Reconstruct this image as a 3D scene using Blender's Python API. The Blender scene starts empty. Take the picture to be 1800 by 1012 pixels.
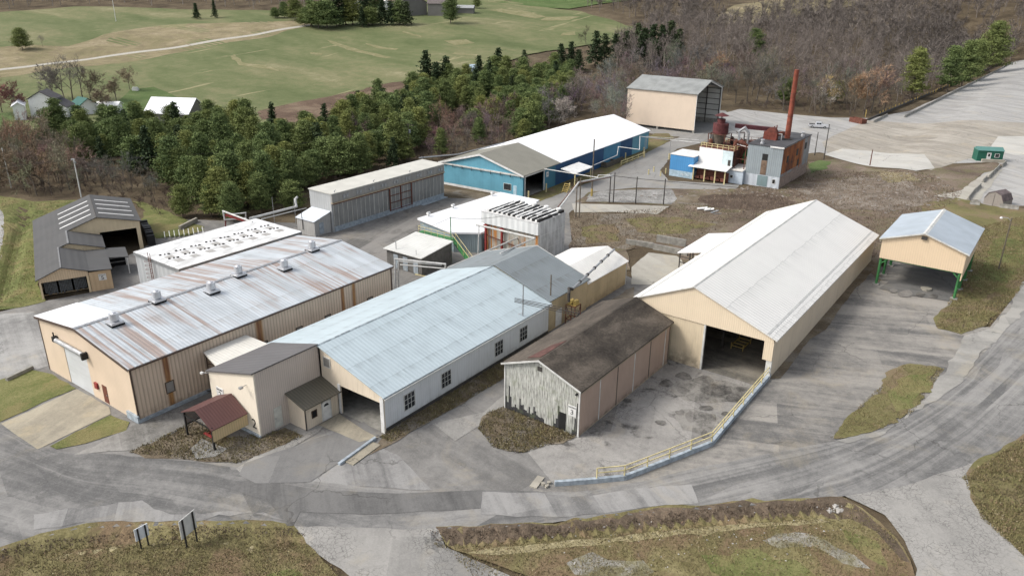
import bpy, bmesh, math, random
import numpy as np
from mathutils import Vector, Matrix
random.seed(7); rng = np.random.default_rng(7)
R_ = math.radians
S = bpy.context.scene
C = S.collection
# ---------------------------------------------------------------- camera
# World frame: +Y runs along the long sides of the sheds, +X across them, Z up.
FPX, TH, RO, AZ, HC = 1361.6, .38355, .01017, .62983, 43.0
Fw = Vector((-math.sin(AZ), math.cos(AZ), 0)); Rt0 = Vector((math.cos(AZ), math.sin(AZ), 0)); Zv = Vector((0, 0, 1))
fwd = math.cos(TH)*Fw - math.sin(TH)*Zv
dn0 = -math.sin(TH)*Fw - math.cos(TH)*Zv
rgt = math.cos(RO)*Rt0 - math.sin(RO)*dn0
dwn = math.sin(RO)*Rt0 + math.cos(RO)*dn0
cam = bpy.data.cameras.new('camera'); camo = bpy.data.objects.new('camera', cam); C.objects.link(camo)
M3 = Matrix((rgt, -dwn, -fwd)).transposed()
camo.matrix_world = Matrix.Translation((0, 0, HC)) @ M3.to_4x4()
cam.sensor_width = 36; cam.sensor_fit = 'HORIZONTAL'; cam.lens = 36*FPX/1800; cam.clip_start = 1; cam.clip_end = 6000
S.camera = camo
# ---------------------------------------------------------------- light
SUN_EL = R_(46)
sd = (-1.0*Rt0 - .12*Fw).normalized()*math.cos(SUN_EL) + Zv*math.sin(SUN_EL)
w = bpy.data.worlds.new('World'); S.world = w; w.use_nodes = True
nt = w.node_tree; bgn = nt.nodes['Background']; sky = nt.nodes.new('ShaderNodeTexSky')
sky.sky_type = 'NISHITA'; sky.sun_disc = False; sky.sun_elevation = SUN_EL; sky.sun_rotation = math.atan2(sd.x, sd.y)
sky.dust_density = 4.0; sky.air_density = 1.0; sky.ozone_density = 1.0
hs = nt.nodes.new('ShaderNodeHueSaturation'); hs.inputs['Saturation'].default_value = .38
nt.links.new(sky.outputs[0], hs.inputs['Color']); nt.links.new(hs.outputs[0], bgn.inputs[0]); bgn.inputs[1].default_value = .15
sl = bpy.data.lights.new('sun', 'SUN'); sl.energy = 1.3; sl.angle = R_(14); sl.color = (1, .95, .88)
so = bpy.data.objects.new('sun', sl); C.objects.link(so); so.rotation_euler = sd.to_track_quat('Z', 'Y').to_euler()
S.view_settings.view_transform = 'Standard'; S.view_settings.look = 'None'; S.view_settings.gamma = 1; S.view_settings.exposure = 0.66
S.cycles.max_bounces = 5; S.cycles.diffuse_bounces = 3; S.cycles.transparent_max_bounces = 4

# ---------------------------------------------------------------- terrain height
def ss(x): x = np.clip(x, 0, 1); return x*x*(3-2*x)
def seglist(x, y, pts):
    d = np.full(np.shape(x), 1e9)
    for (ax, ay), (bx, by) in zip(pts[:-1], pts[1:]):
        L = (bx-ax)**2+(by-ay)**2
        t = np.clip(((x-ax)*(bx-ax)+(y-ay)*(by-ay))/L, 0, 1)
        d = np.minimum(d, np.hypot(x-ax-t*(bx-ax), y-ay-t*(by-ay)))
    return d
def smooth_g(x, y):
    x = np.asarray(x, float); y = np.asarray(y, float)
    ox = y*math.sin(AZ)+x*math.cos(AZ); F = y*math.cos(AZ)-x*math.sin(AZ)
    R = 1.3*ss((ox-4)/27) + .03*np.clip(ox-30, 0, 30)
    R = R*ss((x+48)/22)*(1-.9*ss((y-150)/60)*ss((-30-x)/20))
    t = np.clip(F-250, 0, None)
    h = np.where(t < 60, .11*t*t/120, .11*(t-30)) ; h = np.where(F > 700, .11*420+.05*(F-700), h)
    h = np.minimum(h, 75)
    m = ss((-56-x)/45)
    m = np.maximum(m, ss((y-545)/80))
    h = h*m
    h = h + (.25*np.sin(x*.21+1)*np.sin(y*.17)+.9*np.sin(x*.045+2)*np.sin(y*.038+1))*ss((F-270)/80)*m
    return R+h
DITCH = []
LX = sorted(set(list(np.arange(-1600, -260, 40.))+list(np.arange(-260, -150, 5.))+list(np.arange(-150, -84, 1.5))+list(np.arange(-84, 6, .75))+list(np.arange(6, 40, 1.5))+list(np.arange(40, 120, 5.))+list(np.arange(120, 1600, 40.))))
LY = sorted(set(list(np.arange(-600, 0, 40.))+list(np.arange(0, 15, 1.5))+list(np.arange(15, 75, .75))+list(np.arange(75, 110, 1.5))+list(np.arange(111, 300, 3.))+list(np.arange(300, 600, 8.))+list(np.arange(600, 2000, 40.))))
LX = np.array(LX); LY = np.array(LY)
def raw_g(x, y):
    z = smooth_g(x, y)
    for pts, wd, dp in DITCH:
        d = seglist(x, y, pts)
        z = z - dp*ss(1-d/wd)
    return z
GX, GY = np.meshgrid(LX, LY); GZ = None
def g(x, y):
    """ground height: bilinear over the lattice, so every sheet laid on it fits"""
    if GZ is None: return raw_g(x, y)
    x = np.asarray(x, float); y = np.asarray(y, float)
    i = np.clip(np.searchsorted(LX, x, side='right')-1, 0, len(LX)-2); j = np.clip(np.searchsorted(LY, y, side='right')-1, 0, len(LY)-2)
    fx = np.clip((x-LX[i])/(LX[i+1]-LX[i]), 0, 1); fy = np.clip((y-LY[j])/(LY[j+1]-LY[j]), 0, 1)
    return GZ[j, i]*(1-fx)*(1-fy)+GZ[j, i+1]*fx*(1-fy)+GZ[j+1, i]*(1-fx)*fy+GZ[j+1, i+1]*fx*fy
def gf(x, y): return float(g(x, y))
def ray(px, py): return (fwd + ((px-900)/FPX)*rgt + ((py-506)/FPX)*dwn)
def at(px, py, z=None):
    """where the line of sight through a photo pixel meets the ground (or height z)"""
    d = ray(px, py)
    if z is not None:
        t = (z-HC)/d.z; return (d.x*t, d.y*t)
    ts = np.concatenate([np.arange(40, 400, 1.), np.arange(400, 1500, 3.)])
    X = d.x*ts; Y = d.y*ts; Z = HC+d.z*ts
    k = np.argmax(Z < g(X, Y))
    if k == 0: k = len(ts)-1
    lo, hi = ts[k-1], ts[k]
    for _ in range(14):
        m = (lo+hi)/2
        if HC+d.z*m < gf(d.x*m, d.y*m): hi = m
        else: lo = m
    return (d.x*hi, d.y*hi)
def ats(*p): return [at(*q) for q in p]
DITCH.append((ats((775, 948), (900, 945), (1000, 934), (1150, 922), (1300, 909), (1400, 902), (1478, 900)), 1.25, .6))
DITCH.append((ats((-120, 1010), (0, 990), (120, 955), (250, 942), (420, 942), (520, 950)), 1.3, .4))
DITCH.append((ats((40, 372), (44, 385), (30, 420), (22, 460), (8, 505), (-10, 530)), 1.8, .8))
GZ = raw_g(GX, GY)

# ---------------------------------------------------------------- tagging and mesh helpers
def tag(o, label=None, cat=None, group=None, kind=None):
    if label: o['label'] = label
    if cat: o['category'] = cat
    if group: o['group'] = group
    if kind: o['kind'] = kind
    return o
def thing(name, label, cat, loc=(0, 0, 0), rz=0, group=None):
    o = bpy.data.objects.new(name, None); C.objects.link(o); o.location = loc; o.rotation_euler = (0, 0, rz)
    return tag(o, label, cat, group)
def mesh_obj(name, verts, faces, mats, parent=None, mi=None, smooth=False):
    me = bpy.data.meshes.new(name); me.from_pydata([tuple(v) for v in verts], [], faces)
    for m in (mats if isinstance(mats, (list, tuple)) else [mats]): me.materials.append(m)
    if mi: me.polygons.foreach_set('material_index', mi)
    if smooth: me.polygons.foreach_set('use_smooth', [True]*len(faces))
    me.update()
    o = bpy.data.objects.new(name, me); C.objects.link(o)
    if parent: o.parent = parent
    return o
class MB:
    def __init__(s): s.v = []; s.f = []; s.m = []; s.cur = 0
    def add(s, vs, fs):
        b = len(s.v); s.v += [tuple(v) for v in vs]; s.f += [tuple(i+b for i in f) for f in fs]; s.m += [s.cur]*len(fs); return s
    def box(s, x0, x1, y0, y1, z0, z1):
        return s.add([(x0, y0, z0), (x1, y0, z0), (x1, y1, z0), (x0, y1, z0), (x0, y0, z1), (x1, y0, z1), (x1, y1, z1), (x0, y1, z1)],
                     [(0, 3, 2, 1), (4, 5, 6, 7), (0, 1, 5, 4), (1, 2, 6, 5), (2, 3, 7, 6), (3, 0, 4, 7)])
    def prism(s, pts, d):
        """extrude the planar polygon pts by vector d"""
        n = len(pts); p = [Vector(q) for q in pts]; d = Vector(d)
        nn = Vector((0, 0, 0))
        for i in range(n): nn += p[i].cross(p[(i+1) % n])
        if nn.dot(d) > 0: p = p[::-1]
        return s.add(p+[q+d for q in p], [tuple(range(n)), tuple(range(2*n-1, n-1, -1))]+[(i, i+n, (i+1) % n+n, (i+1) % n) for i in range(n)])
    def slab(s, pts, t):
        """roof slab: quad top surface pts, thickness t downwards"""
        return s.prism(pts, (0, 0, -t))
    def tube(s, a, b, r, r2=None, n=8, caps=True):
        a = Vector(a); b = Vector(b); r2 = r if r2 is None else r2; d = (b-a).normalized()
        u = d.orthogonal().normalized(); w_ = d.cross(u)
        vs = [a+(u*math.cos(2*math.pi*i/n)+w_*math.sin(2*math.pi*i/n))*r for i in range(n)]+[b+(u*math.cos(2*math.pi*i/n)+w_*math.sin(2*math.pi*i/n))*r2 for i in range(n)]
        fs = [(i, (i+1) % n, (i+1) % n+n, i+n) for i in range(n)]
        if caps: fs += [tuple(range(n-1, -1, -1)), tuple(range(n, 2*n))]
        return s.add(vs, fs)
    def path(s, pts, r, n=6):
        for a, b in zip(pts[:-1], pts[1:]):
            d = (Vector(b)-Vector(a)).normalized()*r*.6
            s.tube(Vector(a)-d, Vector(b)+d, r, n=n)
        return s
    def beam(s, a, b, w_, h):
        """square bar between two points"""
        a = Vector(a); b = Vector(b); d = (b-a).normalized()
        u = d.cross(Zv);
        if u.length < .01: u = Vector((1, 0, 0))
        u.normalize(); v = u.cross(d)
        q = [u*w_/2+v*h/2, -u*w_/2+v*h/2, -u*w_/2-v*h/2, u*w_/2-v*h/2]
        return s.add([a+x for x in q]+[b+x for x in q], [(0, 1, 5, 4), (1, 2, 6, 5), (2, 3, 7, 6), (3, 0, 4, 7), (3, 2, 1, 0), (4, 5, 6, 7)])
    def build(s, name, mats, parent=None, smooth=False):
        return mesh_obj(name, s.v, s.f, mats, parent, s.m, smooth)
def solo(mb, name, mat, label, cat, group=None, smooth=False):
    return tag(mb.build(name, mat, None, smooth), label, cat, group)
def copy_tree(o, parent=None):
    c = o.copy(); C.objects.link(c)
    if parent: c.parent = parent
    for ch in list(o.children): copy_tree(ch, c)
    return c

# ---------------------------------------------------------------- material helpers
class NT:
    def __init__(s, name):
        s.mat = bpy.data.materials.new(name); s.mat.use_nodes = True; s.t = s.mat.node_tree; s.n = s.t.nodes
        s.b = s.n['Principled BSDF']; s.tc = s.n.new('ShaderNodeTexCoord')
    def link(s, a, b):
        s.t.links.new(a, b)
    def put(s, inp, v):
        if hasattr(v, 'is_output'): s.link(v, inp)
        elif isinstance(v, (tuple, list)) and len(v) == 3 and inp.type == 'RGBA': inp.default_value = (*v, 1)
        else: inp.default_value = v
    def vec(s, src=None, scale=(1, 1, 1), rot=(0, 0, 0), loc=(0, 0, 0)):
        m = s.n.new('ShaderNodeMapping'); s.link(src or s.tc.outputs['Object'], m.inputs[0])
        m.inputs['Location'].default_value = loc; m.inputs['Rotation'].default_value = rot; m.inputs['Scale'].default_value = scale
        return m.outputs[0]
    def noise(s, scale, detail=4, vec=None, rough=.55, dist=0):
        x = s.n.new('ShaderNodeTexNoise'); s.link(vec or s.tc.outputs['Object'], x.inputs['Vector'])
        x.inputs['Scale'].default_value = scale; x.inputs['Detail'].default_value = detail; x.inputs['Roughness'].default_value = rough; x.inputs['Distortion'].default_value = dist
        return x.outputs[0]
    def voro(s, scale, vec=None, feat='DISTANCE_TO_EDGE', rand=1):
        x = s.n.new('ShaderNodeTexVoronoi'); x.feature = feat; s.link(vec or s.tc.outputs['Object'], x.inputs['Vector'])
        x.inputs['Scale'].default_value = scale; x.inputs['Randomness'].default_value = rand
        return x.outputs['Distance']
    def ramp(s, v, *st):
        x = s.n.new('ShaderNodeValToRGB'); s.link(v, x.inputs[0]); e = x.color_ramp.elements
        while len(e) < len(st): e.new(.5)
        for k, (p, c) in enumerate(st):
            e[k].position = p; e[k].color = (*c, 1) if isinstance(c, (tuple, list)) else (c, c, c, 1)
        return x.outputs[0]
    def mr(s, v, a, b, c=0., d=1.):
        x = s.n.new('ShaderNodeMapRange'); s.link(v, x.inputs[0]); x.inputs[1].default_value = a; x.inputs[2].default_value = b; x.inputs[3].default_value = c; x.inputs[4].default_value = d
        x.interpolation_type = 'SMOOTHSTEP'
        return x.outputs[0]
    def mix(s, f, a, b, mode='MIX'):
        x = s.n.new('ShaderNodeMix'); x.data_type = 'RGBA'; x.blend_type = mode
        s.put(x.inputs[0], f); s.put(x.inputs[6], a); s.put(x.inputs[7], b); return x.outputs[2]
    def ma(s, op, a, b=0.):
        x = s.n.new('ShaderNodeMath'); x.operation = op; s.put(x.inputs[0], a); s.put(x.inputs[1], b); return x.outputs[0]
    def xyz(s, src=None):
        x = s.n.new('ShaderNodeSeparateXYZ'); s.link(src or s.tc.outputs['Object'], x.inputs[0]); return x.outputs
    def comb(s, x_, y_, z_):
        x = s.n.new('ShaderNodeCombineXYZ')
        for i, v in enumerate((x_, y_, z_)): s.put(x.inputs[i], v)
        return x.outputs[0]
    def attr(s, name):
        x = s.n.new('ShaderNodeAttribute'); x.attribute_name = name; return x.outputs
    def white(s, v):
        x = s.n.new('ShaderNodeTexWhiteNoise'); x.noise_dimensions = '1D'; s.put(x.inputs['W'], v); return x.outputs['Value']
    def objinfo(s):
        return s.n.new('ShaderNodeObjectInfo').outputs
    def bump(s, h, dist=.05, strength=1.):
        x = s.n.new('ShaderNodeBump'); s.link(h, x.inputs['Height']); x.inputs['Distance'].default_value = dist; x.inputs['Strength'].default_value = strength
        s.link(x.outputs[0], s.b.inputs['Normal']); return s
    def out(s, col, rough=.8, metal=0., spec=.3):
        s.put(s.b.inputs['Base Color'], col); s.put(s.b.inputs['Roughness'], rough); s.b.inputs['Metallic'].default_value = metal
        s.b.inputs['Specular IOR Level'].default_value = spec
        return s.mat

def plain(name, col, rough=.7, metal=0., var=.25, scale=1.5, spec=.3):
    n = NT(name); v = n.noise(scale, 5); f = n.mr(v, .3, .7)
    d = tuple(c*(1-var) for c in col)
    return n.out(n.mix(f, d, col), rough, metal, spec)
def siding(name, col, pitch=.3, rib=.25, axis='s', rust=0., rustcol=(.22, .09, .035), dirt=.25, base=0., rough=.55, spec=.3, dirtcol=(.09, .07, .05), blotch=.12, metal=0., panel=0., bump=.03, stripes=(), lap=0.):
    """ribbed sheet metal; axis 's' = upright walls, 'y' or 'x' = roofs with ribs at constant y or x"""
    n = NT(name); o = n.xyz()
    s_ = {'s': n.ma('ADD', o[0], o[1]), 'y': o[1], 'x': o[0], 'z': o[2]}[axis]
    along = {'s': o[2], 'y': o[0], 'x': o[1], 'z': n.ma('ADD', o[0], o[1])}[axis]
    wv = n.ma('SINE', n.ma('MULTIPLY', s_, 2*math.pi/pitch))
    ribm = n.mr(wv, .2, .9)
    c = n.mix(n.mr(n.noise(.35, 4), .35, .7), col, tuple(k*(1-blotch) for k in col))
    if panel:
        pn = n.white(n.ma('FLOOR', n.ma('MULTIPLY', s_, 1/.95)))
        c = n.mix(n.ma('MULTIPLY', pn, panel), c, tuple(k*.55 for k in col))
    c = n.mix(n.ma('MULTIPLY', ribm, rib), c, tuple(k*.55 for k in col))
    sv = n.comb(n.ma('MULTIPLY', s_, 2.2), n.ma('MULTIPLY', along, .16), 0.)
    st = n.noise(1., 6, sv, .65)
    c = n.mix(n.ma('MULTIPLY', n.mr(st, .48, .78), dirt), c, dirtcol)
    if lap:
        lf = n.ma('FRACT', n.ma('ADD', n.ma('MULTIPLY', along, 1/lap), n.ma('MULTIPLY', n.white(n.ma('FLOOR', n.ma('MULTIPLY', s_, 1/.95))), .03)))
        c = n.mix(n.ma('MULTIPLY', n.mr(lf, .03, .0), .45), c, tuple(k*.5 for k in col))
        c = n.mix(n.ma('MULTIPLY', n.ma('MULTIPLY', n.mr(lf, .35, .0), n.mr(st, .42, .62)), .35), c, tuple(k*.7 for k in dirtcol))
    if rust:
        big = n.noise(1., 3, n.comb(n.ma('MULTIPLY', s_, .22), n.ma('MULTIPLY', along, .05), 3.), .6)
        pr = n.white(n.ma('FLOOR', n.ma('MULTIPLY', s_, 1/.24)))
        m = n.ma('MULTIPLY', n.mr(big, .44, .56), n.mr(n.ma('ADD', n.ma('MULTIPLY', pr, .6), n.ma('MULTIPLY', st, .8)), .55, .85))
        c = n.mix(n.ma('MULTIPLY', m, rust), c, rustcol)
    for (cy, hw) in stripes:
        dd = n.ma('ABSOLUTE', n.ma('SUBTRACT', o[1], cy)); c = n.mix(n.ma('MULTIPLY', n.mr(n.ma('ADD', dd, n.ma('MULTIPLY', st, hw*.8)), hw*1.4, hw*.7), .9), c, n.mix(n.mr(st, .4, .65), (.17, .06, .02), (.42, .22, .06)))
    if base:
        c = n.mix(n.ma('MULTIPLY', n.ma('MULTIPLY', n.mr(o[2], base, .0), n.mr(n.noise(1.3, 4), .3, .7)), .75), c, dirtcol)
    n.bump(wv, pitch*bump)
    return n.out(c, rough, metal, spec)

# ground materials
def asphalt(name, light=(.21, .205, .195), dark=(.105, .104, .102), dirv=0., streak=1., crack=0., patch=1., uv=False, stain=0., crk=1.6, speck=.2, cells=.5, mott=1.):
    n = NT(name)
    co = n.tc.outputs['UV'] if uv else n.vec(rot=(0, 0, dirv))
    sv = n.vec(co, (.03, .38, 1)); sv2 = n.vec(co, (.06, 1.3, 1))
    a = n.noise(1, 5, sv, .6, .6); b = n.noise(1, 6, sv2, .75, 1.2); c = n.noise(.11, 6, None, .65, .5); d = n.noise(.9, 8, None, .8, .3)
    t = n.ma('ADD', n.ma('MULTIPLY', a, streak*.9), n.ma('MULTIPLY', b, streak*.4))
    t = n.ma('ADD', t, n.ma('MULTIPLY', c, patch*.9)); t = n.ma('ADD', t, n.ma('MULTIPLY', d, .8*mott))
    tot = .5*(streak*1.3+patch*.9+.8*mott)
    # rectangular repair patches, each with its own tone
    if cells:
        br = n.n.new('ShaderNodeTexBrick'); n.link(n.vec(co, (.11, .2, 1), loc=(3.1, .7, 0)), br.inputs['Vector']); br.inputs['Scale'].default_value = 1.; br.inputs['Mortar Size'].default_value = .0; br.inputs['Color1'].default_value = (0, 0, 0, 1); br.inputs['Color2'].default_value = (1, 1, 1, 1); br.inputs['Brick Width'].default_value = 1.3; br.inputs['Row Height'].default_value = .8; br.offset = .37
        bc = n.xyz(br.outputs['Color'])[0]
        t = n.ma('ADD', t, n.ma('MULTIPLY', n.ma('MULTIPLY', n.ma('SUBTRACT', bc, .5), n.mr(n.noise(.05, 2, n.vec(loc=(5, 5, 5))), .42, .58)), cells*.8))
    f = n.mr(t, tot-.33, tot+.33)
    col = n.mix(f, dark, light)
    fine = n.noise(7, 5, None, .8)
    col = n.mix(n.ma('MULTIPLY', n.mr(fine, .5, .75), speck*1.6), col, tuple(k*1.4 for k in light))
    col = n.mix(n.ma('MULTIPLY', n.mr(fine, .48, .28), speck*1.6), col, tuple(k*.55 for k in dark))
    # warm dust in the low spots
    col = n.mix(n.ma('MULTIPLY', n.mr(n.noise(.19, 6, n.vec(loc=(2, 9, 4)), .7, .6), .52, .7), .35), col, (light[0]*1.15, light[1]*1.05, light[2]*.85))
    dv = n.n.new('ShaderNodeVectorMath'); dv.operation = 'ADD'
    nz = n.n.new('ShaderNodeTexNoise'); nz.inputs['Scale'].default_value = 1.1; nz.inputs['Detail'].default_value = 3; n.link(n.tc.outputs['Object'], nz.inputs['Vector'])
    mm = n.n.new('ShaderNodeVectorMath'); mm.operation = 'SCALE'; n.link(nz.outputs['Color'], mm.inputs[0]); mm.inputs['Scale'].default_value = 1.1
    n.link(n.tc.outputs['Object'], dv.inputs[0]); n.link(mm.outputs[0], dv.inputs[1])
    big = n.voro(.12, dv.outputs[0])
    cm = n.ma('MULTIPLY', n.ma('MULTIPLY', n.mr(big, .009, .002), n.mr(n.noise(.09, 3), .46, .6)), .5)
    if crack:
        sm = n.voro(crk, dv.outputs[0])
        cm2 = n.ma('MULTIPLY', n.mr(sm, .075, .01), n.ma('MULTIPLY', n.mr(n.noise(.16, 5, None, .65, .3), .66-.16*crack, .80-.14*crack), .52))
        cm = n.ma('MAXIMUM', cm, cm2)
    col = n.mix(cm, col, (.05, .048, .044))
    if stain:
        stn = n.mr(n.noise(.26, 5, None, .6, .5), .56, .68)
        col = n.mix(n.ma('MULTIPLY', stn, stain), col, (.035, .033, .031))
    n.bump(n.noise(6, 5), .02, .6)
    return n.out(col, .92, 0, .15)
def weeds(name, cols, scale=.25, leaf=.5, leafcol=(.16, .105, .065), light=(.22, .2, .12), straw=0., strawcol=(.30, .25, .14)):
    """cols: three tones, low to high"""
    n = NT(name)
    a = n.noise(scale, 6, None, .65, .5); b = n.noise(2.6, 6, None, .75)
    t = n.ma('ADD', n.ma('MULTIPLY', a, .62), n.ma('MULTIPLY', b, .38))
    c = n.ramp(t, (.36, cols[0]), (.5, cols[1]), (.63, cols[2]))
    c = n.mix(n.ma('MULTIPLY', n.mr(n.noise(.22, 5, n.vec(loc=(31, 7, 2)), .6, .6), .46, .64), straw), c, strawcol)
    v = n.n.new('ShaderNodeTexVoronoi'); v.inputs['Scale'].default_value = 3.2; n.link(n.tc.outputs['Object'], v.inputs['Vector'])
    sp = n.ma('MULTIPLY', n.mr(v.outputs['Distance'], .28, .12), n.mr(n.noise(.4, 4), .42, .62))
    c = n.mix(n.ma('MULTIPLY', sp, leaf), c, leafcol)
    c = n.mix(n.ma('MULTIPLY', n.mr(n.noise(9, 4, None, .8), .52, .75), .5), c, light)
    c = n.mix(n.ma('MULTIPLY', n.mr(n.noise(5, 4, n.vec(loc=(9, 3, 1)), .8), .5, .72), .5), c, tuple(k*.5 for k in cols[0]))
    n.bump(n.noise(4, 6, None, .75), .2, .7)
    return n.out(c, .95, 0, .1)
# ================================================================ GROUND
def base_grid():
    nx, ny = len(LX), len(LY)
    pit = np.array(PIT)
    def inside(x, y, poly):
        r = np.zeros(x.shape, bool); n = len(poly)
        for i in range(n):
            x1, y1 = poly[i]; x2, y2 = poly[(i+1) % n]
            c = ((y1 > y) != (y2 > y)) & (x < (x2-x1)*(y-y1)/(y2-y1+1e-12)+x1)
            r ^= c
        return r
    Z = GZ.copy()
    m = (inside(GX, GY, pit) & (seglist(GX, GY, [PIT[-1], PIT[0]]) > 3)) | (seglist(GX, GY, PIT[:5]) < 2.2) & (seglist(GX, GY, [W0, (W0[0]+1, W0[1])]) > 2)
    Z[m] = np.minimum(Z[m], 0)-1.0
    fg = (GX > -160) & (GX < 45) & (GY > 5) & (GY < 112); Z[fg] -= .12
    Z[(GY*math.cos(AZ)-GX*math.sin(AZ)) > 255] -= .4
    V = np.stack([GX.ravel(), GY.ravel(), Z.ravel()], 1)
    idx = np.arange(nx*ny).reshape(ny, nx)
    F = np.stack([idx[:-1, :-1].ravel(), idx[:-1, 1:].ravel(), idx[1:, 1:].ravel(), idx[1:, :-1].ravel()], 1)
    return V, F
def np_mesh(name, V, F, mats, attrs=None):
    """fast mesh from numpy arrays; attrs: {name: per-face colour}"""
    me = bpy.data.meshes.new(name); k = F.shape[1]; n = len(F)
    me.vertices.add(len(V)); me.vertices.foreach_set('co', np.ascontiguousarray(V, np.float32).ravel())
    me.loops.add(n*k); me.loops.foreach_set('vertex_index', np.ascontiguousarray(F, np.int32).ravel())
    me.polygons.add(n); me.polygons.foreach_set('loop_start', np.arange(0, n*k, k, dtype=np.int32)); me.polygons.foreach_set('loop_total', np.full(n, k, np.int32))
    for m in (mats if isinstance(mats, (list, tuple)) else [mats]): me.materials.append(m)
    if attrs:
        for a, d in attrs.items():
            if a == 'mi': me.polygons.foreach_set('material_index', np.ascontiguousarray(d, np.int32)); continue
            at_ = me.attributes.new(a, 'FLOAT', 'FACE'); at_.data.foreach_set('value', np.ascontiguousarray(d, np.float32))
    me.update(calc_edges=True)
    return me
def link_mesh(name, me, parent=None):
    o = bpy.data.objects.new(name, me); C.objects.link(o)
    if parent: o.parent = parent
    return o

def jitter_poly(pts, step=.9, amp=.25, seed=1):
    out = []; r = random.Random(seed)
    n = len(pts)
    for i in range(n):
        a = Vector((*pts[i], 0)); b = Vector((*pts[(i+1) % n], 0)); L = (b-a).length; k = max(1, min(400, int(L/step)))
        d = (b-a)/max(L, 1e-6); nrm = Vector((-d.y, d.x, 0)); w1 = 0
        for j in range(k):
            q = a+(b-a)*j/k
            if 0 < j and amp:
                w1 = w1*.72+r.gauss(0, amp*.55); q = q+nrm*w1*min(1, j/3, (k-j)/3)
            out.append((q.x, q.y))
    return out
NSH = [0]
def sheet(name, pts, mat, level=1, amp=.25, step=.9, zf=None, flat=False, kind='structure', seed=None, label=None, cat=None):
    """ground surface laid on the terrain, level*12 mm above it, cut along the terrain lattice"""
    NSH[0] += 1
    pts = jitter_poly(pts, step, amp, seed if seed is not None else len(name)+int(abs(pts[0][0])*7))
    bm = bmesh.new(); vs = [bm.verts.new((x, y, 0)) for x, y in pts]
    try: bm.faces.new(vs)
    except Exception as e: print('sheet', name, e)
    bm.normal_update()
    x0 = min(p[0] for p in pts); x1 = max(p[0] for p in pts); y0 = min(p[1] for p in pts); y1 = max(p[1] for p in pts)
    if not flat:
        for c in LX[(LX > x0) & (LX < x1)]:
            bmesh.ops.bisect_plane(bm, geom=bm.verts[:]+bm.edges[:]+bm.faces[:], dist=1e-5, plane_co=(c, 0, 0), plane_no=(1, 0, 0))
        for c in LY[(LY > y0) & (LY < y1)]:
            bmesh.ops.bisect_plane(bm, geom=bm.verts[:]+bm.edges[:]+bm.faces[:], dist=1e-5, plane_co=(0, c, 0), plane_no=(0, 1, 0))
    bmesh.ops.triangulate(bm, faces=bm.faces[:])
    co = np.array([v.co[:] for v in bm.verts])
    z = (zf(co[:, 0], co[:, 1]) if zf else g(co[:, 0], co[:, 1])) + level*.02 + (NSH[0] % 30)*.0006
    for v, q in zip(bm.verts, z): v.co.z = q
    bm.normal_update()
    for f_ in bm.faces:
        if f_.normal.z < 0: f_.normal_flip()
    me = bpy.data.meshes.new(name); bm.to_mesh(me); bm.free(); me.materials.append(mat)
    o = bpy.data.objects.new(name, me); C.objects.link(o)
    return tag(o, label, cat, None, kind)
def strip(name, A, B, mat, level, n=160, m=10, edge=.12, v0=0.):
    """road strip between two pixel polylines, UV in metres"""
    def res(P):
        P = np.array(P); d = np.r_[0, np.cumsum(np.hypot(*np.diff(P, axis=0).T))]; t = np.linspace(0, d[-1], n)
        return np.stack([np.interp(t, d, P[:, 0]), np.interp(t, d, P[:, 1])], 1)
    a = res(A); b = res(B)
    for P in (a, b):
        for _ in range(3): P[1:-1] = (P[:-2]+2*P[1:-1]+P[2:])/4
    r = np.random.default_rng(3)
    a[:, 1] += np.convolve(r.normal(0, edge, n), np.ones(3)/2, 'same'); b[:, 1] += np.convolve(r.normal(0, edge, n), np.ones(3)/2, 'same')
    s_ = np.linspace(0, 1, m)
    P = a[:, None, :]*(1-s_)[None, :, None]+b[:, None, :]*s_[None, :, None]
    mid = (a+b)/2; L = np.r_[0, np.cumsum(np.hypot(*np.diff(mid, axis=0).T))]; W = np.hypot(*(a-b).T)
    Z = g(P[..., 0], P[..., 1])+level*.02
    V = np.concatenate([P, Z[..., None]], 2).reshape(-1, 3); idx = np.arange(n*m).reshape(n, m)
    F = np.stack([idx[:-1, :-1].ravel(), idx[:-1, 1:].ravel(), idx[1:, 1:].ravel(), idx[1:, :-1].ravel()], 1)
    me = np_mesh(name, V, F, mat); uv = me.uv_layers.new(name='UVMap')
    U = np.stack([np.repeat(L[:, None], m, 1), s_[None, :]*np.repeat(W[:, None], m, 1)+v0], 2).reshape(-1, 2)
    uv.data.foreach_set('uv', U[F.ravel()].astype(np.float32).ravel())
    return tag(link_mesh(name, me), kind='structure')

W0, W1, W2, W3 = at(975, 853), at(1097, 843), at(1250, 783), (-22.0, 79.6)
PIT = [W0, W1, W2, W3, (-22., 126.), (-41., 126.), (-41., 80.), (-44., 80.), (-44., 57.)]
M_ground = weeds('scrub_ground', ((.055, .042, .03), (.10, .077, .05), (.15, .12, .08)), .12)
V, F = base_grid()
tag(link_mesh('ground', np_mesh('ground', V, F, M_ground)), kind='structure')

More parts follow.
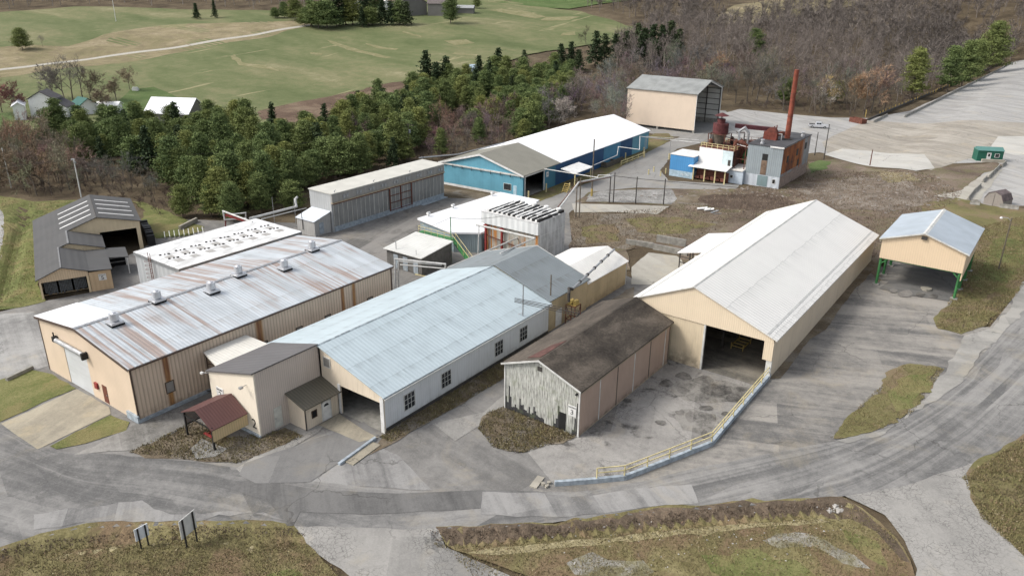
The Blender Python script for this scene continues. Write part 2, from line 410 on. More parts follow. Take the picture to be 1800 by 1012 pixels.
A_road = asphalt('road_asphalt', (.25, .244, .232), (.105, .104, .102), uv=True, streak=1.0, crack=.3, patch=1.0)
A_yard = asphalt('yard_asphalt', (.24, .232, .218), (.12, .117, .112), dirv=.15, streak=.7, crack=.25, patch=.9)
A_pit = asphalt('loading_yard_asphalt', (.31, .298, .278), (.15, .145, .137), dirv=1.2, streak=.3, crack=1.5, patch=.9, stain=.8, crk=2.1)
A_right = asphalt('side_yard_asphalt', (.27, .255, .23), (.105, .103, .10), dirv=-.35, streak=1.3, crack=.15, patch=1.0)
A_lane = asphalt('lane_asphalt', (.27, .265, .25), (.19, .185, .175), dirv=1.4, streak=.6, crack=.1, patch=.5)
A_back = asphalt('back_yard_asphalt', (.22, .21, .195), (.11, .107, .1), dirv=1.3, streak=1.1, crack=.2, patch=.9, stain=.35)
A_light = asphalt('drive_asphalt', (.30, .29, .27), (.20, .195, .183), dirv=.9, streak=.7, crack=1.5, patch=.9, crk=2.3)
A_lot = asphalt('lot_asphalt', (.36, .355, .34), (.25, .245, .235), dirv=.65, streak=1.4, crack=0, patch=.4)
A_lot2 = asphalt('lot_worn_asphalt', (.36, .335, .29), (.22, .20, .17), dirv=.65, streak=1.1, crack=.2, patch=.7)
M_conc = plain('concrete', (.36, .335, .28), .9, var=.3, scale=.5)
M_conc2 = asphalt('concrete_slab', (.38, .365, .32), (.29, .275, .24), dirv=.5, streak=.5, crack=0, patch=.8)
M_concl = asphalt('concrete_slab_pale', (.45, .44, .41), (.36, .35, .32), dirv=.5, streak=.5, crack=0, patch=.8)
M_tan = asphalt('concrete_apron', (.37, .335, .26), (.22, .20, .16), dirv=1.1, streak=1.0, crack=0, patch=.9)
M_grav = weeds('gravel', ((.13, .125, .115), (.24, .235, .22), (.36, .355, .34)), .3, .3, (.42, .41, .40), (.45, .44, .42))
G_dry = weeds('dry_grass', ((.10, .085, .045), (.17, .15, .07), (.27, .235, .125)), .16, .55, straw=.8, strawcol=(.19, .13, .085))
G_mix = weeds('mixed_grass', ((.10, .085, .05), (.15, .14, .06), (.20, .175, .09)), .15, .7, straw=.8, strawcol=(.20, .145, .10))
G_brown = weeds('brown_weeds', ((.09, .072, .052), (.15, .12, .085), (.23, .195, .14)), .22, .6, straw=.6, strawcol=(.24, .22, .19))
G_green = weeds('green_grass', ((.085, .10, .035), (.125, .14, .05), (.21, .20, .09)), .12, .25, straw=.75, strawcol=(.22, .185, .09), leafcol=(.16, .13, .06), light=(.2, .2, .09))
G_dirt = weeds('dirt', ((.085, .065, .05), (.155, .12, .092), (.25, .205, .16)), .10, .35, (.36, .33, .29), (.34, .3, .25), straw=.6, strawcol=(.13, .125, .06))

def world(*p): return list(p)
def P_(*p): return ats(*p)
# meadow and hill fields ----------------------------------------------------
def meadow_mat():
    n = NT('meadow'); o = n.tc.outputs['Object']
    a = n.noise(.018, 5, n.vec(scale=(1, 2.2, 1), rot=(0, 0, .6)), .6, .4); b = n.noise(.25, 6, None, .7)
    t = n.ma('ADD', n.ma('MULTIPLY', a, .7), n.ma('MULTIPLY', b, .3))
    c = n.ramp(t, (.34, (.085, .108, .045)), (.47, (.125, .142, .066)), (.58, (.175, .172, .092)), (.68, (.26, .24, .145)))
    c = n.mix(n.ma('MULTIPLY', n.mr(n.noise(.06, 5, n.vec(scale=(3, .35, 1), rot=(0, 0, .35)), .6, .3), .64, .70), .6), c, (.36, .31, .19))
    c = n.mix(n.ma('MULTIPLY', n.mr(n.noise(1.3, 6, None, .8), .45, .75), .4), c, (.08, .09, .035))
    n.bump(n.noise(1.2, 5), .3, .6)
    return n.out(c, .95, 0, .1)
M_meadow = meadow_mat()
G_tanfield = weeds('tan_field', ((.13, .125, .06), (.23, .195, .115), (.32, .27, .18)), .06, .3, (.2, .15, .09), (.4, .36, .25), straw=.6, strawcol=(.16, .13, .085))
G_lawn = weeds('lawn', ((.06, .095, .032), (.085, .125, .044), (.13, .16, .07)), .08, .05, (.1, .1, .04), (.14, .17, .07))
sheet('meadow', P_((-260, 240), (-200, 30), (0, 22), (130, 12), (300, 16), (540, 20), (700, 2), (880, 0), (1020, 20), (1100, 45), (1140, 50), (1060, 75), (960, 90), (850, 118), (760, 130), (700, 150), (560, 190), (500, 215), (350, 225), (100, 235)), M_meadow, 1, 1.5, 6)
sheet('field', P_((-200, 110), (-60, 88), (30, 80), (120, 82), (180, 62), (260, 48), (330, 42), (420, 40), (500, 38), (545, 32), (548, 44), (470, 66), (340, 88), (250, 106), (100, 122), (0, 137), (-200, 165)), G_tanfield, 2, 2, 6)
sheet('dirt_bank', P_((455, 195), (520, 180), (600, 165), (690, 145), (740, 140), (770, 150), (740, 165), (620, 185), (560, 205), (520, 215), (460, 210)), weeds('bank_weeds', ((.07, .045, .035), (.13, .09, .065), (.22, .17, .12)), .1, .3), 2, 1, 3)
sheet('lawn', P_((205, 180), (230, 158), (270, 153), (300, 165), (340, 190), (330, 205), (210, 205)), G_lawn, 2, .6, 4)
sheet('lawn', P_((-60, 205), (20, 198), (35, 215), (20, 232), (-60, 240)), G_lawn, 2, .6, 4)
sheet('field', P_((870, 4), (960, -6), (1090, -8), (1120, 0), (1000, 16)), G_lawn, 2, 2, 8)
sheet('field', P_((1230, 42), (1290, 10), (1340, 2), (1500, -10), (1520, 6), (1400, 30), (1330, 42)), G_tanfield, 2, 2, 8)
strip('lane', P_((-100, 138), (0, 121), (50, 116), (180, 99), (300, 84), (450, 60), (545, 43)), P_((-100, 141), (0, 124), (50, 119), (180, 102), (300, 87), (450, 63), (545, 46)), plain('lane_gravel', (.42, .4, .35), .95), 3, 80, 3)
# pavements -----------------------------------------------------------------
z0 = lambda x, y: np.zeros_like(x)
sheet('pavement', P_((-300, 600), (0, 548), (75, 530), (160, 514), (214, 455), (262, 430), (300, 385), (520, 392), (560, 412), (590, 407), (775, 347))+P_((800, 352), (880, 352), (921, 352), (1000, 372), (1008, 455))+[(-60., 104.), (-49., 100.), (-48., 126.), (-41., 126.), (-41., 80.), (-44., 80.), (-44., 57.), W0]+P_((985, 870), (945, 905), (760, 910), (500, 905), (300, 905), (120, 915), (0, 950), (-300, 1060)), A_yard, 1, 0, 3)
sheet('side_yard', [W0, W1, W2, W3, (-21.9, 126.)]+P_((1552, 470), (1585, 430), (1700, 520), (1668, 575), (1740, 575), (1800, 500), (1900, 440), (2100, 380), (2100, 600), (1900, 735), (1800, 780), (1690, 828), (1560, 855), (1450, 868), (1300, 875), (1100, 890), (950, 905), (900, 905), (942, 856)), A_right, 1, 0, 3)
sheet('loading_yard', PIT, A_pit, 1, 0, 2, zf=z0)
road_u = P_((-300, 690), (-120, 712), (0, 745), (80, 792), (215, 800), (300, 806), (420, 822), (560, 848), (760, 866), (945, 862), (1000, 868), (1100, 852), (1250, 818), (1400, 788), (1500, 768), (1575, 742), (1660, 690), (1740, 610), (1800, 540), (1900, 455), (2050, 380))
road_l = P_((-300, 1080), (-120, 1000), (0, 970), (60, 946), (150, 927), (300, 922), (430, 921), (520, 926), (765, 931), (900, 927), (1000, 915), (1100, 905), (1250, 893), (1400, 882), (1500, 871), (1600, 850), (1690, 822), (1750, 795), (1800, 766), (1900, 705), (2050, 600))
strip('road', road_u, road_l, A_road, 3, 200, 16)
A_roadp = asphalt('road_patch_asphalt', (.155, .152, .147), (.085, .084, .082), dirv=.63, streak=1.3, crack=.2, patch=.4)
A_roadl = asphalt('road_worn_asphalt', (.27, .265, .255), (.125, .123, .12), dirv=.63, streak=1.2, crack=.15, patch=.5)
sheet('road_patch', P_((515, 925), (528, 900), (640, 905), (900, 892), (948, 864), (845, 862), (700, 868), (560, 862), (440, 842), (400, 860), (470, 880), (505, 925)), A_roadp, 4, .05)
sheet('road_patch', P_((845, 905), (848, 865), (945, 866), (1000, 874), (1215, 852), (1228, 885), (1060, 903)), A_roadl, 4, .2)
sheet('road_patch', P_((60, 905), (250, 880), (300, 905), (420, 900), (500, 915), (300, 916), (150, 918), (60, 932)), A_roadl, 4, .45)
sheet('road_patch', P_((440, 838), (530, 780), (590, 755), (700, 800), (760, 862), (560, 850)), A_roadl, 2, .1)
sheet('drive', P_((430, 815), (640, 742), (665, 765), (590, 818), (545, 848), (450, 850), (420, 835)), asphalt('drive_grey', (.2, .197, .19), (.145, .143, .14), dirv=.9, streak=.8, crack=.3, patch=.5), 4, .1)
# the pale concrete and tan aprons
sheet('concrete_apron', P_((2, 745), (135, 684), (192, 716), (195, 728), (75, 786), (66, 790)), M_tan, 3, .08)
sheet('concrete_apron', P_((596, 728), (640, 757), (665, 770), (632, 778), (560, 748), (566, 745)), M_tan, 5, .08)
sheet('pavement_strip', P_((525, 750), (570, 748), (560, 760), (455, 822), (430, 838), (415, 824)), A_light, 3, .15)
sheet('drive', P_((490, 908), (540, 905), (785, 912), (772, 932), (790, 965), (870, 1000), (930, 1030), (640, 1040), (600, 1000), (560, 975)), A_light, 2, .2)
sheet('drive', P_((1470, 864), (1560, 845), (1690, 812), (1715, 810), (1705, 870), (1735, 910), (1810, 985), (1900, 1060), (1600, 1060), (1612, 1000), (1590, 950), (1555, 905)), A_light, 2, .2)
sheet('pavement_strip', P_((1470, 775), (1560, 757), (1625, 705), (1665, 648), (1695, 590), (1745, 578), (1795, 498), (1850, 450), (1860, 470), (1760, 590), (1680, 680), (1580, 745), (1490, 780)), asphalt('worn_edge_asphalt', (.32, .31, .285), (.2, .195, .182), dirv=-.3, streak=.9, crack=.8, patch=.9), 4, .3)
sheet('drive', P_((850, 725), (985, 615), (890, 680), (889, 720), (800, 775), (760, 745)), A_light, 2, .1)
G_hay = weeds('hay', ((.145, .15, .07), (.20, .19, .10), (.28, .25, .155)), .3, .1)
for pl in (((572, 70), (600, 78), (640, 90), (688, 101), (680, 103), (630, 93), (590, 80)), ((642, 76), (700, 86), (696, 89), (645, 79)), ((412, 96), (425, 110), (492, 123), (490, 126), (420, 115), (405, 100)), ((710, 55), (742, 64), (740, 66), (706, 57)), ((780, 72), (820, 70), (835, 76), (800, 80)), ((545, 92), (568, 94), (565, 97), (546, 96)), ((860, 18), (900, 14), (960, 30), (940, 33), (890, 24)), ((960, 30), (1020, 30), (1000, 36), (950, 36)), ((280, 45), (330, 42), (325, 48), (285, 50)), ((800, 92), (840, 96), (838, 99), (795, 95)), ((990, 58), (1010, 56), (1012, 62), (985, 63))):
    sheet('hay', P_(*pl), G_hay, 3, .8, 3)
# lane past the blue shed and the plant
sheet('lane', P_((900, 365), (960, 345), (1050, 310), (1100, 285), (1150, 262), (1200, 238), (1260, 226), (1290, 245), (1240, 250), (1190, 262), (1160, 300), (1175, 318), (1300, 325), (1290, 335), (1120, 330), (1060, 335), (1015, 360), (1000, 375)), A_lane, 2, .15)
sheet('pavement', P_((1005, 358), (1130, 361), (1177, 363), (1155, 377), (1080, 373), (1010, 374)), M_conc2, 3, .08)
sheet('pavement', P_((1110, 470), (1140, 444), (1190, 450), (1215, 470), (1180, 500), (1110, 500)), M_conc2, 2, .1)
sheet('pavement', P_((1120, 215), (1095, 228), (1180, 240), (1290, 245), (1310, 215), (1275, 195), (1200, 190)), A_lane, 1, .2)
for pl, mt in ((((1180, 345), (1290, 340), (1330, 352), (1250, 362), (1190, 358)), G_brown), (((1385, 330), (1500, 312), (1600, 318), (1640, 350), (1560, 372), (1470, 368), (1420, 345)), weeds('pale_rubble', ((.10, .08, .062), (.18, .15, .12), (.28, .25, .21)), .3, .4, (.1, .07, .05), (.42, .4, .36))), (((1230, 345), (1350, 340), (1400, 356), (1330, 372), (1250, 365)), weeds('dark_earth', ((.06, .045, .035), (.095, .07, .055), (.15, .115, .09)), .2, .3)), (((1100, 385), (1190, 382), (1260, 395), (1200, 412), (1120, 408)), G_mix), (((1620, 365), (1690, 355), (1720, 375), (1660, 395), (1590, 385)), G_mix), (((1020, 400), (1080, 395), (1090, 425), (1030, 430)), G_mix), (((1540, 300), (1600, 305), (1620, 318), (1560, 322)), G_tanfield)):
    sheet('weeds', P_(*pl), mt, 4, .8, 1.2)
# lots on the right
sheet('lot', P_((1270, 200), (1300, 192), (1460, 207), (1530, 208), (1600, 195), (1785, 108), (1850, 100), (2300, 120), (2300, 360), (1900, 372), (1800, 362), (1730, 362), (1700, 335), (1745, 285), (1620, 290), (1560, 285), (1440, 268), (1400, 272), (1290, 250)), A_lot, 1, .2, 4)
sheet('lot', P_((1445, 250), (1525, 212), (1650, 216), (1900, 222), (2100, 226), (2100, 260), (1760, 260), (1640, 300), (1560, 292), (1455, 270)), A_lot2, 2, .2, 3)
sheet('concrete_slab', P_((1448, 272), (1480, 262), (1530, 266), (1625, 272), (1643, 296), (1610, 301), (1540, 294)), M_concl, 3, .05)
sheet('concrete_slab', P_((1738, 262), (1755, 240), (1820, 240), (1900, 242), (1900, 262), (1785, 274)), M_concl, 3, .05)
sheet('concrete_slab', P_((1690, 335), (1720, 312), (1745, 300), (1762, 298), (1722, 352), (1700, 352), (1640, 345)), M_conc2, 3, .2)
# grass, weeds, dirt
sheet('dirt_field', P_((1000, 470), (1008, 378), (1100, 378), (1160, 378), (1182, 362), (1130, 358), (1010, 356), (1035, 338), (1120, 332), (1300, 332), (1410, 318), (1420, 285), (1470, 280), (1540, 298), (1620, 303), (1645, 296), (1690, 292), (1750, 285), (1765, 292), (1720, 310), (1690, 335), (1640, 345), (1700, 355), (1650, 372), (1590, 378), (1560, 440), (1545, 500), (1530, 480))+[(-22.5, 128.), (-41., 126.3), (-46., 110.)]+P_((1190, 440), (1140, 432), (1100, 440), (1108, 475)), G_dirt, 2, .5, 1.5)
sheet('weeds', P_((1008, 455), (1010, 376), (1100, 376), (1155, 379), (1215, 380), (1290, 395), (1210, 425), (1150, 425), (1105, 440), (1060, 430)), G_brown, 3, .6)
sheet('grass', P_((1610, 360), (1680, 348), (1740, 362), (1830, 370), (1900, 365), (1900, 450), (1800, 500), (1770, 535), (1735, 572), (1690, 588), (1648, 578), (1640, 560), (1672, 535), (1700, 470), (1725, 410), (1650, 375)), G_mix, 3, .25)
sheet('grass', P_((1740, 430), (1800, 395), (1830, 420), (1770, 500), (1720, 530), (1700, 520)), G_green, 4, .7)
sheet('grass', P_((1465, 772), (1475, 752), (1530, 700), (1580, 645), (1600, 640), (1655, 648), (1640, 680), (1595, 725), (1550, 752), (1500, 768)), G_mix, 5, .4, .5)
sheet('grass', P_((766, 926), (900, 921), (1100, 899), (1250, 887), (1400, 876), (1480, 873), (1530, 905), (1575, 945), (1600, 985), (1612, 1050), (880, 1050), (940, 1018), (880, 995), (800, 968)), G_dry, 2.4, .3)
sheet('grass', P_((-200, 1060), (-100, 990), (0, 962), (70, 938), (150, 920), (300, 914), (440, 914), (515, 922), (560, 975), (600, 1020), (640, 1060)), G_dry, 2.4, .3)
sheet('grass', P_((1698, 832), (1720, 806), (1800, 762), (1900, 702), (1960, 720), (1960, 1050), (1860, 1050), (1790, 968), (1735, 915), (1705, 875)), G_mix, 2.4, .3)
G_dk = weeds('ditch_litter', ((.075, .06, .045), (.12, .092, .068), (.19, .145, .105)), .4, .6)
G_straw = weeds('straw_grass', ((.20, .17, .09), (.30, .26, .15), (.40, .35, .22)), .5, .3)
M_scree = weeds('pale_scree', ((.11, .095, .055), (.17, .155, .085), (.27, .25, .17)), .5, .4, (.12, .1, .06), (.42, .41, .39), straw=.85, strawcol=(.33, .32, .30))
sheet('weeds', P_((766, 927), (900, 922), (1250, 888), (1480, 874), (1520, 900), (1570, 945), (1600, 990), (1585, 985), (1540, 935), (1490, 912), (1400, 908), (1250, 918), (1100, 930), (950, 948), (860, 957), (790, 960)), G_dk, 2.8, .3)
sheet('grass', P_((820, 972), (880, 962), (1000, 950), (1150, 934), (1300, 921), (1440, 911), (1460, 918), (1300, 931), (1150, 946), (1000, 962), (880, 976)), G_straw, 3, .3)
sheet('weeds', P_((-60, 985), (0, 964), (70, 940), (150, 922), (300, 915), (440, 915), (515, 924), (545, 960), (575, 1010), (545, 1000), (500, 960), (440, 948), (330, 945), (200, 955), (100, 972), (0, 1005)), G_dk, 2.8, .3)
sheet('grass', P_((60, 995), (160, 968), (250, 955), (380, 950), (450, 955), (440, 985), (300, 975), (160, 992), (80, 1012)), G_straw, 3, .4)
for pl in (((995, 990), (1040, 970), (1070, 985), (1130, 985), (1150, 1005), (1080, 1030), (1010, 1010)), ((1340, 950), (1400, 935), (1440, 945), (1500, 975), (1530, 1000), (1480, 990), (1430, 960), (1370, 965))):
    sheet('scree', P_(*pl), M_scree, 3.4, .5, .7)
for pl in (((1230, 975), (1330, 965), (1400, 985), (1450, 1020), (1330, 1030), (1250, 1005)), ((1480, 930), (1540, 950), (1560, 1000), (1500, 960)), ((470, 1010), (520, 1000), (560, 1040), (480, 1045)), ((1560, 690), (1600, 660), (1640, 655), (1610, 700), (1575, 725))):
    sheet('grass', P_(*pl), G_green, 3.2 if pl[0][0] != 1560 else 6, .6, .7)
A_oil = asphalt('oil_stained_asphalt', (.20, .19, .175), (.035, .034, .032), dirv=1.2, streak=.5, crack=.5, patch=1.3, mott=1.6)
def blob(px, py, w, h, mt, seed, lv=3, zf=None):
    r = random.Random(seed); sheet('oil_stain', P_(*[(px+w*math.cos(a)*r.uniform(.7, 1.15), py+h*math.sin(a)*r.uniform(.7, 1.15)) for a in np.linspace(0, 6.283, 12)[:-1]]), mt, lv, .12, .35, zf=zf)
blob(1250, 674, 78, 22, asphalt('damp_asphalt', (.25, .24, .22), (.07, .067, .062), dirv=1.2, streak=.5, crack=.5, patch=1.6, mott=1.8), 99, 2, z0)
blob(1225, 730, 40, 26, bpy.data.materials['damp_asphalt'], 98, 2, z0)
for i, (a, b, c, d) in enumerate(((1172, 667, 13, 7), (1204, 652, 16, 7), (1202, 676, 12, 7), (1240, 657, 20, 9), (1262, 672, 34, 11), (1292, 684, 14, 8), (1305, 668, 10, 5), (1215, 722, 12, 11), (1243, 705, 16, 5), (1196, 716, 10, 5), (1162, 736, 10, 5), (1240, 752, 8, 8), (1277, 713, 9, 4))): blob(a, b, c, d, A_oil, i, 3, z0)
for i, (a, b, c, d) in enumerate(((1570, 512, 8, 4), (1592, 517, 14, 7), (1617, 519, 10, 5), (1641, 522, 11, 4), (1570, 488, 26, 8))): blob(a, b, c, d, A_oil, 40+i, 5)
sheet('side_yard', P_((1545, 508), (1590, 470), (1690, 478), (1668, 530), (1600, 520)), asphalt('dark_pad', (.15, .147, .14), (.075, .074, .072), patch=1.2), 4, .1)
sheet('grass', P_((-150, 690), (0, 668), (55, 650), (92, 658), (134, 683), (60, 715), (0, 742), (-150, 745)), G_green, 3, .3)
sheet('grass', P_((88, 785), (195, 730), (228, 742), (222, 757), (150, 780), (100, 790)), G_green, 4, .25)
sheet('weeds', P_((230, 795), (300, 765), (345, 740), (400, 770), (460, 772), (500, 752), (528, 765), (470, 795), (420, 812), (330, 808), (255, 806)), G_brown, 4, .35)
sheet('pavement', P_((335, 790), (355, 772), (400, 790), (380, 803), (345, 808)), A_lane, 6, .1)
sheet('weeds', P_((846, 752), (856, 728), (892, 712), (1012, 768), (990, 780), (912, 795), (868, 785)), G_brown, 4, .4, .5)
sheet('weeds', P_((672, 770), (690, 745), (850, 655), (965, 588), (985, 578), (1000, 590), (880, 668), (770, 733), (700, 775), (650, 800), (632, 802), (660, 785)), G_brown, 4, .25)
sheet('weeds', P_((980, 590), (1100, 510), (1115, 505), (1115, 530), (1070, 545), (1010, 590)), G_brown, 4, .25)
sheet('weeds', [(-22.0, 79.), (-22.0, 128.), (-20.6, 128.), (-20.9, 110.), (-20.4, 96.), (-21.2, 92.), (-20.9, 80.)], G_brown, 3, .12)
sheet('grass', P_((-200, 330), (0, 345), (60, 355), (130, 352), (250, 355), (360, 400), (300, 415), (262, 375), (215, 350), (150, 400), (66, 500), (80, 530), (40, 540), (0, 545), (-100, 560), (-200, 400)), G_green, 3, .4)
sheet('grass', P_((252, 372), (300, 385), (360, 405), (330, 415), (275, 420), (250, 400)), G_green, 4, .3)
strip('road', P_((-120, 340), (-40, 345), (-10, 380), (-12, 440), (-30, 500), (-80, 560)), P_((-90, 330), (-8, 352), (8, 385), (6, 440), (-8, 485), (-50, 545)), A_lot, 4, 60, 4)
sheet('gravel', P_((1060, 335), (1180, 333), (1190, 350), (1180, 360), (1130, 357), (1030, 355), (1035, 342)), M_grav, 4, .25)
sheet('gravel', P_((-200, 600), (-50, 560), (60, 548), (90, 580), (95, 640), (50, 655), (0, 668), (-200, 690)), asphalt('gravel_yard', (.33, .325, .31), (.17, .167, .16), dirv=.3, streak=1.0, crack=.1, patch=1.5), 2, .3)
sheet('gravel', P_((520, 775), (250, 790), (130, 800), (240, 745), (345, 705), (340, 740), (300, 765), (330, 780)), asphalt('broken_asphalt', (.29, .28, .26), (.13, .125, .115), dirv=.4, streak=.8, crack=1.4, patch=1.0, crk=1.6), 3, .2)
sheet('back_yard', P_((560, 412), (592, 408), (776, 348), (850, 350), (740, 400), (720, 470), (780, 500), (700, 500), (640, 440), (520, 420)), A_back, 2, .2)
sheet('gravel', P_((800, 333), (780, 332), (777, 342), (920, 362), (930, 352)), G_brown, 3, .2)
sheet('grass', P_((1100, 262), (1150, 235), (1175, 235), (1185, 243), (1145, 265), (1080, 300), (1040, 320), (930, 362), (925, 350)), G_mix, 3, .2)
sheet('grass', P_((1420, 290), (1440, 282), (1462, 285), (1455, 297), (1425, 305)), G_lawn, 4, .4)
# ================================================================ BUILDINGS
def slices(mb, xs, y, t, zf, openings=(), z0=0., axis='x', top=None):
    """upright wall in the plane y (axis x) or x (axis y), cut round its openings (a, b, zlow, zhigh)"""
    cuts = sorted(set([round(v, 3) for v in xs]+[round(v, 3) for o in openings for v in o[:2] if xs[0] <= v <= xs[-1]]))
    for a, b in zip(cuts[:-1], cuts[1:]):
        m = (a+b)/2; segs = [(z0, None)]
        for o in openings:
            if o[0] <= m <= o[1]:
                segs = ([(z0, o[2])] if o[2] > z0+.01 else [])+[(o[3], None)]
        for lo, hi in segs:
            ha = zf(a) if hi is None else hi; hb = zf(b) if hi is None else hi
            if min(ha, hb) - lo < -.01: continue
            if axis == 'x': mb.prism([(a, y, lo), (b, y, lo), (b, y, hb), (a, y, ha)], (0, t, 0))
            else: mb.prism([(y, a, lo), (y, b, lo), (y, b, hb), (y, a, ha)], (t, 0, 0))
def poly_z(pts):
    xs = [p[0] for p in pts]; zs = [p[1] for p in pts]
    return lambda x: float(np.interp(x, xs, zs))
def gable_walls(prof, y0, y1, t=.15, front=(), back=(), left=(), right=(), z0=0.):
    """prof: [(x, z) ...] roof profile; walls as one mesh"""
    w = MB(); zf = poly_z(prof); xs = [p[0] for p in prof]
    slices(w, xs, y0, t, zf, front, z0); slices(w, xs, y1-t, t, zf, back, z0)
    slices(w, [y0+t, y1-t], xs[0], t, lambda v: zf(xs[0]), left, z0, 'y')
    slices(w, [y0+t, y1-t], xs[-1]-t, t, lambda v: zf(xs[-1]), right, z0, 'y')
    return w
def gable_roof(prof, y0, y1, over=.35, side=.4, t=.12, lift=.02):
    r = MB(); p = list(prof)
    def ext(a, b, d):
        k = d/math.hypot(b[0]-a[0], b[1]-a[1]); return (b[0]+(b[0]-a[0])*k, b[1]+(b[1]-a[1])*k)
    q = [ext(p[1], p[0], side)]+p[1:-1]+[ext(p[-2], p[-1], side)]
    z = lift+t
    for a, b in zip(q[:-1], q[1:]):
        r.prism([(a[0], y0-over, a[1]+lift), (b[0], y0-over, b[1]+lift), (b[0], y0-over, b[1]+z), (a[0], y0-over, a[1]+z)], (0, y1-y0+2*over, 0))
    return r, q
def trim_line(q, y, w=.12, h=.2, z=.06, d=.05):
    m = MB()
    for a, b in zip(q[:-1], q[1:]): m.prism([(a[0], y, a[1]-h+z), (b[0], y, b[1]-h+z), (b[0], y, b[1]+z+.1), (a[0], y, a[1]+z+.1)], (0, d, 0))
    return m
def place(o, x, y, z=0, rz=0): o.location = (x, y, z); o.rotation_euler = (0, 0, rz); return o
M_dark = plain('dark_opening', (.012, .012, .013), .9)
M_glass = plain('window_glass', (.035, .04, .045), .15, spec=.6, var=.4)
M_white = plain('white_paint', (.70, .70, .68), .5, var=.2)
M_wfr = plain('white_frame', (.60, .60, .57), .6)
M_brfr = plain('brown_frame', (.09, .06, .04), .7)
M_steel = plain('galvanised_steel', (.42, .43, .44), .42, .5, var=.35, scale=3)
M_dsteel = plain('dark_steel', (.06, .055, .05), .7)
M_rust = plain('rusty_steel', (.17, .065, .045), .8, var=.5, scale=2)
M_yel = plain('yellow_paint', (.46, .34, .11), .6, var=.3)
M_pyel = plain('pale_yellow_paint', (.60, .52, .28), .6, var=.3)
M_wood = plain('weathered_timber', (.13, .115, .095), .9, var=.5, scale=3)
M_pole = plain('pole_timber', (.16, .135, .105), .9, var=.4, scale=2)
M_pipe = plain('white_pipe', (.55, .55, .53), .5, var=.25)
M_red = plain('red_paint', (.28, .045, .04), .6, var=.4)
M_green = plain('green_steel', (.06, .22, .075), .6, var=.4)
M_bluec = plain('pale_blue_concrete', (.36, .41, .45), .85, var=.35, scale=2)
M_black = plain('black_paint', (.02, .02, .02), .6)
M_slab = plain('slab_concrete', (.30, .29, .26), .9, var=.35)
def vwall_window(parent, x, y0, y1, z0, z1, face, frame=M_wfr, glass=M_glass, nx=2, nz=2, name='window'):
    """window on a wall in the plane x; face +1/-1 outward"""
    f = MB(); t = .07
    for a, b, c, d in ((y0-t, y1+t, z0-t, z0), (y0-t, y1+t, z1, z1+t), (y0-t, y0, z0, z1), (y1, y1+t, z0, z1)): f.box(*sorted((x, x+face*.07)), a, b, c, d)
    o = f.build(name, frame, parent)
    p = MB(); p.box(*sorted((x+face*.004, x+face*.03)), y0, y1, z0, z1); p.build('pane', glass, o)
    if nx*nz > 1:
        m = MB()
        for i in range(1, nx): m.box(*sorted((x+face*.032, x+face*.055)), y0+(y1-y0)*i/nx-.025, y0+(y1-y0)*i/nx+.025, z0, z1)
        for i in range(1, nz): m.box(*sorted((x+face*.032, x+face*.052)), y0, y1, z0+(z1-z0)*i/nz-.02, z0+(z1-z0)*i/nz+.02)
        m.build('glazing_bars', frame, o)
    return o
def ywall_window(parent, y, x0, x1, z0, z1, face=-1, frame=M_wfr, glass=M_glass, name='window'):
    f = MB(); t = .07
    for a, b, c, d in ((x0-t, x1+t, z0-t, z0), (x0-t, x1+t, z1, z1+t), (x0-t, x0, z0, z1), (x1, x1+t, z0, z1)): f.box(a, b, *sorted((y, y+face*.07)), c, d)
    o = f.build(name, frame, parent)
    p = MB(); p.box(x0, x1, *sorted((y+face*.004, y+face*.03)), z0, z1); p.build('pane', glass, o)
    return o
def text(s, size, mat, parent, loc, rot, name='lettering', sx=1.0):
    cu = bpy.data.curves.new(name, 'FONT'); cu.body = s; cu.size = size; cu.extrude = .008; cu.align_x = 'CENTER'; cu.align_y = 'CENTER'
    tmp = bpy.data.objects.new('tmp', cu); C.objects.link(tmp); dg = bpy.context.evaluated_depsgraph_get()
    me = bpy.data.meshes.new_from_object(tmp.evaluated_get(dg)); bpy.data.objects.remove(tmp); me.name = name
    me.materials.clear(); me.materials.append(mat)
    o = bpy.data.objects.new(name, me); C.objects.link(o); o.parent = parent; o.location = loc; o.rotation_euler = rot; o.scale = (sx, 1, 1)
    return o
FRONT = (R_(90), 0, 0)
def numsign(parent, num, x, y, z, w=.95, h=1.15, rot=FRONT):
    """white plate with BUILDING over a numeral, on a wall facing -y of its parent"""
    p = MB(); p.box(x-w/2, x+w/2, y-.05, y-.01, z-h/2, z+h/2); o = p.build('number_sign', M_white, parent)
    text('BUILDING', .21, M_black, o, (x, y-.06, z+h*.33), rot, 'lettering', .9)
    text(num, .75, M_black, o, (x, y-.06, z-h*.12), rot, 'numeral', 1.15)
    return o

# ---- long tan warehouse -----------------------------------------------------
T_right = siding('tan_ribbed_siding', (.62, .50, .385), .42, .62, dirt=.22, base=1.5, dirtcol=(.16, .11, .07), blotch=.08, stripes=((48.3, .75), (61.0, .42), (62.9, .42), (36.7, .5)))
T_front = siding('peach_smooth_siding', (.66, .535, .405), .3, .06, dirt=.06, blotch=.08)
T_roof = siding('pale_blue_rusted_roof', (.52, .56, .59), .42, .3, axis='y', dirt=.4, rust=.7, lap=4.9, rustcol=(.25, .155, .105), dirtcol=(.36, .33, .30), panel=.5, rough=.5, blotch=.15)
T_trim = plain('dark_brown_trim', (.10, .07, .055), .6)
x0, x1, y0, y1 = -90.3, -71.2, 32.9, 69.8
prof = [(x0, 6.7), (-81.2, 7.8), (x1, 6.25)]
t = thing('tan_warehouse', 'long tan ribbed warehouse with rust streaked pale blue roof and white corner panel', 'warehouse', (0, 0, 0))
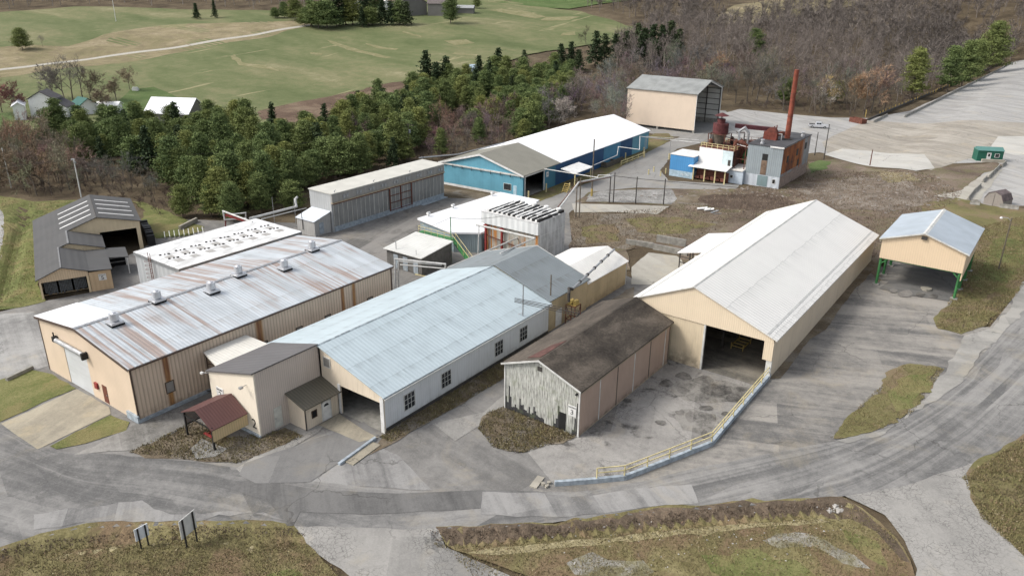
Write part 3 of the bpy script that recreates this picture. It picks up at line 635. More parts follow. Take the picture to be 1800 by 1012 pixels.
fw = MB(); slices(fw, [p[0] for p in prof], y0, .15, poly_z(prof), [(-85.3, -80.2, 0, 4.9)]); fw.build('front_wall', T_front, t)
w_ = MB(); zf = poly_z(prof)
slices(w_, [x0, -81.2, x1], y1-.15, .15, zf); slices(w_, [y0+.15, y1-.15], x0, .15, lambda v: 6.7, axis='y'); slices(w_, [y0+.15, y1-.15], x1-.15, .15, lambda v: 6.25, axis='y')
w_.build('wall', T_right, t)
r, q = gable_roof(prof, y0, y1, .25, .25, .1); r.build('roof', T_roof, t)
MB().add([(x0-.25, y0-.27, 6.72+.04+.11), (-81.25, y0-.27, 7.82+.13), (-81.25, y0+4.6, 7.82+.13), (x0-.25, y0+4.6, 6.72+.04+.11)], [(0, 1, 2, 3)])
rp = MB(); rp.prism([(x0-.26, y0-.28, 6.83), (-81.3, y0-.28, 7.955), (-81.3, y0-.28, 7.99), (x0-.26, y0-.28, 6.865)], (0, 4.9, 0)); rp.build('roof_patch', siding('white_roof_panel', (.74, .75, .76), .42, .2, 'y', dirt=.05), t)
rc = MB(); rc.prism([(-81.5, y0-.3, 7.93), (-81.2, y0-.3, 8.0), (-80.9, y0-.3, 7.93)], (0, y1-y0+.6, 0)); rc.build('ridge_cap', M_steel, t)
tr = trim_line(q, y0-.31, h=.2); tr.box(x1-.02, x1+.1, y0-.06, y0+.1, 0, 6.2); tr.box(x0-.06, x0+.06, y0-.05, y0+.1, 0, 6.6)
tr.box(x1+.0, x1+.08, y1-.15, y1+.02, 0, 6.2); tr.beam((x1+.3, y0-.2, 6.18), (x1+.3, y1+.2, 6.18), .12, .16); tr.build('trim', T_trim, t)
rd = MB(); rd.box(-85.3, -80.2, y0+.05, y0+.1, 0, 4.9); o = rd.build('roll_door', siding('roll_door_slats', (.60, .62, .63), .12, .2, 'z', dirt=.3, dirtcol=(.3, .3, .28)), t)
hd = MB(); hd.tube((-86.0, y0-.3, 5.15), (-79.9, y0-.3, 5.15), .28, n=12); hd.build('door_housing', M_steel, o)
hd = MB(); hd.box(-79.95, -79.65, y0-.65, y0-.02, 4.75, 5.5); hd.box(-86.6, -86.1, y0-.5, y0-.02, 4.9, 5.5); hd.tube((-86.4, y0-.3, 5.5), (-86.4, y0-.3, 6.), .08); hd.build('door_motor', M_black, o)
d = MB(); d.box(-77.9, -76.95, y0-.03, y0-.005, .15, 2.25); d = d.build('door', plain('red_brown_door', (.16, .055, .035), .6), t)
hb = MB(); hb.box(-77.1, -77.02, y0-.08, y0-.03, 1.1, 1.25); hb.build('handle', M_steel, d)
f = MB(); f.box(-79.3, -78.7, y0-.2, y0-.01, 1.4, 2.1); f.build('fire_box', M_red, t)
k = MB(); k.box(-73.1, x1+.25, y0-.22, y0-.01, -.3, .85); k.box(x1+.002, x1+.25, y0-.01, y1, -.3, .35); k.build('plinth', M_bluec, t)
for yy in (36.3, 48.3, 53.4, 57.9, 65.2): vwall_window(t, x1, yy, yy+.85, 1.9, 3.1, 1, M_brfr, plain('dusty_pane', (.28, .27, .25), .6), 1, 1)
rs = plain('rust_stain', (.30, .12, .03), .9, var=.6, scale=1.2)
for yy, ww in ((47.6, 1.3), (60.9, .7), (62.6, .6)):
    s_ = MB(); s_.box(x1+.002, x1+.012, yy, yy+ww, .4, 6.0)
M_vent = plain('bare_aluminium', (.62, .63, .65), .35, .6, var=.2)
def vent(x, y, z, par):
    b = MB(); b.box(-.68, .68, -.68, .68, .0, .25); o = b.build('roof_vent', M_vent, par); o.location = (x, y, z)
    c = MB(); c.tube((0, 0, .28), (0, 0, .42), .42, n=14); c.tube((0, 0, .42), (0, 0, 1.15), .53, .48, n=16); c.tube((0, 0, 1.15), (0, 0, 1.25), .3, .2, n=12); c.build('fan_hood', M_vent, o, False)
    e_ = MB(); e_.box(-.72, .72, -.72, .72, -.18, -.0); e_.build('kerb', M_dark, o)
for k, (px, py) in enumerate(((202, 567), (277, 531), (372, 511), (420, 485), (500, 470), (549, 441))):
    X, Y = at(px, py, 7.8); vent(X, Y, zf(X)+.25, t)

# ---- white carport between tan warehouse and annex
t = thing('carport', 'cream flat canopy spanning between the tan warehouse and the tall cream annex', 'carport', (0, 0, 0))
cz = lambda x: 4.05
r = MB(); r.prism([(-75.2+4.1, 41.2, 4.35), (-68.3, 40.8, 4.2), (-68.3, 47.6, 4.2), (-71.1, 47.6, 4.35)], (0, 0, -.18)); 
r = MB(); r.prism([(-70.95, 40.9, 5.0), (-66.9, 39.9, 4.8), (-66.9, 46.6, 4.8), (-70.95, 46.3, 5.0)], (0, 0, -.2)); r.build('roof', siding('cream_roof', (.66, .64, .58), .4, .08, 'y', dirt=.1), t)
p = MB(); [p.beam((x_, 41.0, 0), (x_, 41.0, 4.7), .12, .12) for x_ in (-70.7, -67.2)]; p.beam((-70.9, 41.0, 4.6), (-67.0, 41.0, 4.55), .12, .25); p.beam((-70.7, 41, 3.6), (-67.2, 41, 4.5), .08, .08); p.build('posts', T_trim, t)
t = MB(); rr = random.Random(3)
for k in range(26):
    a = Vector((-69.4+rr.uniform(-1.3, 1.3), 41.6+rr.uniform(-.6, 1), .1+rr.random()*.3)); b_ = a+Vector((rr.uniform(-1, 1), rr.uniform(-1, 1), rr.uniform(-.2, .7))); t.beam(a, b_, .12, .07)
solo(t, 'scrap_pile', M_dsteel, 'dark heap of scrap metal lying under the cream canopy beside the tan warehouse', 'scrap')

# ---- tall cream annex numbered 2 -------------------------------------------
A_cream = siding('cream_front_siding', (.76, .69, .57), .25, .05, dirt=.08, blotch=.06)
A_rib = siding('taupe_ribbed_siding', (.56, .49, .43), .25, .35, dirt=.12, blotch=.06)
t = thing('annex', 'tall cream annex with a dark mono-pitch roof and painted number 2', 'building', (0, 0, 0))
ax0, ax1, ay0, ay1 = -66.6, -58.9, 38.6, 46.6
za = lambda x: float(np.interp(x, [ax0, ax1], [5.0, 7.15]))
w_ = MB(); slices(w_, [ax0, ax1], ay0, .15, za); w_.build('front_wall', A_cream, t)
w_ = MB(); slices(w_, [ay0+.15, ay1], ax1-.15, .15, lambda v: 7.15, axis='y'); slices(w_, [ay0+.15, ay1], ax0, .15, lambda v: 5.0, axis='y'); w_.build('side_wall', A_rib, t)
r = MB(); r.prism([(ax0-.25, ay0-.2, 5.0), (ax1+.1, ay0-.2, 7.22), (ax1+.1, ay0-.2, 7.36), (ax0-.25, ay0-.2, 5.14)], (0, ay1-ay0+.2, 0)); r.build('roof', siding('charcoal_roof', (.12, .115, .115), .4, .2, 'y', dirt=.1), t)
b = MB(); b.box(ax0+1.5, ax1+.1, ay0-.13, ay0-.01, -.2, .35); b.build('plinth', M_bluec, t)
text('2', 1.5, M_black, t, (ax1-.8, ay0-.02, 1.35), FRONT, 'numeral')
p = MB(); p.box(-65.55, -64.35, ay0-.05, ay0-.01, 2.4, 3.7); o = p.build('number_sign', M_white, t); text('BUILDING', .24, M_black, o, (-64.95, ay0-.06, 3.45), FRONT, 'lettering', .9); text('2', .9, M_black, o, (-64.95, ay0-.06, 2.9), FRONT, 'numeral')
d = MB(); d.box(ax1+.01, ax1+.05, 40.4, 41.35, .25, 2.5); d = d.build('door', plain('pale_door', (.6, .6, .54), .5), t); h_ = MB(); h_.box(ax1+.05, ax1+.1, 40.5, 40.58, 1.3, 1.4); h_.build('handle', M_steel, d)
l = MB(); l.beam((ax1-1.3, ay0, 5.6), (ax1-1.3, ay0-.5, 5.6), .05, .05); l.box(ax1-1.45, ax1-1.15, ay0-.8, ay0-.45, 5.45, 5.65); l.build('wall_lamp', M_steel, t)
l = MB(); l.beam((ax0+.1, ay0, 4.9), (ax0-.4, ay0-.4, 4.9), .05, .05); l.box(ax0-.6, ax0-.3, ay0-.6, ay0-.35, 4.8, 4.98); l.build('wall_lamp', M_white, t)
# door shed
t = thing('entrance_shed', 'small cream lean-to entrance with dark ribbed roof and arched-window door', 'shed', (0, 0, 0))
sx0, sx1, sy0, sy1 = -58.88, -56.3, 42.2, 46.5
zs = lambda x: float(np.interp(x, [sx0, sx1], [3.5, 2.65]))
w_ = MB(); slices(w_, [sx0, sx1], sy0, .12, zs); slices(w_, [sx0, sx1], sy1-.12, .12, zs); slices(w_, [sy0+.12, sy1-.12], sx1-.12, .12, lambda v: 2.65, axis='y'); w_.build('wall', siding('cream_shed_siding', (.66, .57, .45), .25, .2, dirt=.15), t)
r = MB(); r.prism([(sx0, sy0-.3, 3.52), (sx1+.35, sy0-.3, 2.56), (sx1+.35, sy0-.3, 2.66), (sx0, sy0-.3, 3.62)], (0, sy1-sy0+.6, 0)); r.build('roof', siding('moss_dark_roof', (.12, .11, .085), .35, .6, 'y', dirt=.3), t)
d = MB(); d.box(sx1+.005, sx1+.05, 44.4, 45.4, .1, 2.2); d = d.build('door', M_white, t)
a = MB(); a.prism([(sx1+.05, 44.9+.32*math.cos(x_), 1.72+.3*math.sin(x_)) for x_ in np.linspace(0, math.pi, 9)], (.02, 0, 0)); a.build('arched_window', M_glass, d)
ml = MB(); ml.box(sx1+.005, sx1+.09, 44.28, 44.4, .1, 2.3); ml.box(sx1+.005, sx1+.09, 45.4, 45.52, .1, 2.3); ml.box(sx1+.005, sx1+.09, 44.28, 45.52, 2.2, 2.32); ml.build('door_frame', M_wfr, d)
vwall_window(t, sx1, 43.05, 43.6, 1.15, 1.85, 1, M_brfr, M_dark, 1, 1)
tr = MB(); tr.box(sx1-.02, sx1+.06, sy0-.06, sy0+.06, 0, 2.6); tr.build('corner_trim', M_dsteel, t)
# maroon porch
t = thing('porch', 'maroon gabled porch on black posts with a slatted yellow side', 'porch', (0, 0, 0))
px0, px1, py0, py1, pzr = -65.2, -60.5, 34.5, 38.45, 3.9
pm = (px0+px1)/2; pp = [(px0, 2.7), (pm+.1, 3.75), (px1, 2.45)]
r, q = gable_roof(pp, py0, py1-.15, .15, .2, .08); r.build('roof', siding('maroon_roof', (.115, .055, .05), .3, .35, 'y', dirt=.1), t)
s_ = MB(); s_.box(px1-.08, px1, py0, py1, 1.05, 2.42); s_.build('side_panel', siding('yellow_slats', (.58, .45, .26), .26, .4, dirt=.15), t)
s_ = MB(); s_.box(px0, px0+.06, py0+.1, py1, 1.3, 2.6); s_.build('left_panel', M_steel, t)
for (a, b_) in ((px0+.05, py0+.05), (px1-.1, py0+.05)):
    s_ = MB(); s_.box(a-.08, a+.08, b_-.08, b_+.08, -.1, 2.6); s_.build('post', M_black, t)
s_ = MB(); s_.box(px0, px1, py0+.02, py0+.1, 2.3, 2.42); s_.box(px0+.02, px0+.1, py0+.1, py1, 1.25, 1.35); s_.build('rail', M_black, t)
b = MB(); b.box(-63.6, -62.2, 35.9, 36.5, .75, .85); b.beam((-63.4, 36.2, 0), (-63.4, 36.2, .75), .1, .4); b.beam((-62.4, 36.2, 0), (-62.4, 36.2, .75), .1, .4); b.box(-63.6, -62.2, 35.3, 35.6, .42, .48); b.beam((-63.3, 35.4, .42), (-63.3, 36.9, .42), .08, .08); b.beam((-62.5, 35.4, .42), (-62.5, 36.9, .42), .08, .08); b.box(-63.6, -62.2, 36.8, 37.1, .42, .48)
solo(b, 'picnic_table', M_red, 'red picnic table standing under the maroon porch', 'table')

# ---- long pale blue roofed shed ---------------------------------------------
L_roof = siding('pale_blue_roof', (.44, .515, .545), .5, .09, 'y', lap=3.2, panel=.07, bump=.018, dirt=.3, dirtcol=(.25, .28, .29), blotch=.10, rough=.5)
L_wall = siding('white_side_siding', (.66, .68, .69), .3, .15, dirt=.25, base=1.2, dirtcol=(.22, .21, .19), blotch=.1)
t = thing('long_shed', 'long shed with pale blue roof, white side wall and open front bay', 'shed', (0, 0, 0))
lx0, lx1, ly0, ly1 = -67.6, -49.7, 46.7, 76.2
prof = [(lx0, 4.6), (-58.85, 7.1), (lx1, 4.25)]
w_ = MB(); slices(w_, [ly0+.15, ly1], lx1-.15, .15, lambda v: 4.25, axis='y', z0=.5); slices(w_, [ly0+.15, ly1], lx0, .15, lambda v: 4.6, axis='y'); w_.build('wall', L_wall, t)
w_ = MB(); slices(w_, [-58.75, lx1], ly0, .15, poly_z(prof), [(-56.0, -50.15, 0, 3.35)]); w_.build('front_wall', siding('cream_gable_siding', (.70, .61, .48), .25, .10, dirt=.25), t)
r, q = gable_roof(prof, ly0, ly1, .25, .35, .12); r.build('roof', L_roof, t)
rc = MB(); rc.prism([(-59.02, ly0-.3, 7.2), (-58.85, ly0-.3, 7.28), (-58.68, ly0-.3, 7.2)], (0, ly1-ly0+.3, 0)); rc.build('ridge_cap', plain('old_ridge_metal', (.36, .42, .45), .6, var=.6, scale=2), t)
gt = MB(); gt.beam((lx1+.42, ly0-.2, 4.05), (lx1+.42, ly1+.2, 4.05), .14, .14); gt.build('gutter', M_wfr, t)
k = MB(); k.box(lx1-.12, lx1-.03, ly0+.2, ly1, -.3, .49); k.build('foundation', plain('dark_foundation', (.07, .065, .06), .9), t)
tr = MB(); tr.box(-50.15, lx1+.02, ly0-.08, ly0-.003, 0, 4.0); tr.box(-56.35, -56.0, ly0-.06, ly0-.003, 0, 3.5); tr.build('door_posts', M_white, t)
fl = MB(); fl.box(lx0+.2, lx1-.2, ly0, ly1-.2, -.05, .03); fl.build('floor', M_slab, t)
fb = MB(); fb.box(-58.7, -58.6, ly0+.2, ly1, .03, 6.8); fb.build('partition', M_wood, t)
ywall_window(t, ly0, -58.2, -57.3, 5.0, 6.0, -1, M_wfr, plain('boarded', (.25, .24, .22), .9))
for yy in (49.6, 55.4, 64.9, 69.9): vwall_window(t, lx1, yy, yy+1.5, 1.25, 3.0, 1, M_wfr, M_glass, 3, 3)
# dark grey section behind
t = thing('mid_shed', 'grey roofed middle section with tan side wall behind the pale blue roof', 'shed', (0, 0, 0))
prof = [(-67.2, 4.7), (-58.5, 7.35), (-49.9, 4.5)]
G_roof = siding('slate_grey_roof', (.20, .225, .235), .5, .06, 'y', lap=4.0, dirt=.12, blotch=.12)
S_tan = siding('stained_tan_wall', (.50, .41, .26), .3, .08, dirt=.4, base=1.5, dirtcol=(.25, .2, .13), blotch=.2)
gable_walls(prof, 76.55, 86.0).build('wall', S_tan, t); r, q = gable_roof(prof, 76.5, 86, .2, .35, .12); r.build('roof', G_roof, t)
tr = trim_line(q, 86.2, h=.12, z=.1); tr.build('trim', M_wfr, t)
d = MB(); d.box(-49.89, -49.84, 78.2, 79.6, .2, 2.5); d.build('door', M_white, t)
t = thing('far_shed', 'white roofed low section with stained tan side wall at the far end', 'shed', (0, 0, 0))
prof = [(-59.6, 3.6), (-57.2, 4.2), (-53.5, 5.25), (-50.1, 3.75)]
gable_walls(prof, 86.25, 97.6).build('wall', S_tan, t); r, q = gable_roof(prof, 86.3, 97.6, .2, .3, .12); r.build('roof', siding('white_seam_roof', (.74, .73, .69), .5, .05, 'y', dirt=.08, dirtcol=(.45, .44, .42)), t)
cb = MB(); cb.box(-50.2, -50.04, 97.55, 97.66, 0, 3.6); cb.build('corner_trim', M_wfr, t)
# auger leaning over the roofs and its little tower
t = thing('conveyor', 'long grey auger pipe resting across the white and grey roofs', 'conveyor', (0, 0, 0))
a = Vector((-49.0, 80.6, 5.0)); b_ = Vector((-51.7, 96.5, 5.55))
m = MB(); m.tube(a, b_, .16, n=10); m.build('tube', M_steel, t); m = MB()
for k in range(1, 6): p = a.lerp(b_, k/6); m.tube(p-(b_-a).normalized()*.12, p+(b_-a).normalized()*.12, .24, n=10)
m.path([a, a+Vector((-.1, -.6, .25)), a+Vector((.2, -1.1, -.2)), a+Vector((.3, -1.2, -1.2))], .2, 8); m.build('fittings', M_dsteel, t)
t = thing('hopper_frame', 'rusty square steel stand with a yellow motor against the tan wall', 'stand', (0, 0, 0))
m = MB(); X, Y = -48.6, 80.4
for dx in (-.7, .7):
    for dy in (-.7, .7): m.beam((X+dx, Y+dy, 0), (X+dx, Y+dy, 3.0), .1, .1)
for z_ in (1.0, 3.0):
    for dx in (-.7, .7): m.beam((X+dx, Y-.7, z_), (X+dx, Y+.7, z_), .08, .08); m.beam((X-.7, Y+dx, z_), (X+.7, Y+dx, z_), .08, .08)
m.beam((X+.7, Y-.7, .1), (X+.7, Y+.7, 2.9), .06, .06); m.beam((X-.7, Y-.7, 2.9), (X+.7, Y-.7, .1), .06, .06); m.build('frame', M_rust, t)
m = MB(); m.box(X-.65, X+.65, Y-.65, Y+.65, 3.0, 3.1); m.tube((X-.2, Y-.5, 3.45), (X-.2, Y+.2, 3.45), .3, n=10); m.box(X+.2, X+.6, Y-.4, Y+.4, 3.1, 3.7); m.build('motor', M_yel, t)

# ---- weathered shed number 3 -------------------------------------------------
def weathered():
    n = NT('weathered_board'); o = n.xyz(); s_ = n.ma('ADD', o[0], o[1])
    st = n.noise(1, 6, n.comb(n.ma('MULTIPLY', s_, 7.), n.ma('MULTIPLY', o[2], .8), 0.), .7)
    c = n.ramp(st, (.33, (.16, .16, .145)), (.5, (.40, .405, .37)), (.68, (.60, .60, .56)))
    w1 = n.white(n.ma('FLOOR', n.ma('MULTIPLY', s_, 5.)))
    low = n.ma('LESS_THAN', o[2], n.ma('ADD', .55, n.ma('MULTIPLY', n.ma('POWER', w1, 4.), 2.6)))
    c = n.mix(n.ma('MULTIPLY', low, n.mr(n.white(n.ma('FLOOR', n.ma('MULTIPLY', s_, .9))), .15, .3)), c, (.045, .045, .047))
    c = n.mix(n.ma('MULTIPLY', n.mr(n.noise(.9, 4), .5, .7), .4), c, (.16, .19, .10))
    n.bump(n.ma('SINE', n.ma('MULTIPLY', s_, 31.4)), .02); return n.out(c, .9)
M_wb = weathered()
t = thing('weathered_shed', 'weathered grey-green board shed with dark mossy roof and sign 3', 'shed', (0, 0, 0))
prof = [(-43.0, 5.45), (-38.6, 7.1), (-33.8, 5.3)]; y0, y1 = 57.9, 78.2
w_ = MB(); slices(w_, [p[0] for p in prof], y0, .12, poly_z(prof)); w_.build('front_wall', M_wb, t)
w_ = MB(); slices(w_, [p[0] for p in prof], y1-.12, .12, poly_z(prof)); slices(w_, [y0+.12, y1-.12], -43, .12, lambda v: 5.45, axis='y'); w_.build('back_wall', M_wb, t)
bays = [(58.0, 61.9), (61.9, 65.6), (65.6, 69.4), (69.4, 73.2), (73.2, 77.0), (77.0, 78.1)]
M_pink = siding('dusty_pink_siding', (.42, .31, .245), .28, .3, dirt=.12, base=.9, blotch=.1)
for i, (a, b_) in enumerate(bays):
    p = MB(); p.box(-33.92, -33.8, a+.06, b_-.06, .12, 4.85); p.build('side_panel', M_pink, t)
    p = MB(); p.box(-33.95, -33.76, b_-.06, b_+.06, 0, 4.9); p.build('panel_post', M_wfr if i % 2 == 0 else M_pole, t)
p = MB(); p.box(-33.95, -33.7, y0, y1, 4.87, 5.28); p.box(-33.95, -33.74, y0, y1, 0, .1); p.build('fascia', plain('tan_fascia', (.36, .30, .22), .8), t)
def oldroof():
    n = NT('mossy_shingle_roof'); a = n.noise(.35, 6, n.vec(scale=(1, .5, 1)), .7, .5); b = n.noise(4, 4)
    c = n.ramp(n.ma('ADD', n.ma('MULTIPLY', a, .75), n.ma('MULTIPLY', b, .25)), (.38, (.035, .031, .027)), (.52, (.07, .06, .05)), (.66, (.13, .11, .09)))
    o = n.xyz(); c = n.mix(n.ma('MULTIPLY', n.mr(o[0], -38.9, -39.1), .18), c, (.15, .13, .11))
    n.bump(b, .04); return n.out(c, .95, 0, .1)
r, q = gable_roof(prof, y0, y1, .3, .3, .14); r.build('roof', oldroof(), t)
rc = MB(); rc.prism([(-40.6, y0+.6, 6.53), (-38.9, y0+.6, 7.16), (-38.9, y0+5.5, 7.16), (-40.0, y0+4.2, 6.76)], (0, 0, .03)); rc.build('roof_patch', plain('red_brown_patch', (.12, .06, .05), .9, var=.5), t)
tr = trim_line(q, y0-.36, h=.1, z=.08); tr.box(-43.04, -42.9, y0-.08, y0+.0, 0, 5.3); tr.box(-33.9, -33.72, y0-.08, y0-.0, 0, 5.2); tr.build('trim', M_wfr, t)
p = MB(); p.box(-36.1, -35.3, y0-.03, y0-.004, .15, 2.15); p.build('door', M_black, t)
p = MB(); p.box(-34.05, -33.92, y0-.05, y0-.004, .3, 3.8); p.build('corner_gap', M_black, t)
p = MB(); p.box(-38.9, -38.3, y0-.03, y0-.003, 5.9, 6.4); p.build('gable_vent', M_dsteel, t)
numsign(t, '3', -34.6, y0, 2.75, .95, 1.2)
l = MB(); l.tube((-34.1, y0-.05, 4.9), (-34.1, y0-.25, 4.8), .12, n=8); l.build('wall_lamp', M_black, t)

# ---- big white roofed barn ----------------------------------------------------
t = thing('white_roofed_barn', 'huge cream barn with bright white gable roof and open front bay', 'barn', (0, 0, 0))
bx0, bx1, by0, by1 = -38.9, -21.9, 79.0, 125.2
prof = [(bx0, 6.9), (-31.6, 10.1), (bx1, 6.35)]
B_side = siding('cream_barn_siding', (.64, .54, .41), .3, .14, dirt=.25, base=1.0, blotch=.07)
B_up = siding('cream_gable_siding_light', (.68, .57, .42), .25, .16, dirt=.06, blotch=.05)
zf = poly_z(prof)
w_ = MB(); slices(w_, [p[0] for p in prof], by0-.12, .12, zf, z0=5.85); w_.box(-22.9, bx1+.05, by0-.12, by0, 3.6, 5.84); w_.build('gable', B_up, t)
w_ = MB(); slices(w_, [bx0, -29.9], by0, .15, lambda x: 5.85); w_.build('front_wall', siding('cream_front_stained', (.62, .52, .37), .3, .05, dirt=.25, base=2.6, dirtcol=(.06, .05, .04), blotch=.1), t)
w_ = MB(); slices(w_, [by0+.15, by1-.15], bx1-.15, .15, lambda v: 6.35, axis='y'); slices(w_, [by0+.15, by1-.15], bx0, .15, lambda v: 6.9, axis='y'); slices(w_, [p[0] for p in prof], by1-.15, .15, zf); w_.build('wall', B_side, t)
p = MB(); p.box(-22.45, bx1+.08, by0-.05, by0+.2, 0, 3.6); p.box(-30.0, -29.8, by0-.06, by0+.2, 0, 5.85); p.build('door_posts', M_wfr, t)
r, q = gable_roof(prof, by0, by1, .35, .45, .14); r.build('roof', siding('bright_white_roof', (.66, .65, .62), .6, .03, 'y', lap=5.5, panel=.04, dirt=.04, dirtcol=(.5, .5, .48), blotch=.04), t)
s_ = MB()
for fx in (.93,):
    a = Vector((bx1, 0, 6.35)).lerp(Vector((-31.6, 0, 10.1)), .07); s_.prism([(a.x-.12, by0-.3, a.z+.19), (a.x+.12, by0-.3, a.z+.11), (a.x+.12, by0-.3, a.z+.14), (a.x-.12, by0-.3, a.z+.22)], (0, by1-by0+.6, 0))
a = Vector((bx0, 0, 6.9)).lerp(Vector((-31.6, 0, 10.1)), .1); s_.prism([(a.x-.1, by0-.3, a.z+.12), (a.x+.1, by0-.3, a.z+.2), (a.x+.1, by0-.3, a.z+.23), (a.x-.1, by0-.3, a.z+.15)], (0, by1-by0+.6, 0))
s_.prism([(-31.9, by0-.36, 10.12), (-31.6, by0-.36, 10.3), (-31.3, by0-.36, 10.12)], (0, by1-by0+.72, 0)); s_.build('roof_seam', plain('grey_seam', (.5, .5, .48), .6), t)
fl = MB(); fl.box(bx0+.16, bx1-.16, by0+.16, by1-.16, -.05, .045); fl.build('floor', asphalt('barn_floor', (.27, .25, .21), (.10, .095, .085), dirv=0, streak=.9, crack=0, patch=.9, stain=.5), t)
pm = MB(); [pm.box(x_-.12, x_+.12, y_-.12, y_+.12, .04, 6) for x_ in (-30, -26) for y_ in (90, 101, 112)][:0]
[pm.box(-30.2, -29.95, y_-.12, y_+.12, .04, 8.5) for y_ in (86, 93, 100, 107, 114)]; pm.build('posts', M_dsteel, t)
m = MB(); X, Y = -28.9, 86.5
for i in range(4): m.beam((X-.2, Y+i*.9, .5), (X+1.3, Y+i*.9, .5), .08, .08)
m.beam((X-.2, Y, .5), (X-.2, Y+2.7, .5), .1, .1); m.beam((X+1.3, Y, .5), (X+1.3, Y+2.7, .5), .1, .1)
for dx in (-.2, 1.3):
    for dy in (0, 2.7): m.beam((X+dx, Y+dy, 0.04), (X+dx, Y+dy, .9), .08, .08)
solo(m, 'roller_rack', M_yel, 'low yellow steel rack standing just inside the big barn', 'rack')
# lean-to behind the barn
t = thing('lean_to', 'open white roofed lean-to shed on dark posts behind the big barn', 'shed', (0, 0, 0))
X0, Y0 = at(1206, 428, 3.2); X1, Y1 = at(1250, 400, 4.4)
r = MB(); r.prism([(-46.2, 106.8, 3.3), (-39.0, 106.8, 4.9), (-39.0, 106.8, 5.02), (-46.2, 106.8, 3.42)], (0, 12, 0)); r.build('roof', siding('white_lean_roof', (.74, .74, .73), .4, .1, 'y', dirt=.05), t)
w_ = MB(); [w_.box(-45.9, -45.75, y_, y_+.15, 0, 3.35) for y_ in (107, 111, 115, 118.4)]; [w_.box(x_, x_+.15, 107, 107.15, 0, 3.9) for x_ in (-43.8, -41.6)]; [w_.box(-45.85, -39, 107.04, 107.1, z_, z_+.12) for z_ in (.9, 1.8, 2.7)]; w_.box(-46, -39, 118.2, 118.35, 0, 3.4); w_.build('frame', M_dsteel, t)
p = MB(); p.box(-43.4, -42.3, 106.95, 107.0, 2.6, 3.5); p.build('sign_plate', M_white, t)

# ---- raised loading canopy on green legs ---------------------------------------
t = thing('loading_canopy', 'raised tan sided canopy with pale blue roof on green steel legs', 'canopy', (0, 0, 0))
cx0, cx1, cy0, cy1 = -19.2, -8.6, 115.3, 129.6; zb = 1.9
prof = [(cx0, 9.0), (-14.0, 10.7), (cx1, 8.9)]
C_s = siding('peach_ribbed_siding', (.66, .52, .36), .3, .12, dirt=.04, blotch=.05)
w_ = MB(); zf = poly_z(prof)
for yy in (cy0, cy1-.12): slices(w_, [p[0] for p in prof], yy, .12, zf, z0=6.1)
w_.prism([(cx0, cy0+.12, 6.1), (cx0, cy1-.12, 6.1), (cx0, cy1-.12, 9), (cx0, cy0+.12, 9)], (.12, 0, 0)); w_.prism([(cx1, cy0+.12, 5.0), (cx1, cy1-.12, 6.1), (cx1, cy1-.12, 8.9), (cx1, cy0+.12, 8.9)], (-.12, 0, 0)); w_.build('cladding', C_s, t)
r, q = gable_roof(prof, cy0, cy1, .35, .4, .12); r.build('roof', siding('blue_grey_roof', (.38, .43, .475), .5, .06, 'y', dirt=.12, blotch=.15), t)
tr = trim_line(q, cy0-.4, h=.08, z=.06); tr.prism([(-14.3, cy0-.38, 10.74), (-14.0, cy0-.38, 10.9), (-13.7, cy0-.38, 10.74)], (0, cy1-cy0+.76, 0)); tr.build('trim', M_wfr, t)
l = MB(); l.box(-14.35, -13.65, cy0-.3, cy0-.01, 9.9, 10.3); l.build('flood_lamp', M_dsteel, t)
for x_ in (cx0+.25, cx1-.3):
    for y_ in (cy0+.25, cy0+4.7, cy0+9.3, cy1-.3):
        m = MB(); zg = gf(x_, y_); m.box(x_-.17, x_+.17, y_-.05, y_+.05, zg-.2, 6.4); m.box(x_-.05, x_+.05, y_-.17, y_+.17, zg-.2, 6.4); s_ = 1 if x_ < -14 else -1; m.beam((x_, y_, 5.2), (x_+s_*1.1, y_, 6.2), .14, .14); m.build('leg', M_green, t)
        m = MB(); m.box(x_-.45, x_+.45, y_-.45, y_+.45, zg-.3, zg+.18); m.build('footing', M_slab, t)
m = MB(); m.box(cx0+.2, cx0+.35, cy0+.2, cy1-.2, 6.1, 6.35); m.box(cx1-.35, cx1-.2, cy0+.2, cy1-.2, 6.1, 6.35); m.box(cx0+.2, cx1-.2, cy0+.13, cy0+.25, 5.95, 6.2); m.build('beam', M_green, t)
m = MB(); rr = random.Random(5)
for k in range(5): a = 2*math.pi*k/5
bm_pts = [(-12.6+.7*math.cos(a)*(1+.2*math.sin(3*a)), 116.9+.7*math.sin(a), 0) for a in np.linspace(0, 2*math.pi, 10)[:-1]]
zg = gf(-12.6, 116.9); m.prism([(x_, y_, zg) for x_, y_, _ in bm_pts], (0, 0, .35)); solo(m, 'stone_block', M_conc, 'pale broken concrete lump on the pad under the raised canopy', 'rock')

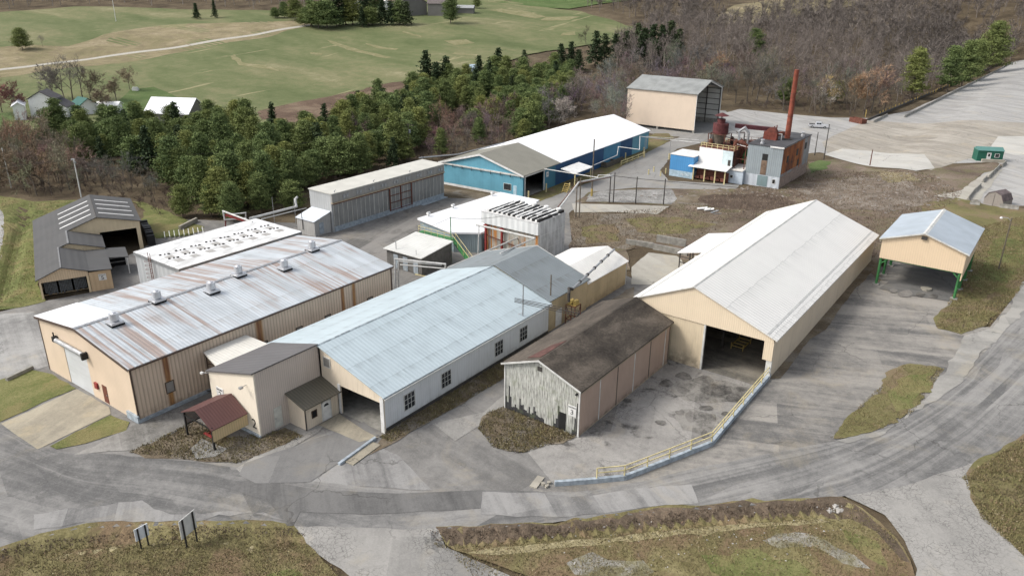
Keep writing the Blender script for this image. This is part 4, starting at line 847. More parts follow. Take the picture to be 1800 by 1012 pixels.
# ---- low flat roofed shed with rows of roof fans ---------------------------------
K_wall = siding('pale_panel_wall', (.42, .44, .45), 1.1, .1, dirt=.35, blotch=.1, rough=.5)
t = thing('flat_roofed_kiln', 'low white flat roofed building with two rows of small roof fans', 'building', (0, 0, 0))
fx0, fx1, fy0, fy1, fz = -105.8, -94.6, 52.9, 73.6, 5.6
w_ = MB(); w_.box(fx0, fx1, fy0, fy1, 0, fz-.5); w_.build('wall', K_wall, t)
w_ = MB(); w_.box(fx0-.15, fx1+.15, fy0-.15, fy1+.15, fz-.5, fz-.04); w_.build('fascia', plain('grey_fascia', (.22, .23, .235), .6), t)
def kroof():
    n = NT('dirty_white_roof'); o = n.tc.outputs['Object']; a = n.noise(.5, 6, n.vec(scale=(1.5, .6, 1)), .7); 
    x = n.xyz(); gy = n.ma('ABSOLUTE', n.ma('SUBTRACT', n.ma('FRACT', n.ma('MULTIPLY', x[1], 1/2.6)), .5))
    c = n.mix(n.mr(a, .42, .65), (.72, .73, .73), (.46, .46, .45)); c = n.mix(n.ma('MULTIPLY', n.mr(gy, .34, .1), n.mr(a, .38, .7)), c, (.48, .48, .47)); return n.out(c, .6)
w_ = MB(); w_.box(fx0-.15, fx1+.15, fy0-.15, fy1+.15, fz-.04, fz+.03); w_.build('roof', kroof(), t)
for i in range(8):
    for xx in (-101.2, -98.9):
        if (i, xx) in ((3, -98.9),): pass
        m = MB(); y_ = fy0+1.9+i*2.45
        for k, s_ in ((-.55, .2), (0, .14), (.5, .22)): m.tube((xx+k*.4, y_+k, fz+.03), (xx+k*.4, y_+k, fz+.16), s_, s_*.8, n=8)
        m.build('roof_fan', M_dsteel, t)
        m = MB(); m.box(xx+.75, xx+2.0, y_-.6, y_+.55, fz+.035, fz+.05); m.build('roof_hatch', plain('hatch_grey', (.38, .37, .35), .8) if 'hatch_grey' not in bpy.data.materials else bpy.data.materials['hatch_grey'], t)
m = MB(); lx = -101.6; 
for dx in (0, .55): m.beam((lx+dx, fy0-.35, 0.3), (lx+dx, fy0-.35, fz+.9), .06, .06)
for k in range(20): m.beam((lx, fy0-.35, .5+k*.28), (lx+.55, fy0-.35, .5+k*.28), .04, .04)
for k in range(7):
    z_ = 1.8+k*.6; m.path([(lx, fy0-.35, z_), (lx-.1, fy0-.9, z_), (lx+.28, fy0-1.15, z_), (lx+.65, fy0-.9, z_), (lx+.55, fy0-.35, z_)], .025, 4)
m.build('caged_ladder', M_rust, t)

# ---- tall grey kiln with plank face ------------------------------------------------
t = thing('drying_kiln', 'long grey metal kiln with panelled doors and rusty red door frame', 'building', (0, 0, 0))
gx0, gx1, gy0, gy1, gz = -109.5, -103.8, 88.0, 118.0, 7.0
w_ = MB(); w_.box(gx0, gx1, gy0, gy1, 0, gz); w_.build('wall', siding('pale_grey_metal', (.40, .41, .41), .6, .06, dirt=.35, dirtcol=(.2, .19, .17)), t)
r = MB(); r.prism([(gx0-.1, gy0-.15, gz+.02), (gx1+.35, gy0-.15, gz-.05), (gx1+.35, gy0-.15, gz+.1), (gx0-.1, gy0-.15, gz+.2)], (0, gy1-gy0+.3, 0)); r.build('roof', plain('beige_roof', (.52, .51, .46), .8, var=.12, scale=.4), t)
p = MB(); p.box(gx1+.01, gx1+.3, gy0, gy1, 5.5, gz-.08); p.build('fascia', siding('dull_grey_fascia', (.30, .29, .27), 1.0, .1, dirt=.3), t)
p = MB(); p.box(gx1+.01, gx1+.42, gy0-.1, gy1+.1, 5.28, 5.46); p.build('door_rail', plain('tan_rail', (.42, .35, .25), .8), t)
p = MB(); p.box(gx1+.005, gx1+.2, gy0+.3, gy1-.1, 5.02, 5.26); p.build('rail_shadow_board', M_rust, t)
for k in range(3):
    a = [gy0+.3, gy0+10.2, gy0+20.4][k]; b_ = [gy0+10.1, gy0+20.3, gy1-.1][k]
    p = MB(); p.box(gx1+.01, gx1+.12, a, b_, 1.0, 5.0); o = p.build('kiln_door', siding('plank_grey', (.25, .25, .24), 1.15, .0, dirt=.5, dirtcol=(.09, .085, .075), blotch=.25), t)
    p = MB()
    n_ = 9
    for i in range(n_+1): yy = a+(b_-a)*i/n_; p.box(gx1+.12, gx1+.17, yy-.05, yy+.05, 1.0, 5.0)
    p.build('batten', plain('pale_batten', (.48, .47, .43), .8) if 'pale_batten' not in bpy.data.materials else bpy.data.materials['pale_batten'], o)
    p = MB(); p.box(gx1+.005, gx1+.16, a, b_, 0, .98); p.build('kick_plate', M_bluec, t)
p = MB(); fa, fb = gy0+14.2, gy0+20.2
for yy in (fa, (fa+fb)/2, fb): p.box(gx1+.18, gx1+.32, yy-.1, yy+.1, .7, 5.2)
for z_ in (.75, 2.2, 3.6): p.box(gx1+.18, gx1+.28, fa, fb, z_, z_+.12)
p.build('door_frame', M_rust, t)
for k in range(9):
    for j in (0, .75):
        p = MB(); yy = gy0+2.5+k*3.2+j; p.box(gx1+.3, gx1+.42, yy, yy+.5, 5.9, 6.45); p.build('hatch', M_steel, t)
for yy in (gy0+1, gy0+10.5, gy0+20.2): p = MB(); p.tube((gx1-.1, yy, gz), (gx1-.1, yy, gz+.45), .07); p.tube((gx1-.1, yy, gz+.4), (gx1+.15, yy+.15, gz+.55), .07); p.build('vent_pipe', M_steel, t)
t = thing('utility_shed', 'small pale grey shed with sloping roof against the end of the kiln', 'shed', (0, 0, 0))
w_ = MB(); hz = lambda y: float(np.interp(y, [84.2, 87.9], [2.75, 3.75]))
w_.prism([(-108.9, 84.2, 0), (-108.9, 87.9, 0), (-108.9, 87.9, 3.75), (-108.9, 84.2, 2.75)], (4.7, 0, 0)); w_.build('wall', siding('grey_shed_wall', (.38, .375, .36), .5, .08, dirt=.2), t)
r = MB(); r.prism([(-109.05, 84.0, 2.74), (-109.05, 87.95, 3.82), (-109.05, 87.95, 3.9), (-109.05, 84.0, 2.82)], (5.0, 0, 0)); r.build('roof', siding('white_blue_roof', (.58, .62, .66), .4, .08, 'x', dirt=.1), t)
d = MB(); d.box(-104.19, -104.14, 85.2, 86.2, .3, 2.3); d.build('door', M_bluec, t)
p = MB(); p.tube((-107.3, 84.1, .8), (-107.3, 84.1, 4.6), .06); p.build('standpipe', M_dsteel, t)

# ---- silver box building, low white roofed block, low shed ------------------------
t = thing('silver_building', 'square silver clad building with black streaked white slatted roof', 'building', (0, 0, 0))
ax0, ax1, ay0, ay1, az_ = -75.9, -64.7, 95.4, 103.3, 7.3
def silver():
    n = NT('silver_panel_wall'); o = n.xyz(); s_ = n.ma('ADD', o[0], o[1])
    seam = n.ma('ABSOLUTE', n.ma('SUBTRACT', n.ma('FRACT', n.ma('MULTIPLY', s_, 1/1.05)), .5)); hz_ = n.ma('ABSOLUTE', n.ma('SUBTRACT', n.ma('FRACT', n.ma('MULTIPLY', o[2], 1/2.5)), .5))
    c = n.mix(n.mr(n.noise(.9, 5, n.vec(scale=(1, 1, .5)), .65), .35, .65), (.33, .34, .345), (.50, .515, .525))
    c = n.mix(n.mr(seam, .44, .49), c, (.68, .69, .69)); c = n.mix(n.ma('MULTIPLY', n.mr(hz_, .47, .49), .5), c, (.62, .63, .63))
    n.bump(n.noise(1.2, 3), .1, .5)
    return n.out(c, .5, .1)
w_ = MB(); w_.box(ax0+.3, ax1, ay0+.5, ay1, 0, az_-.05); w_.build('wall', silver(), t)
p = MB(); p.box(ax0, ax1+.02, ay0, ay0+.49, 5.35, az_-.02); p.build('front_fascia', siding('white_panel_fascia', (.64, .66, .66), 1.1, .06, dirt=.45, dirtcol=(.3, .3, .28)), t)
p = MB(); p.box(ax0+.35, ax1-.1, ay0+.44, ay0+.49, 0, 5.3); p.build('front_wall', siding('rust_stained_panel', (.40, .40, .36), .9, .1, dirt=.5, dirtcol=(.2, .1, .04), rust=1, rustcol=(.36, .15, .035), blotch=.3), t)
p = MB(); p.box(ax0-.05, ax1+.05, ay0-.05, ay1+.05, az_-.04, az_+.04); p.build('roof', plain('roof_membrane', (.62, .62, .61), .6, var=.3, scale=1.5), t)
rr = random.Random(11)
for i in range(11):
    xx = ax0+.8+i*.95
    p = MB(); p.box(xx, xx+.36, ay0+.5, ay1-.4, az_+.05, az_+.32+.05*(i % 2)); p.build('roof_slat', M_white, t)
    p = MB()
    for j in range(5):
        yy = ay0+.6+j*1.45+rr.uniform(-.2, .2)
        if rr.random() < .85: p.box(xx+.4, xx+.82, yy, yy+rr.uniform(.7, 1.5), az_+.05, az_+rr.uniform(.2, .5))
    if p.v: p.build('roof_louvre', M_black, t)
for i in range(4): p = MB(); p.tube((ax0+3+i*2.4, ay1-.5, az_+.3), (ax0+3+i*2.4, ay1-.5, az_+.62), .42, n=10); p.build('roof_fan', M_white, t)
for xx in (ax0+.9, ax0+4.2): p = MB(); p.box(xx-.16, xx+.16, ay0-.1, ay0+.2, 0, 5.2); p.box(xx-.4, xx+.4, ay0-.12, ay0+.22, 4.6, 5.1); p.build('door_post', M_red, t)
for (a, b_) in (((ax0+.9, 3.4), (ax0+4.2, 3.0)), ((ax0+4.2, 3.0), (ax1-.9, 2.2))): p = MB(); p.beam((a[0], ay0+.1, a[1]), (b_[0], ay0+.1, b_[1]), .1, .14); p.build('brace', M_rust, t)
t = thing('low_white_block', 'low blue-grey block with a bright white flat roof beside the silver building', 'building', (0, 0, 0))
bx, by = [(-89.6, 95.2), (-80.0, 92.8), (-80.0, 103.), (-80.0, 118.), (-89.2, 118.)], 0
w_ = MB(); w_.prism([(-89.4, 95.3, 0), (-79.9, 93.0, 0), (-76.0, 95.5, 0), (-76.2, 103.4, 0), (-80.2, 117.6, 0), (-88.6, 117.6, 0)], (0, 0, 3.3)); w_.build('wall', siding('blue_grey_wall', (.25, .31, .33), .5, .05, dirt=.25, dirtcol=(.14, .12, .10)), t)
w_ = MB(); w_.prism([(-89.8, 95.0, 3.3), (-79.9, 92.6, 3.3), (-75.95, 95.3, 3.3), (-76.0, 103.5, 3.3), (-79.8, 118, 3.3), (-89.0, 118, 3.3)], (0, 0, .3)); w_.build('roof', plain('bright_roof_membrane', (.70, .71, .72), .6, var=.12, scale=.6), t)
for xx, yy in ((-89, 97), (-88.9, 103.5), (-88.6, 114.8)): p = MB(); p.tube((xx, yy, 3.6), (xx, yy, 4.1), .18); p.tube((xx, yy-.3, 4.2), (xx, yy+.3, 4.2), .25); p.build('roof_vent', M_white, t)
t = thing('brick_shed', 'small grey shed with white mono-pitch roof and three pale doors', 'shed', (0, 0, 0))
w_ = MB(); w_.prism([(-84.0, 81.6, 0), (-84.0, 88.6, 0), (-84.0, 88.6, 3.6), (-84.0, 81.6, 2.9)], (7.4, 0, 0)); w_.build('wall', plain('grey_brick', (.15, .145, .135), .9, var=.3, scale=1.5), t)
r = MB(); r.prism([(-84.4, 81.2, 2.9), (-84.4, 88.8, 3.7), (-84.4, 88.8, 3.8), (-84.4, 81.2, 3.0)], (8.1, 0, 0)); r.build('roof', siding('grey_white_roof', (.58, .58, .55), .6, .12, 'x', dirt=.2), t)
for xx in (-82.5, -80.5, -78.3): d = MB(); d.box(xx, xx+.95, 81.54, 81.59, .1, 2.35); d.build('door', M_bluec, t)
t = thing('stair_platform', 'green steel stair and landing with cream handrails beside the silver building', 'stairs', (0, 0, 0))
m = MB(); m.box(-84.2, -77.2, 89.2, 90.5, 3.55, 3.7); m.build('landing', M_green, t)
m = MB(); a = Vector((-77.1, 89.8, 3.6)); b_ = Vector((-71.2, 88.2, .2))
m.beam(a, b_, .8, .25); m.build('stair_flight', M_green, t)
m = MB()
for z_ in (4.2, 4.7): m.path([(-84.2, 89.2, z_), (-77.2, 89.2, z_)], .04, 5); m.path([(-84.2, 89.2, z_), (-84.2, 90.5, z_)], .04, 5)
for k in range(6): m.path([(-84.2+k*1.4, 89.2, 3.6), (-84.2+k*1.4, 89.2, 4.7)], .04, 5)
for s_ in (-.4, .4):
    m.path([a+Vector((0, s_, 1)), b_+Vector((0, s_, 1))], .05, 5)
    for k in range(5): p = a.lerp(b_, k/4)+Vector((0, s_, 0)); m.path([p, p+Zv], .04, 5)
m.build('handrail', M_pyel, t)
m = MB(); [m.box(x_-.06, x_+.06, 89.3, 89.42, 0, 3.55) for x_ in (-84, -80.6, -77.3)]; m.build('leg', M_dsteel, t)
t = MB(); t.tube((-77.0, 89.0, 0), (-77.0, 89.0, 7.6), .07, n=6); solo(t, 'pole', M_green, 'thin green pole rising beside the stair landing', 'pole')

# ---- blue shed ----------------------------------------------------------------------
t = thing('blue_shed', 'long blue metal shed with bright white roof and olive front section', 'shed', (-90.3, 127.3, 0), R_(2.6))
Bl, Wd, ze, zr = 62.0, 21.5, 4.9, 7.9
prof = [(-Wd, ze), (-Wd/2, zr), (0, ze)]
B_lt = siding('sky_blue_siding', (.13, .34, .44), .4, .14, dirt=.12, blotch=.15, dirtcol=(.05, .15, .2))
B_dk = siding('navy_siding', (.022, .085, .20), .4, .1, dirt=.1, blotch=.2); B_md = siding('mid_blue_siding', (.07, .25, .40), .4, .12, dirt=.15, blotch=.2)
zf = poly_z(prof)
w_ = MB(); slices(w_, [p[0] for p in prof], 0, .15, zf, z0=.5); w_.build('front_wall', B_lt, t)
w_ = MB(); w_.box(-Wd, 0, -.02, .12, -.2, .49); w_.build('plinth', M_white, t)
w_ = MB(); slices(w_, [.15, 13.2], -.15, .15, lambda v: ze, [(.9, 8.2, 0, 4.4)], axis='y'); w_.build('side_wall', plain('teal_wall', (.05, .18, .25), .6) and siding('teal_siding', (.055, .19, .27), .4, .15, dirt=.2), t)
for a, b_, mm in ((13.2, 36, B_dk), (36, 45, B_md), (45, 52, B_dk), (52, 62, B_lt)):
    w_ = MB(); w_.box(-.15, 0, a, b_, 0, ze); w_.build('side_wall', mm, t)
w_ = MB(); slices(w_, [.15, Bl-.15], -Wd, .15, lambda v: ze, axis='y'); slices(w_, [p[0] for p in prof], Bl-.15, .15, zf); w_.build('back_wall', B_md, t)
r, q = gable_roof(prof, 14.6, Bl, .0, .45, .14, .05); r.build('roof', plain('bright_white_membrane', (.82, .83, .84), .5, var=.05, scale=.2), t)
r, q = gable_roof(prof, 0, 14.6, .0, .45, .12, .04)
r = MB()
for a, b_ in zip(q[:-1], q[1:]): r.prism([(a[0], -.35, a[1]+.04), (b_[0], -.35, b_[1]+.04), (b_[0], -.35, b_[1]+.16), (a[0], -.35, a[1]+.16)], (0, 14.9, 0))
r.build('front_roof', siding('olive_grey_roof', (.235, .225, .185), .6, .1, 'y', dirt=.15), t)
tr = trim_line(q, -.42, h=.3, z=.06); tr.build('trim', M_white, t)
p = MB(); p.beam((-Wd, -.15, 4.75), (.3, -.15, 4.75), .25, .3); p.build('door_track', M_wfr, t)
p = MB(); [p.box(-Wd+1+k*2.5, -Wd+1.08+k*2.5, -.3, -.2, 4.1, 4.8) for k in range(9)]; p.build('hanger', M_dsteel, t)
ywall_window(t, 0, -4.7, -2.9, 1.3, 2.6, -1); 
d = MB(); d.box(-2.3, -1.5, -.04, -.005, .5, 2.5); d.build('door', plain('ice_blue_door', (.45, .6, .68), .5), t)
p = MB(); p.box(-.05, .1, 8.2, 8.5, 0, 4.5); p.box(-.05, .1, .6, .9, 0, 4.5); p.box(-.02, .3, .3, 9, 4.45, 4.85); p.build('door_surround', M_wfr, t)
o = MB(); o.box(.01, .05, 9.3, 10.2, 2.7, 3.8); o = o.build('number_sign', M_white, t); text('4', .8, M_black, o, (.07, 9.75, 3.25), (R_(90), 0, R_(90)), 'numeral')
fl = MB(); fl.box(-Wd+.2, -.2, .2, 14, -.05, .04); fl.build('floor', M_slab, t)
p = MB(); p.box(-Wd+.2, -.16, 14.0, 14.1, .04, 4.8); p.build('partition', M_dark, t)
for k in range(3): p = MB(); p.box(-.2+k*0+.01, .06, 13.5+k*1.6, 14.6+k*1.6, 1.6, 3.6); 
t = thing('awning', 'small white awning on yellow posts against the dark blue wall', 'awning', (-89.9, 140.5, 0), R_(2.6))
r = MB(); r.prism([(.3, 0, 3.9), (4.0, 0, 3.3), (4.0, 0, 3.42), (.3, 0, 4.02)], (0, 8, 0)); r.build('roof', M_white, t)
for (a, b_) in ((3.7, .4), (3.7, 7.5)): p = MB(); p.box(a-.1, a+.1, b_-.1, b_+.1, 0, 3.3); p.build('post', M_pyel, t)

# ---- tall beige shed open at one end ------------------------------------------------
t = thing('tall_open_shed', 'tall beige shed with grey roof, open at its right end', 'shed', (-92.6, 217.6, 0), R_(2))
# local: x from -22 (left) to 0 (open end), y depth 0..21
E = [(0, 11.3), (10.3, 14.2), (20.6, 11.3)]
w_ = MB(); w_.box(-22.3, 0, 0, .2, .8, 11.2); w_.build('front_wall', siding('plain_beige_siding', (.66, .55, .44), .4, .03, dirt=.05, blotch=.05), t)
w_ = MB(); w_.box(-22.3, 0, 20.4, 20.6, .8, 11.2); w_.prism([(-22.3, .2, .8), (-22.3, 20.4, .8), (-22.3, 20.4, 11.2), (-22.3, 10.3, 14), (-22.3, .2, 11.2)], (.2, 0, 0)); w_.build('wall', siding('white_inner_siding', (.62, .62, .58), .4, .05, dirt=.1), t)
r = MB()
for a, b_ in zip(E[:-1], E[1:]):
    a = (a[0]-(.4 if a[0] == 0 else 0), a[1]-(.1 if a[0] == 0 else 0)); b_ = (b_[0]+(.4 if b_[0] > 20 else 0), b_[1])
    r.prism([(-22.6, a[0], a[1]+.02), (-22.6, b_[0], b_[1]+.02), (-22.6, b_[0], b_[1]+.2), (-22.6, a[0], a[1]+.2)], (23, 0, 0))
r.build('roof', siding('grey_patch_roof', (.27, .28, .27), .5, .05, 'x', dirt=.2, blotch=.25), t)
m = MB()
for z_ in (2.5, 4.2, 5.9, 7.6, 9.3, 10.8): m.beam((-21.8, 20.25, z_), (-.1, 20.25, z_), .14, .14)
for xx in (-18, -13.5, -9, -4.5, -.2): m.beam((xx, 20.2, .1), (xx, 20.2, 11.1), .2, .25); m.beam((xx, .35, .1), (xx, .35, 11.1), .2, .25); m.beam((xx, .35, 11.0), (xx, 10.3, 13.7), .2, .3); m.beam((xx, 20.2, 11), (xx, 10.3, 13.7), .2, .3)
m.build('steel_frame', M_dsteel, t)
m = MB(); m.beam((.05, -.2, 11.1), (.05, 10.3, 14.05), .1, .35); m.beam((.05, 10.3, 14.05), (.05, 20.8, 11.1), .1, .35); m.box(.0, .1, -.05, .15, .8, 11.1); m.box(0, .1, 20.45, 20.65, .5, 11.1); m.build('trim', M_white, t)
m = MB(); m.box(-22.3, 0, 20.1, 20.38, -.2, 1.5); m.box(-.4, .2, -.15, .35, -.3, .8); m.box(-22.4, -22, -.1, .3, -.3, .8); m.box(-12, -11.4, -.1, .3, -.3, .8); m.build('foundation', M_slab, t)
# ---- dark roofed building 5 (left) ---------------------------------------------------
M_sh = siding('dark_shingle', (.085, .085, .085), .3, .05, 'z', dirt=.08, blotch=.12, rough=.9)
S5 = siding('tan_ribbed_shed', (.60, .47, .32), .3, .3, dirt=.08, blotch=.05); S5b = siding('cream_ply', (.66, .54, .36), .6, .04, dirt=.12)
t = thing('stepped_shed', 'dark grey roofed stepped shed with white roof strips and sign 5', 'shed', (-112.4, 42.1, 0), R_(66.7))
# local x = along its front, local y = away from the front
w_ = MB()
slices(w_, [0, 3.0, 6.2], 0, .12, poly_z([(0, 3.0), (3.0, 4.25), (6.2, 3.15)]), [(.25, 5.9, 0, 2.5)])
w_.build('front_wall', S5, t)
w_ = MB(); slices(w_, [6.25, 9.1], .02, .12, lambda x: 2.95); slices(w_, [.14, 5.5], 9.0, .1, lambda v: 2.95, axis='y'); w_.build('sign_wall', siding('orange_tan_ply', (.55, .41, .26), .6, .1, dirt=.1), t)
w_ = MB(); slices(w_, [.12, 32], 0, .12, lambda v: 3.0, axis='y'); slices(w_, [0, 9, 15.1], 31.9, .12, poly_z([(0, 3), (9, 6.25), (15.1, 4.8)])); slices(w_, [19, 31.9], 15, .12, lambda v: 4.8, axis='y'); w_.build('wall', S5, t)
w_ = MB(); slices(w_, [.1, 4.4, 9.0, 15.1], 17.0, .12, poly_z([(0, 3.0), (9, 6.25), (15.1, 4.8)]), [(9.05, 14.5, 0, 3.7)]); w_.build('bay_wall', S5b, t)
w_ = MB(); slices(w_, [.1, 3.2, 4.4, 9.2], 10.0, .12, poly_z([(0, 3.0), (4.4, 4.7), (9.2, 3.2)])); w_.build('step_wall', S5b, t)
def slope(m, y0, y1, pts, th=.12):
    for a, b_ in zip(pts[:-1], pts[1:]): m.prism([(a[0], y0, a[1]+.02), (b_[0], y0, b_[1]+.02), (b_[0], y0, b_[1]+.02+th), (a[0], y0, a[1]+.02+th)], (0, y1-y0, 0))
m = MB(); slope(m, -.3, 9.7, [(-.35, 2.88), (3.0, 4.28), (6.4, 3.2), (9.3, 2.98)]); slope(m, 9.7, 16.7, [(-.35, 2.86), (4.4, 4.7), (9.3, 3.25)]); slope(m, 16.7, 32.4, [(-.35, 2.84), (9, 6.27), (15.4, 4.75)]); slope(m, 5.2, 10.2, [(9.3, 2.96), (12.0, 2.7)]); m.build('roof', M_sh, t)
m = MB()
m.prism([(2.9, -.35, 4.3), (3.1, -.35, 4.3), (3.1, -.35, 4.46), (2.9, -.35, 4.46)], (0, 10, 0)); m.prism([(4.3, 9.68, 4.7), (4.55, 9.68, 4.7), (4.55, 9.68, 4.88), (4.3, 9.68, 4.88)], (0, 7, 0)); m.build('ridge_cap', plain('pale_ridge', (.2, .2, .2), .6), t)
m = MB(); m.prism([(8.8, 16.6, 6.3), (9.0, 16.6, 6.44), (9.2, 16.6, 6.3)], (0, 15.8, 0)); m.build('ridge_cap', M_dsteel, t)
for yy in (19.5, 22.5, 25.5, 28.5):
    m = MB(); f = lambda x: np.interp(x, [-.35, 9], [2.84, 6.27])+.15
    m.prism([(3.6, yy, f(3.6)), (8.4, yy, f(8.4)), (8.4, yy, f(8.4)+.03), (3.6, yy, f(3.6)+.03)], (0, .42, 0)); m.build('roof_light', M_white, t)
    m = MB(); f = lambda x: np.interp(x, [9, 15.4], [6.27, 4.75])+.15
    m.prism([(9.5, yy, f(9.5)), (14.6, yy, f(14.6)), (14.6, yy, f(14.6)+.03), (9.5, yy, f(9.5)+.03)], (0, .36, 0)); m.build('roof_light', M_white, t)
m = MB(); m.box(0, .25, -.02, .15, 0, 2.5); m.box(5.9, 6.2, -.02, .15, 0, 2.5); m.box(.25, 5.9, 1.6, 1.7, 0, .1); m.build('posts', S5b, t)
rr = random.Random(8)
for k in range(3):
    m = MB(); a = .5+k*1.85
    for j in range(8): m.box(a+j*.2, a+j*.2+.17, 1.0+rr.uniform(-.06, .06), 1.1, rr.uniform(.15, .55), 2.5)
    m.build('curtain', plain('grey_curtain', (.13, .14, .145), .8, var=.5, scale=4) if 'grey_curtain' not in bpy.data.materials else bpy.data.materials['grey_curtain'], t)
m = MB(); m.box(.2, 6, 5, 5.1, 0, 2.9); m.box(9.1, 15, 27, 27.1, 0, 4.6); m.build('back_partition', M_dark, t)
m = MB(); [m.box(x_, x_+.15, y_, y_+.15, 0, 2.75) for x_, y_ in ((11.7, 5.5), (11.7, 9.8), (9.3, 9.8))]; m.build('post', M_white, t)
m = MB(); m.box(9.2, 11.8, 10.0, 10.1, 0, 2.6); m.build('canopy_back', M_dark, t)
m = MB(); [m.beam((9.4, 9.9, z_), (11.6, 9.9, z_), .08, .12) for z_ in (.7, 1.4, 2.1)]; m.build('canopy_rail', M_steel, t)
numsign(t, '5', 7.9, .02, 2.0, 1.0, .95)
m = MB()
for k in range(9): m.box(15.9, 17.1, 18+k*1.1, 18.6+k*1.1, 0, 1.9+rr.uniform(-.2, .3))
solo(m, 'stacked_pallets', M_black, 'dark stack of pallets along the side of the stepped dark roofed shed', 'pallets'); bpy.data.objects['stacked_pallets'].location = (-112.4, 42.1, 0); bpy.data.objects['stacked_pallets'].rotation_euler = (0, 0, R_(66.7))
# white lamp mast behind it
def wood_pole(px, py, top, label, mat=None, r=.13, cross=0, yel=0, name='utility_pole', cat='pole', rz=0):
    X, Y = at(px, py); z = gf(X, Y)
    t = thing(name, label, cat, (X, Y, z), rz)
    m = MB(); m.tube((0, 0, -.3), (0, 0, top), r, r*.75, n=8); m.build('shaft', mat or M_pole, t)
    if cross:
        m = MB(); m.beam((-cross, .12, top-.4), (cross, .12, top-.4), .1, .12); m.build('crossarm', M_pole, t)
        for k in (-1, -.45, .45, 1): m = MB(); m.tube((cross*k*.93, .12, top-.34), (cross*k*.93, .12, top-.1), .05, n=6); m.build('insulator', M_dsteel, t)
    if yel: m = MB(); m.tube((0, 0, 0), (0, 0, yel), r*1.5, n=8); m.build('sleeve', M_yel, t)
    return t
t = wood_pole(143, 347, 8.0, 'white lamp mast standing behind the stepped dark roofed shed', M_white, .14, name='lamp_mast')
m = MB(); m.beam((-.6, 0, 7.9), (.6, 0, 7.9), .12, .12); m.box(-.8, -.3, -.2, .2, 7.6, 7.85); m.box(.1, .5, -.2, .2, 7.1, 7.5); m.build('lamp_head', M_steel, t)
t = wood_pole(720, 285, 9.5, 'timber utility pole with crossarm beside the pines behind the kiln', cross=1.6); 
m = MB(); m.tube((.35, 0, 7.2), (.35, 0, 8.0), .28, n=8); m.build('transformer', M_steel, t)
wood_pole(20, 330, 8.5, 'bare timber pole among the scrub at the left edge', M_wfr, cross=1.2)
wood_pole(1755, 474, 8.2, 'pale street lamp pole on the grass right of the raised canopy', M_pole, .11, name='street_lamp', cat='lamp')
o = [q for q in bpy.data.objects if q.name.startswith('street_lamp')][-1]
m = MB(); m.path([(0, 0, 7.7), (-.5, -.1, 8.1), (-1.2, -.2, 8.1)], .05, 6); m.build('arm', M_steel, o); m = MB(); m.tube((-1.3, -.2, 7.95), (-1.3, -.2, 8.15), .22, .12, n=10); m.build('lamp_head', M_white, o)
wood_pole(1448, 281, 9.0, 'tall dark pole right of the rusted plant tower, leaning slightly right', M_dsteel); wood_pole(1432, 273, 6.0, 'shorter dark pole just left of the tall pole by the plant tower', M_dsteel)
wood_pole(1529, 291, 3.9, 'short rusty steel post at the edge of the concrete slabs', M_rust, .14, name='steel_post', cat='post')
wood_pole(1040, 345, 12.0, 'tall bare pole with yellow foot in front of the blue shed', None, .16, yel=1.6)
wood_pole(966, 578, 7.6, 'brown timber pole with yellow foot beside the white side wall', None, .11, yel=1.5)
t = wood_pole(918, 612, 8.6, 'steel pole carrying cross pipes beside the pale blue roofed shed', M_steel, .09)
m = MB(); m.tube((-.5, -.3, 0), (-.5, -.3, 1.4), .09, n=8); m.build('bollard', M_yel, t)
m = MB(); m.path([(-.5, -.3, 1.4), (-.5, -.3, 4.6), (.0, 0, 4.8)], .04, 5); m.build('conduit', M_steel, t)
# cross pipes over the alley
X, Y = at(918, 612); X2, Y2 = at(1000, 590)
t = thing('pipe_bridge', 'bundle of thin rusty pipes spanning from the steel pole toward the weathered roof', 'pipes', (0, 0, 0))
for k in range(4):
    m = MB(); m.tube((X-.9+k*.1, Y-.5-k*.15, 6.7-(k % 2)*.25), (X+6.6, Y+2.6-k*.3, 5.9-(k % 2)*.25), .04, n=6); m.build('pipe', M_dsteel, t)
m = MB(); m.beam((X+6.3, Y+2.9, 5.6), (X+6.7, Y+1.5, 5.6), .1, .1); m.beam((X+6.5, Y+2.2, 0), (X+6.5, Y+2.2, 5.7), .12, .12); m.build('support', M_dsteel, t)
# fence-like steel posts of the old pipe rack in front of the silver building
for i, (px, py, h_) in enumerate(((1012, 382, 7.6), (1018, 383, 7.8), (1071, 356, 6.0), (1078, 356, 6.2), (1117, 358, 5.6), (1166, 360, 5.4))):
    lab = ['left of the front pair of tall rack posts behind the silver building', 'right of the front pair of tall rack posts behind the silver building', 'left post of the middle pair carrying the long pipes near the gravel', 'right post of the middle pair carrying the long pipes near the gravel', 'lone rack post standing at the near edge of the gravel strip', 'rightmost rack post at the end of the gravel strip'][i]
    wood_pole(px, py, h_, lab, M_dsteel if i > 1 else M_pole, .13, name='rack_post', cat='post')
def PP(px, py, z): X, Y = at(px, py, z); return Vector((X, Y, z))
def pipe(pts, r, mat, label, name='pipe', group=None, n=7): m = MB(); m.path(pts, r, n); return solo(m, name, mat, label, 'pipe', group)
rackA = at(1015, 382); rackB = at(1074, 356)
pipe([Vector((-66, 103, 7.4)), Vector((rackA[0], rackA[1], 6.9)), Vector((rackB[0], rackB[1], 5.6))], .16, M_pipe, 'thick pale pipe running over the rack posts from the silver building')
pipe([Vector((-66.6, 103, 7.2)), Vector((rackA[0]-.5, rackA[1], 6.5)), Vector((rackB[0]-.5, rackB[1], 5.2))], .08, M_rust, 'thin red pipe running beside the thick pale rack pipe')
r1 = at(1117, 358); r2 = at(1166, 360)
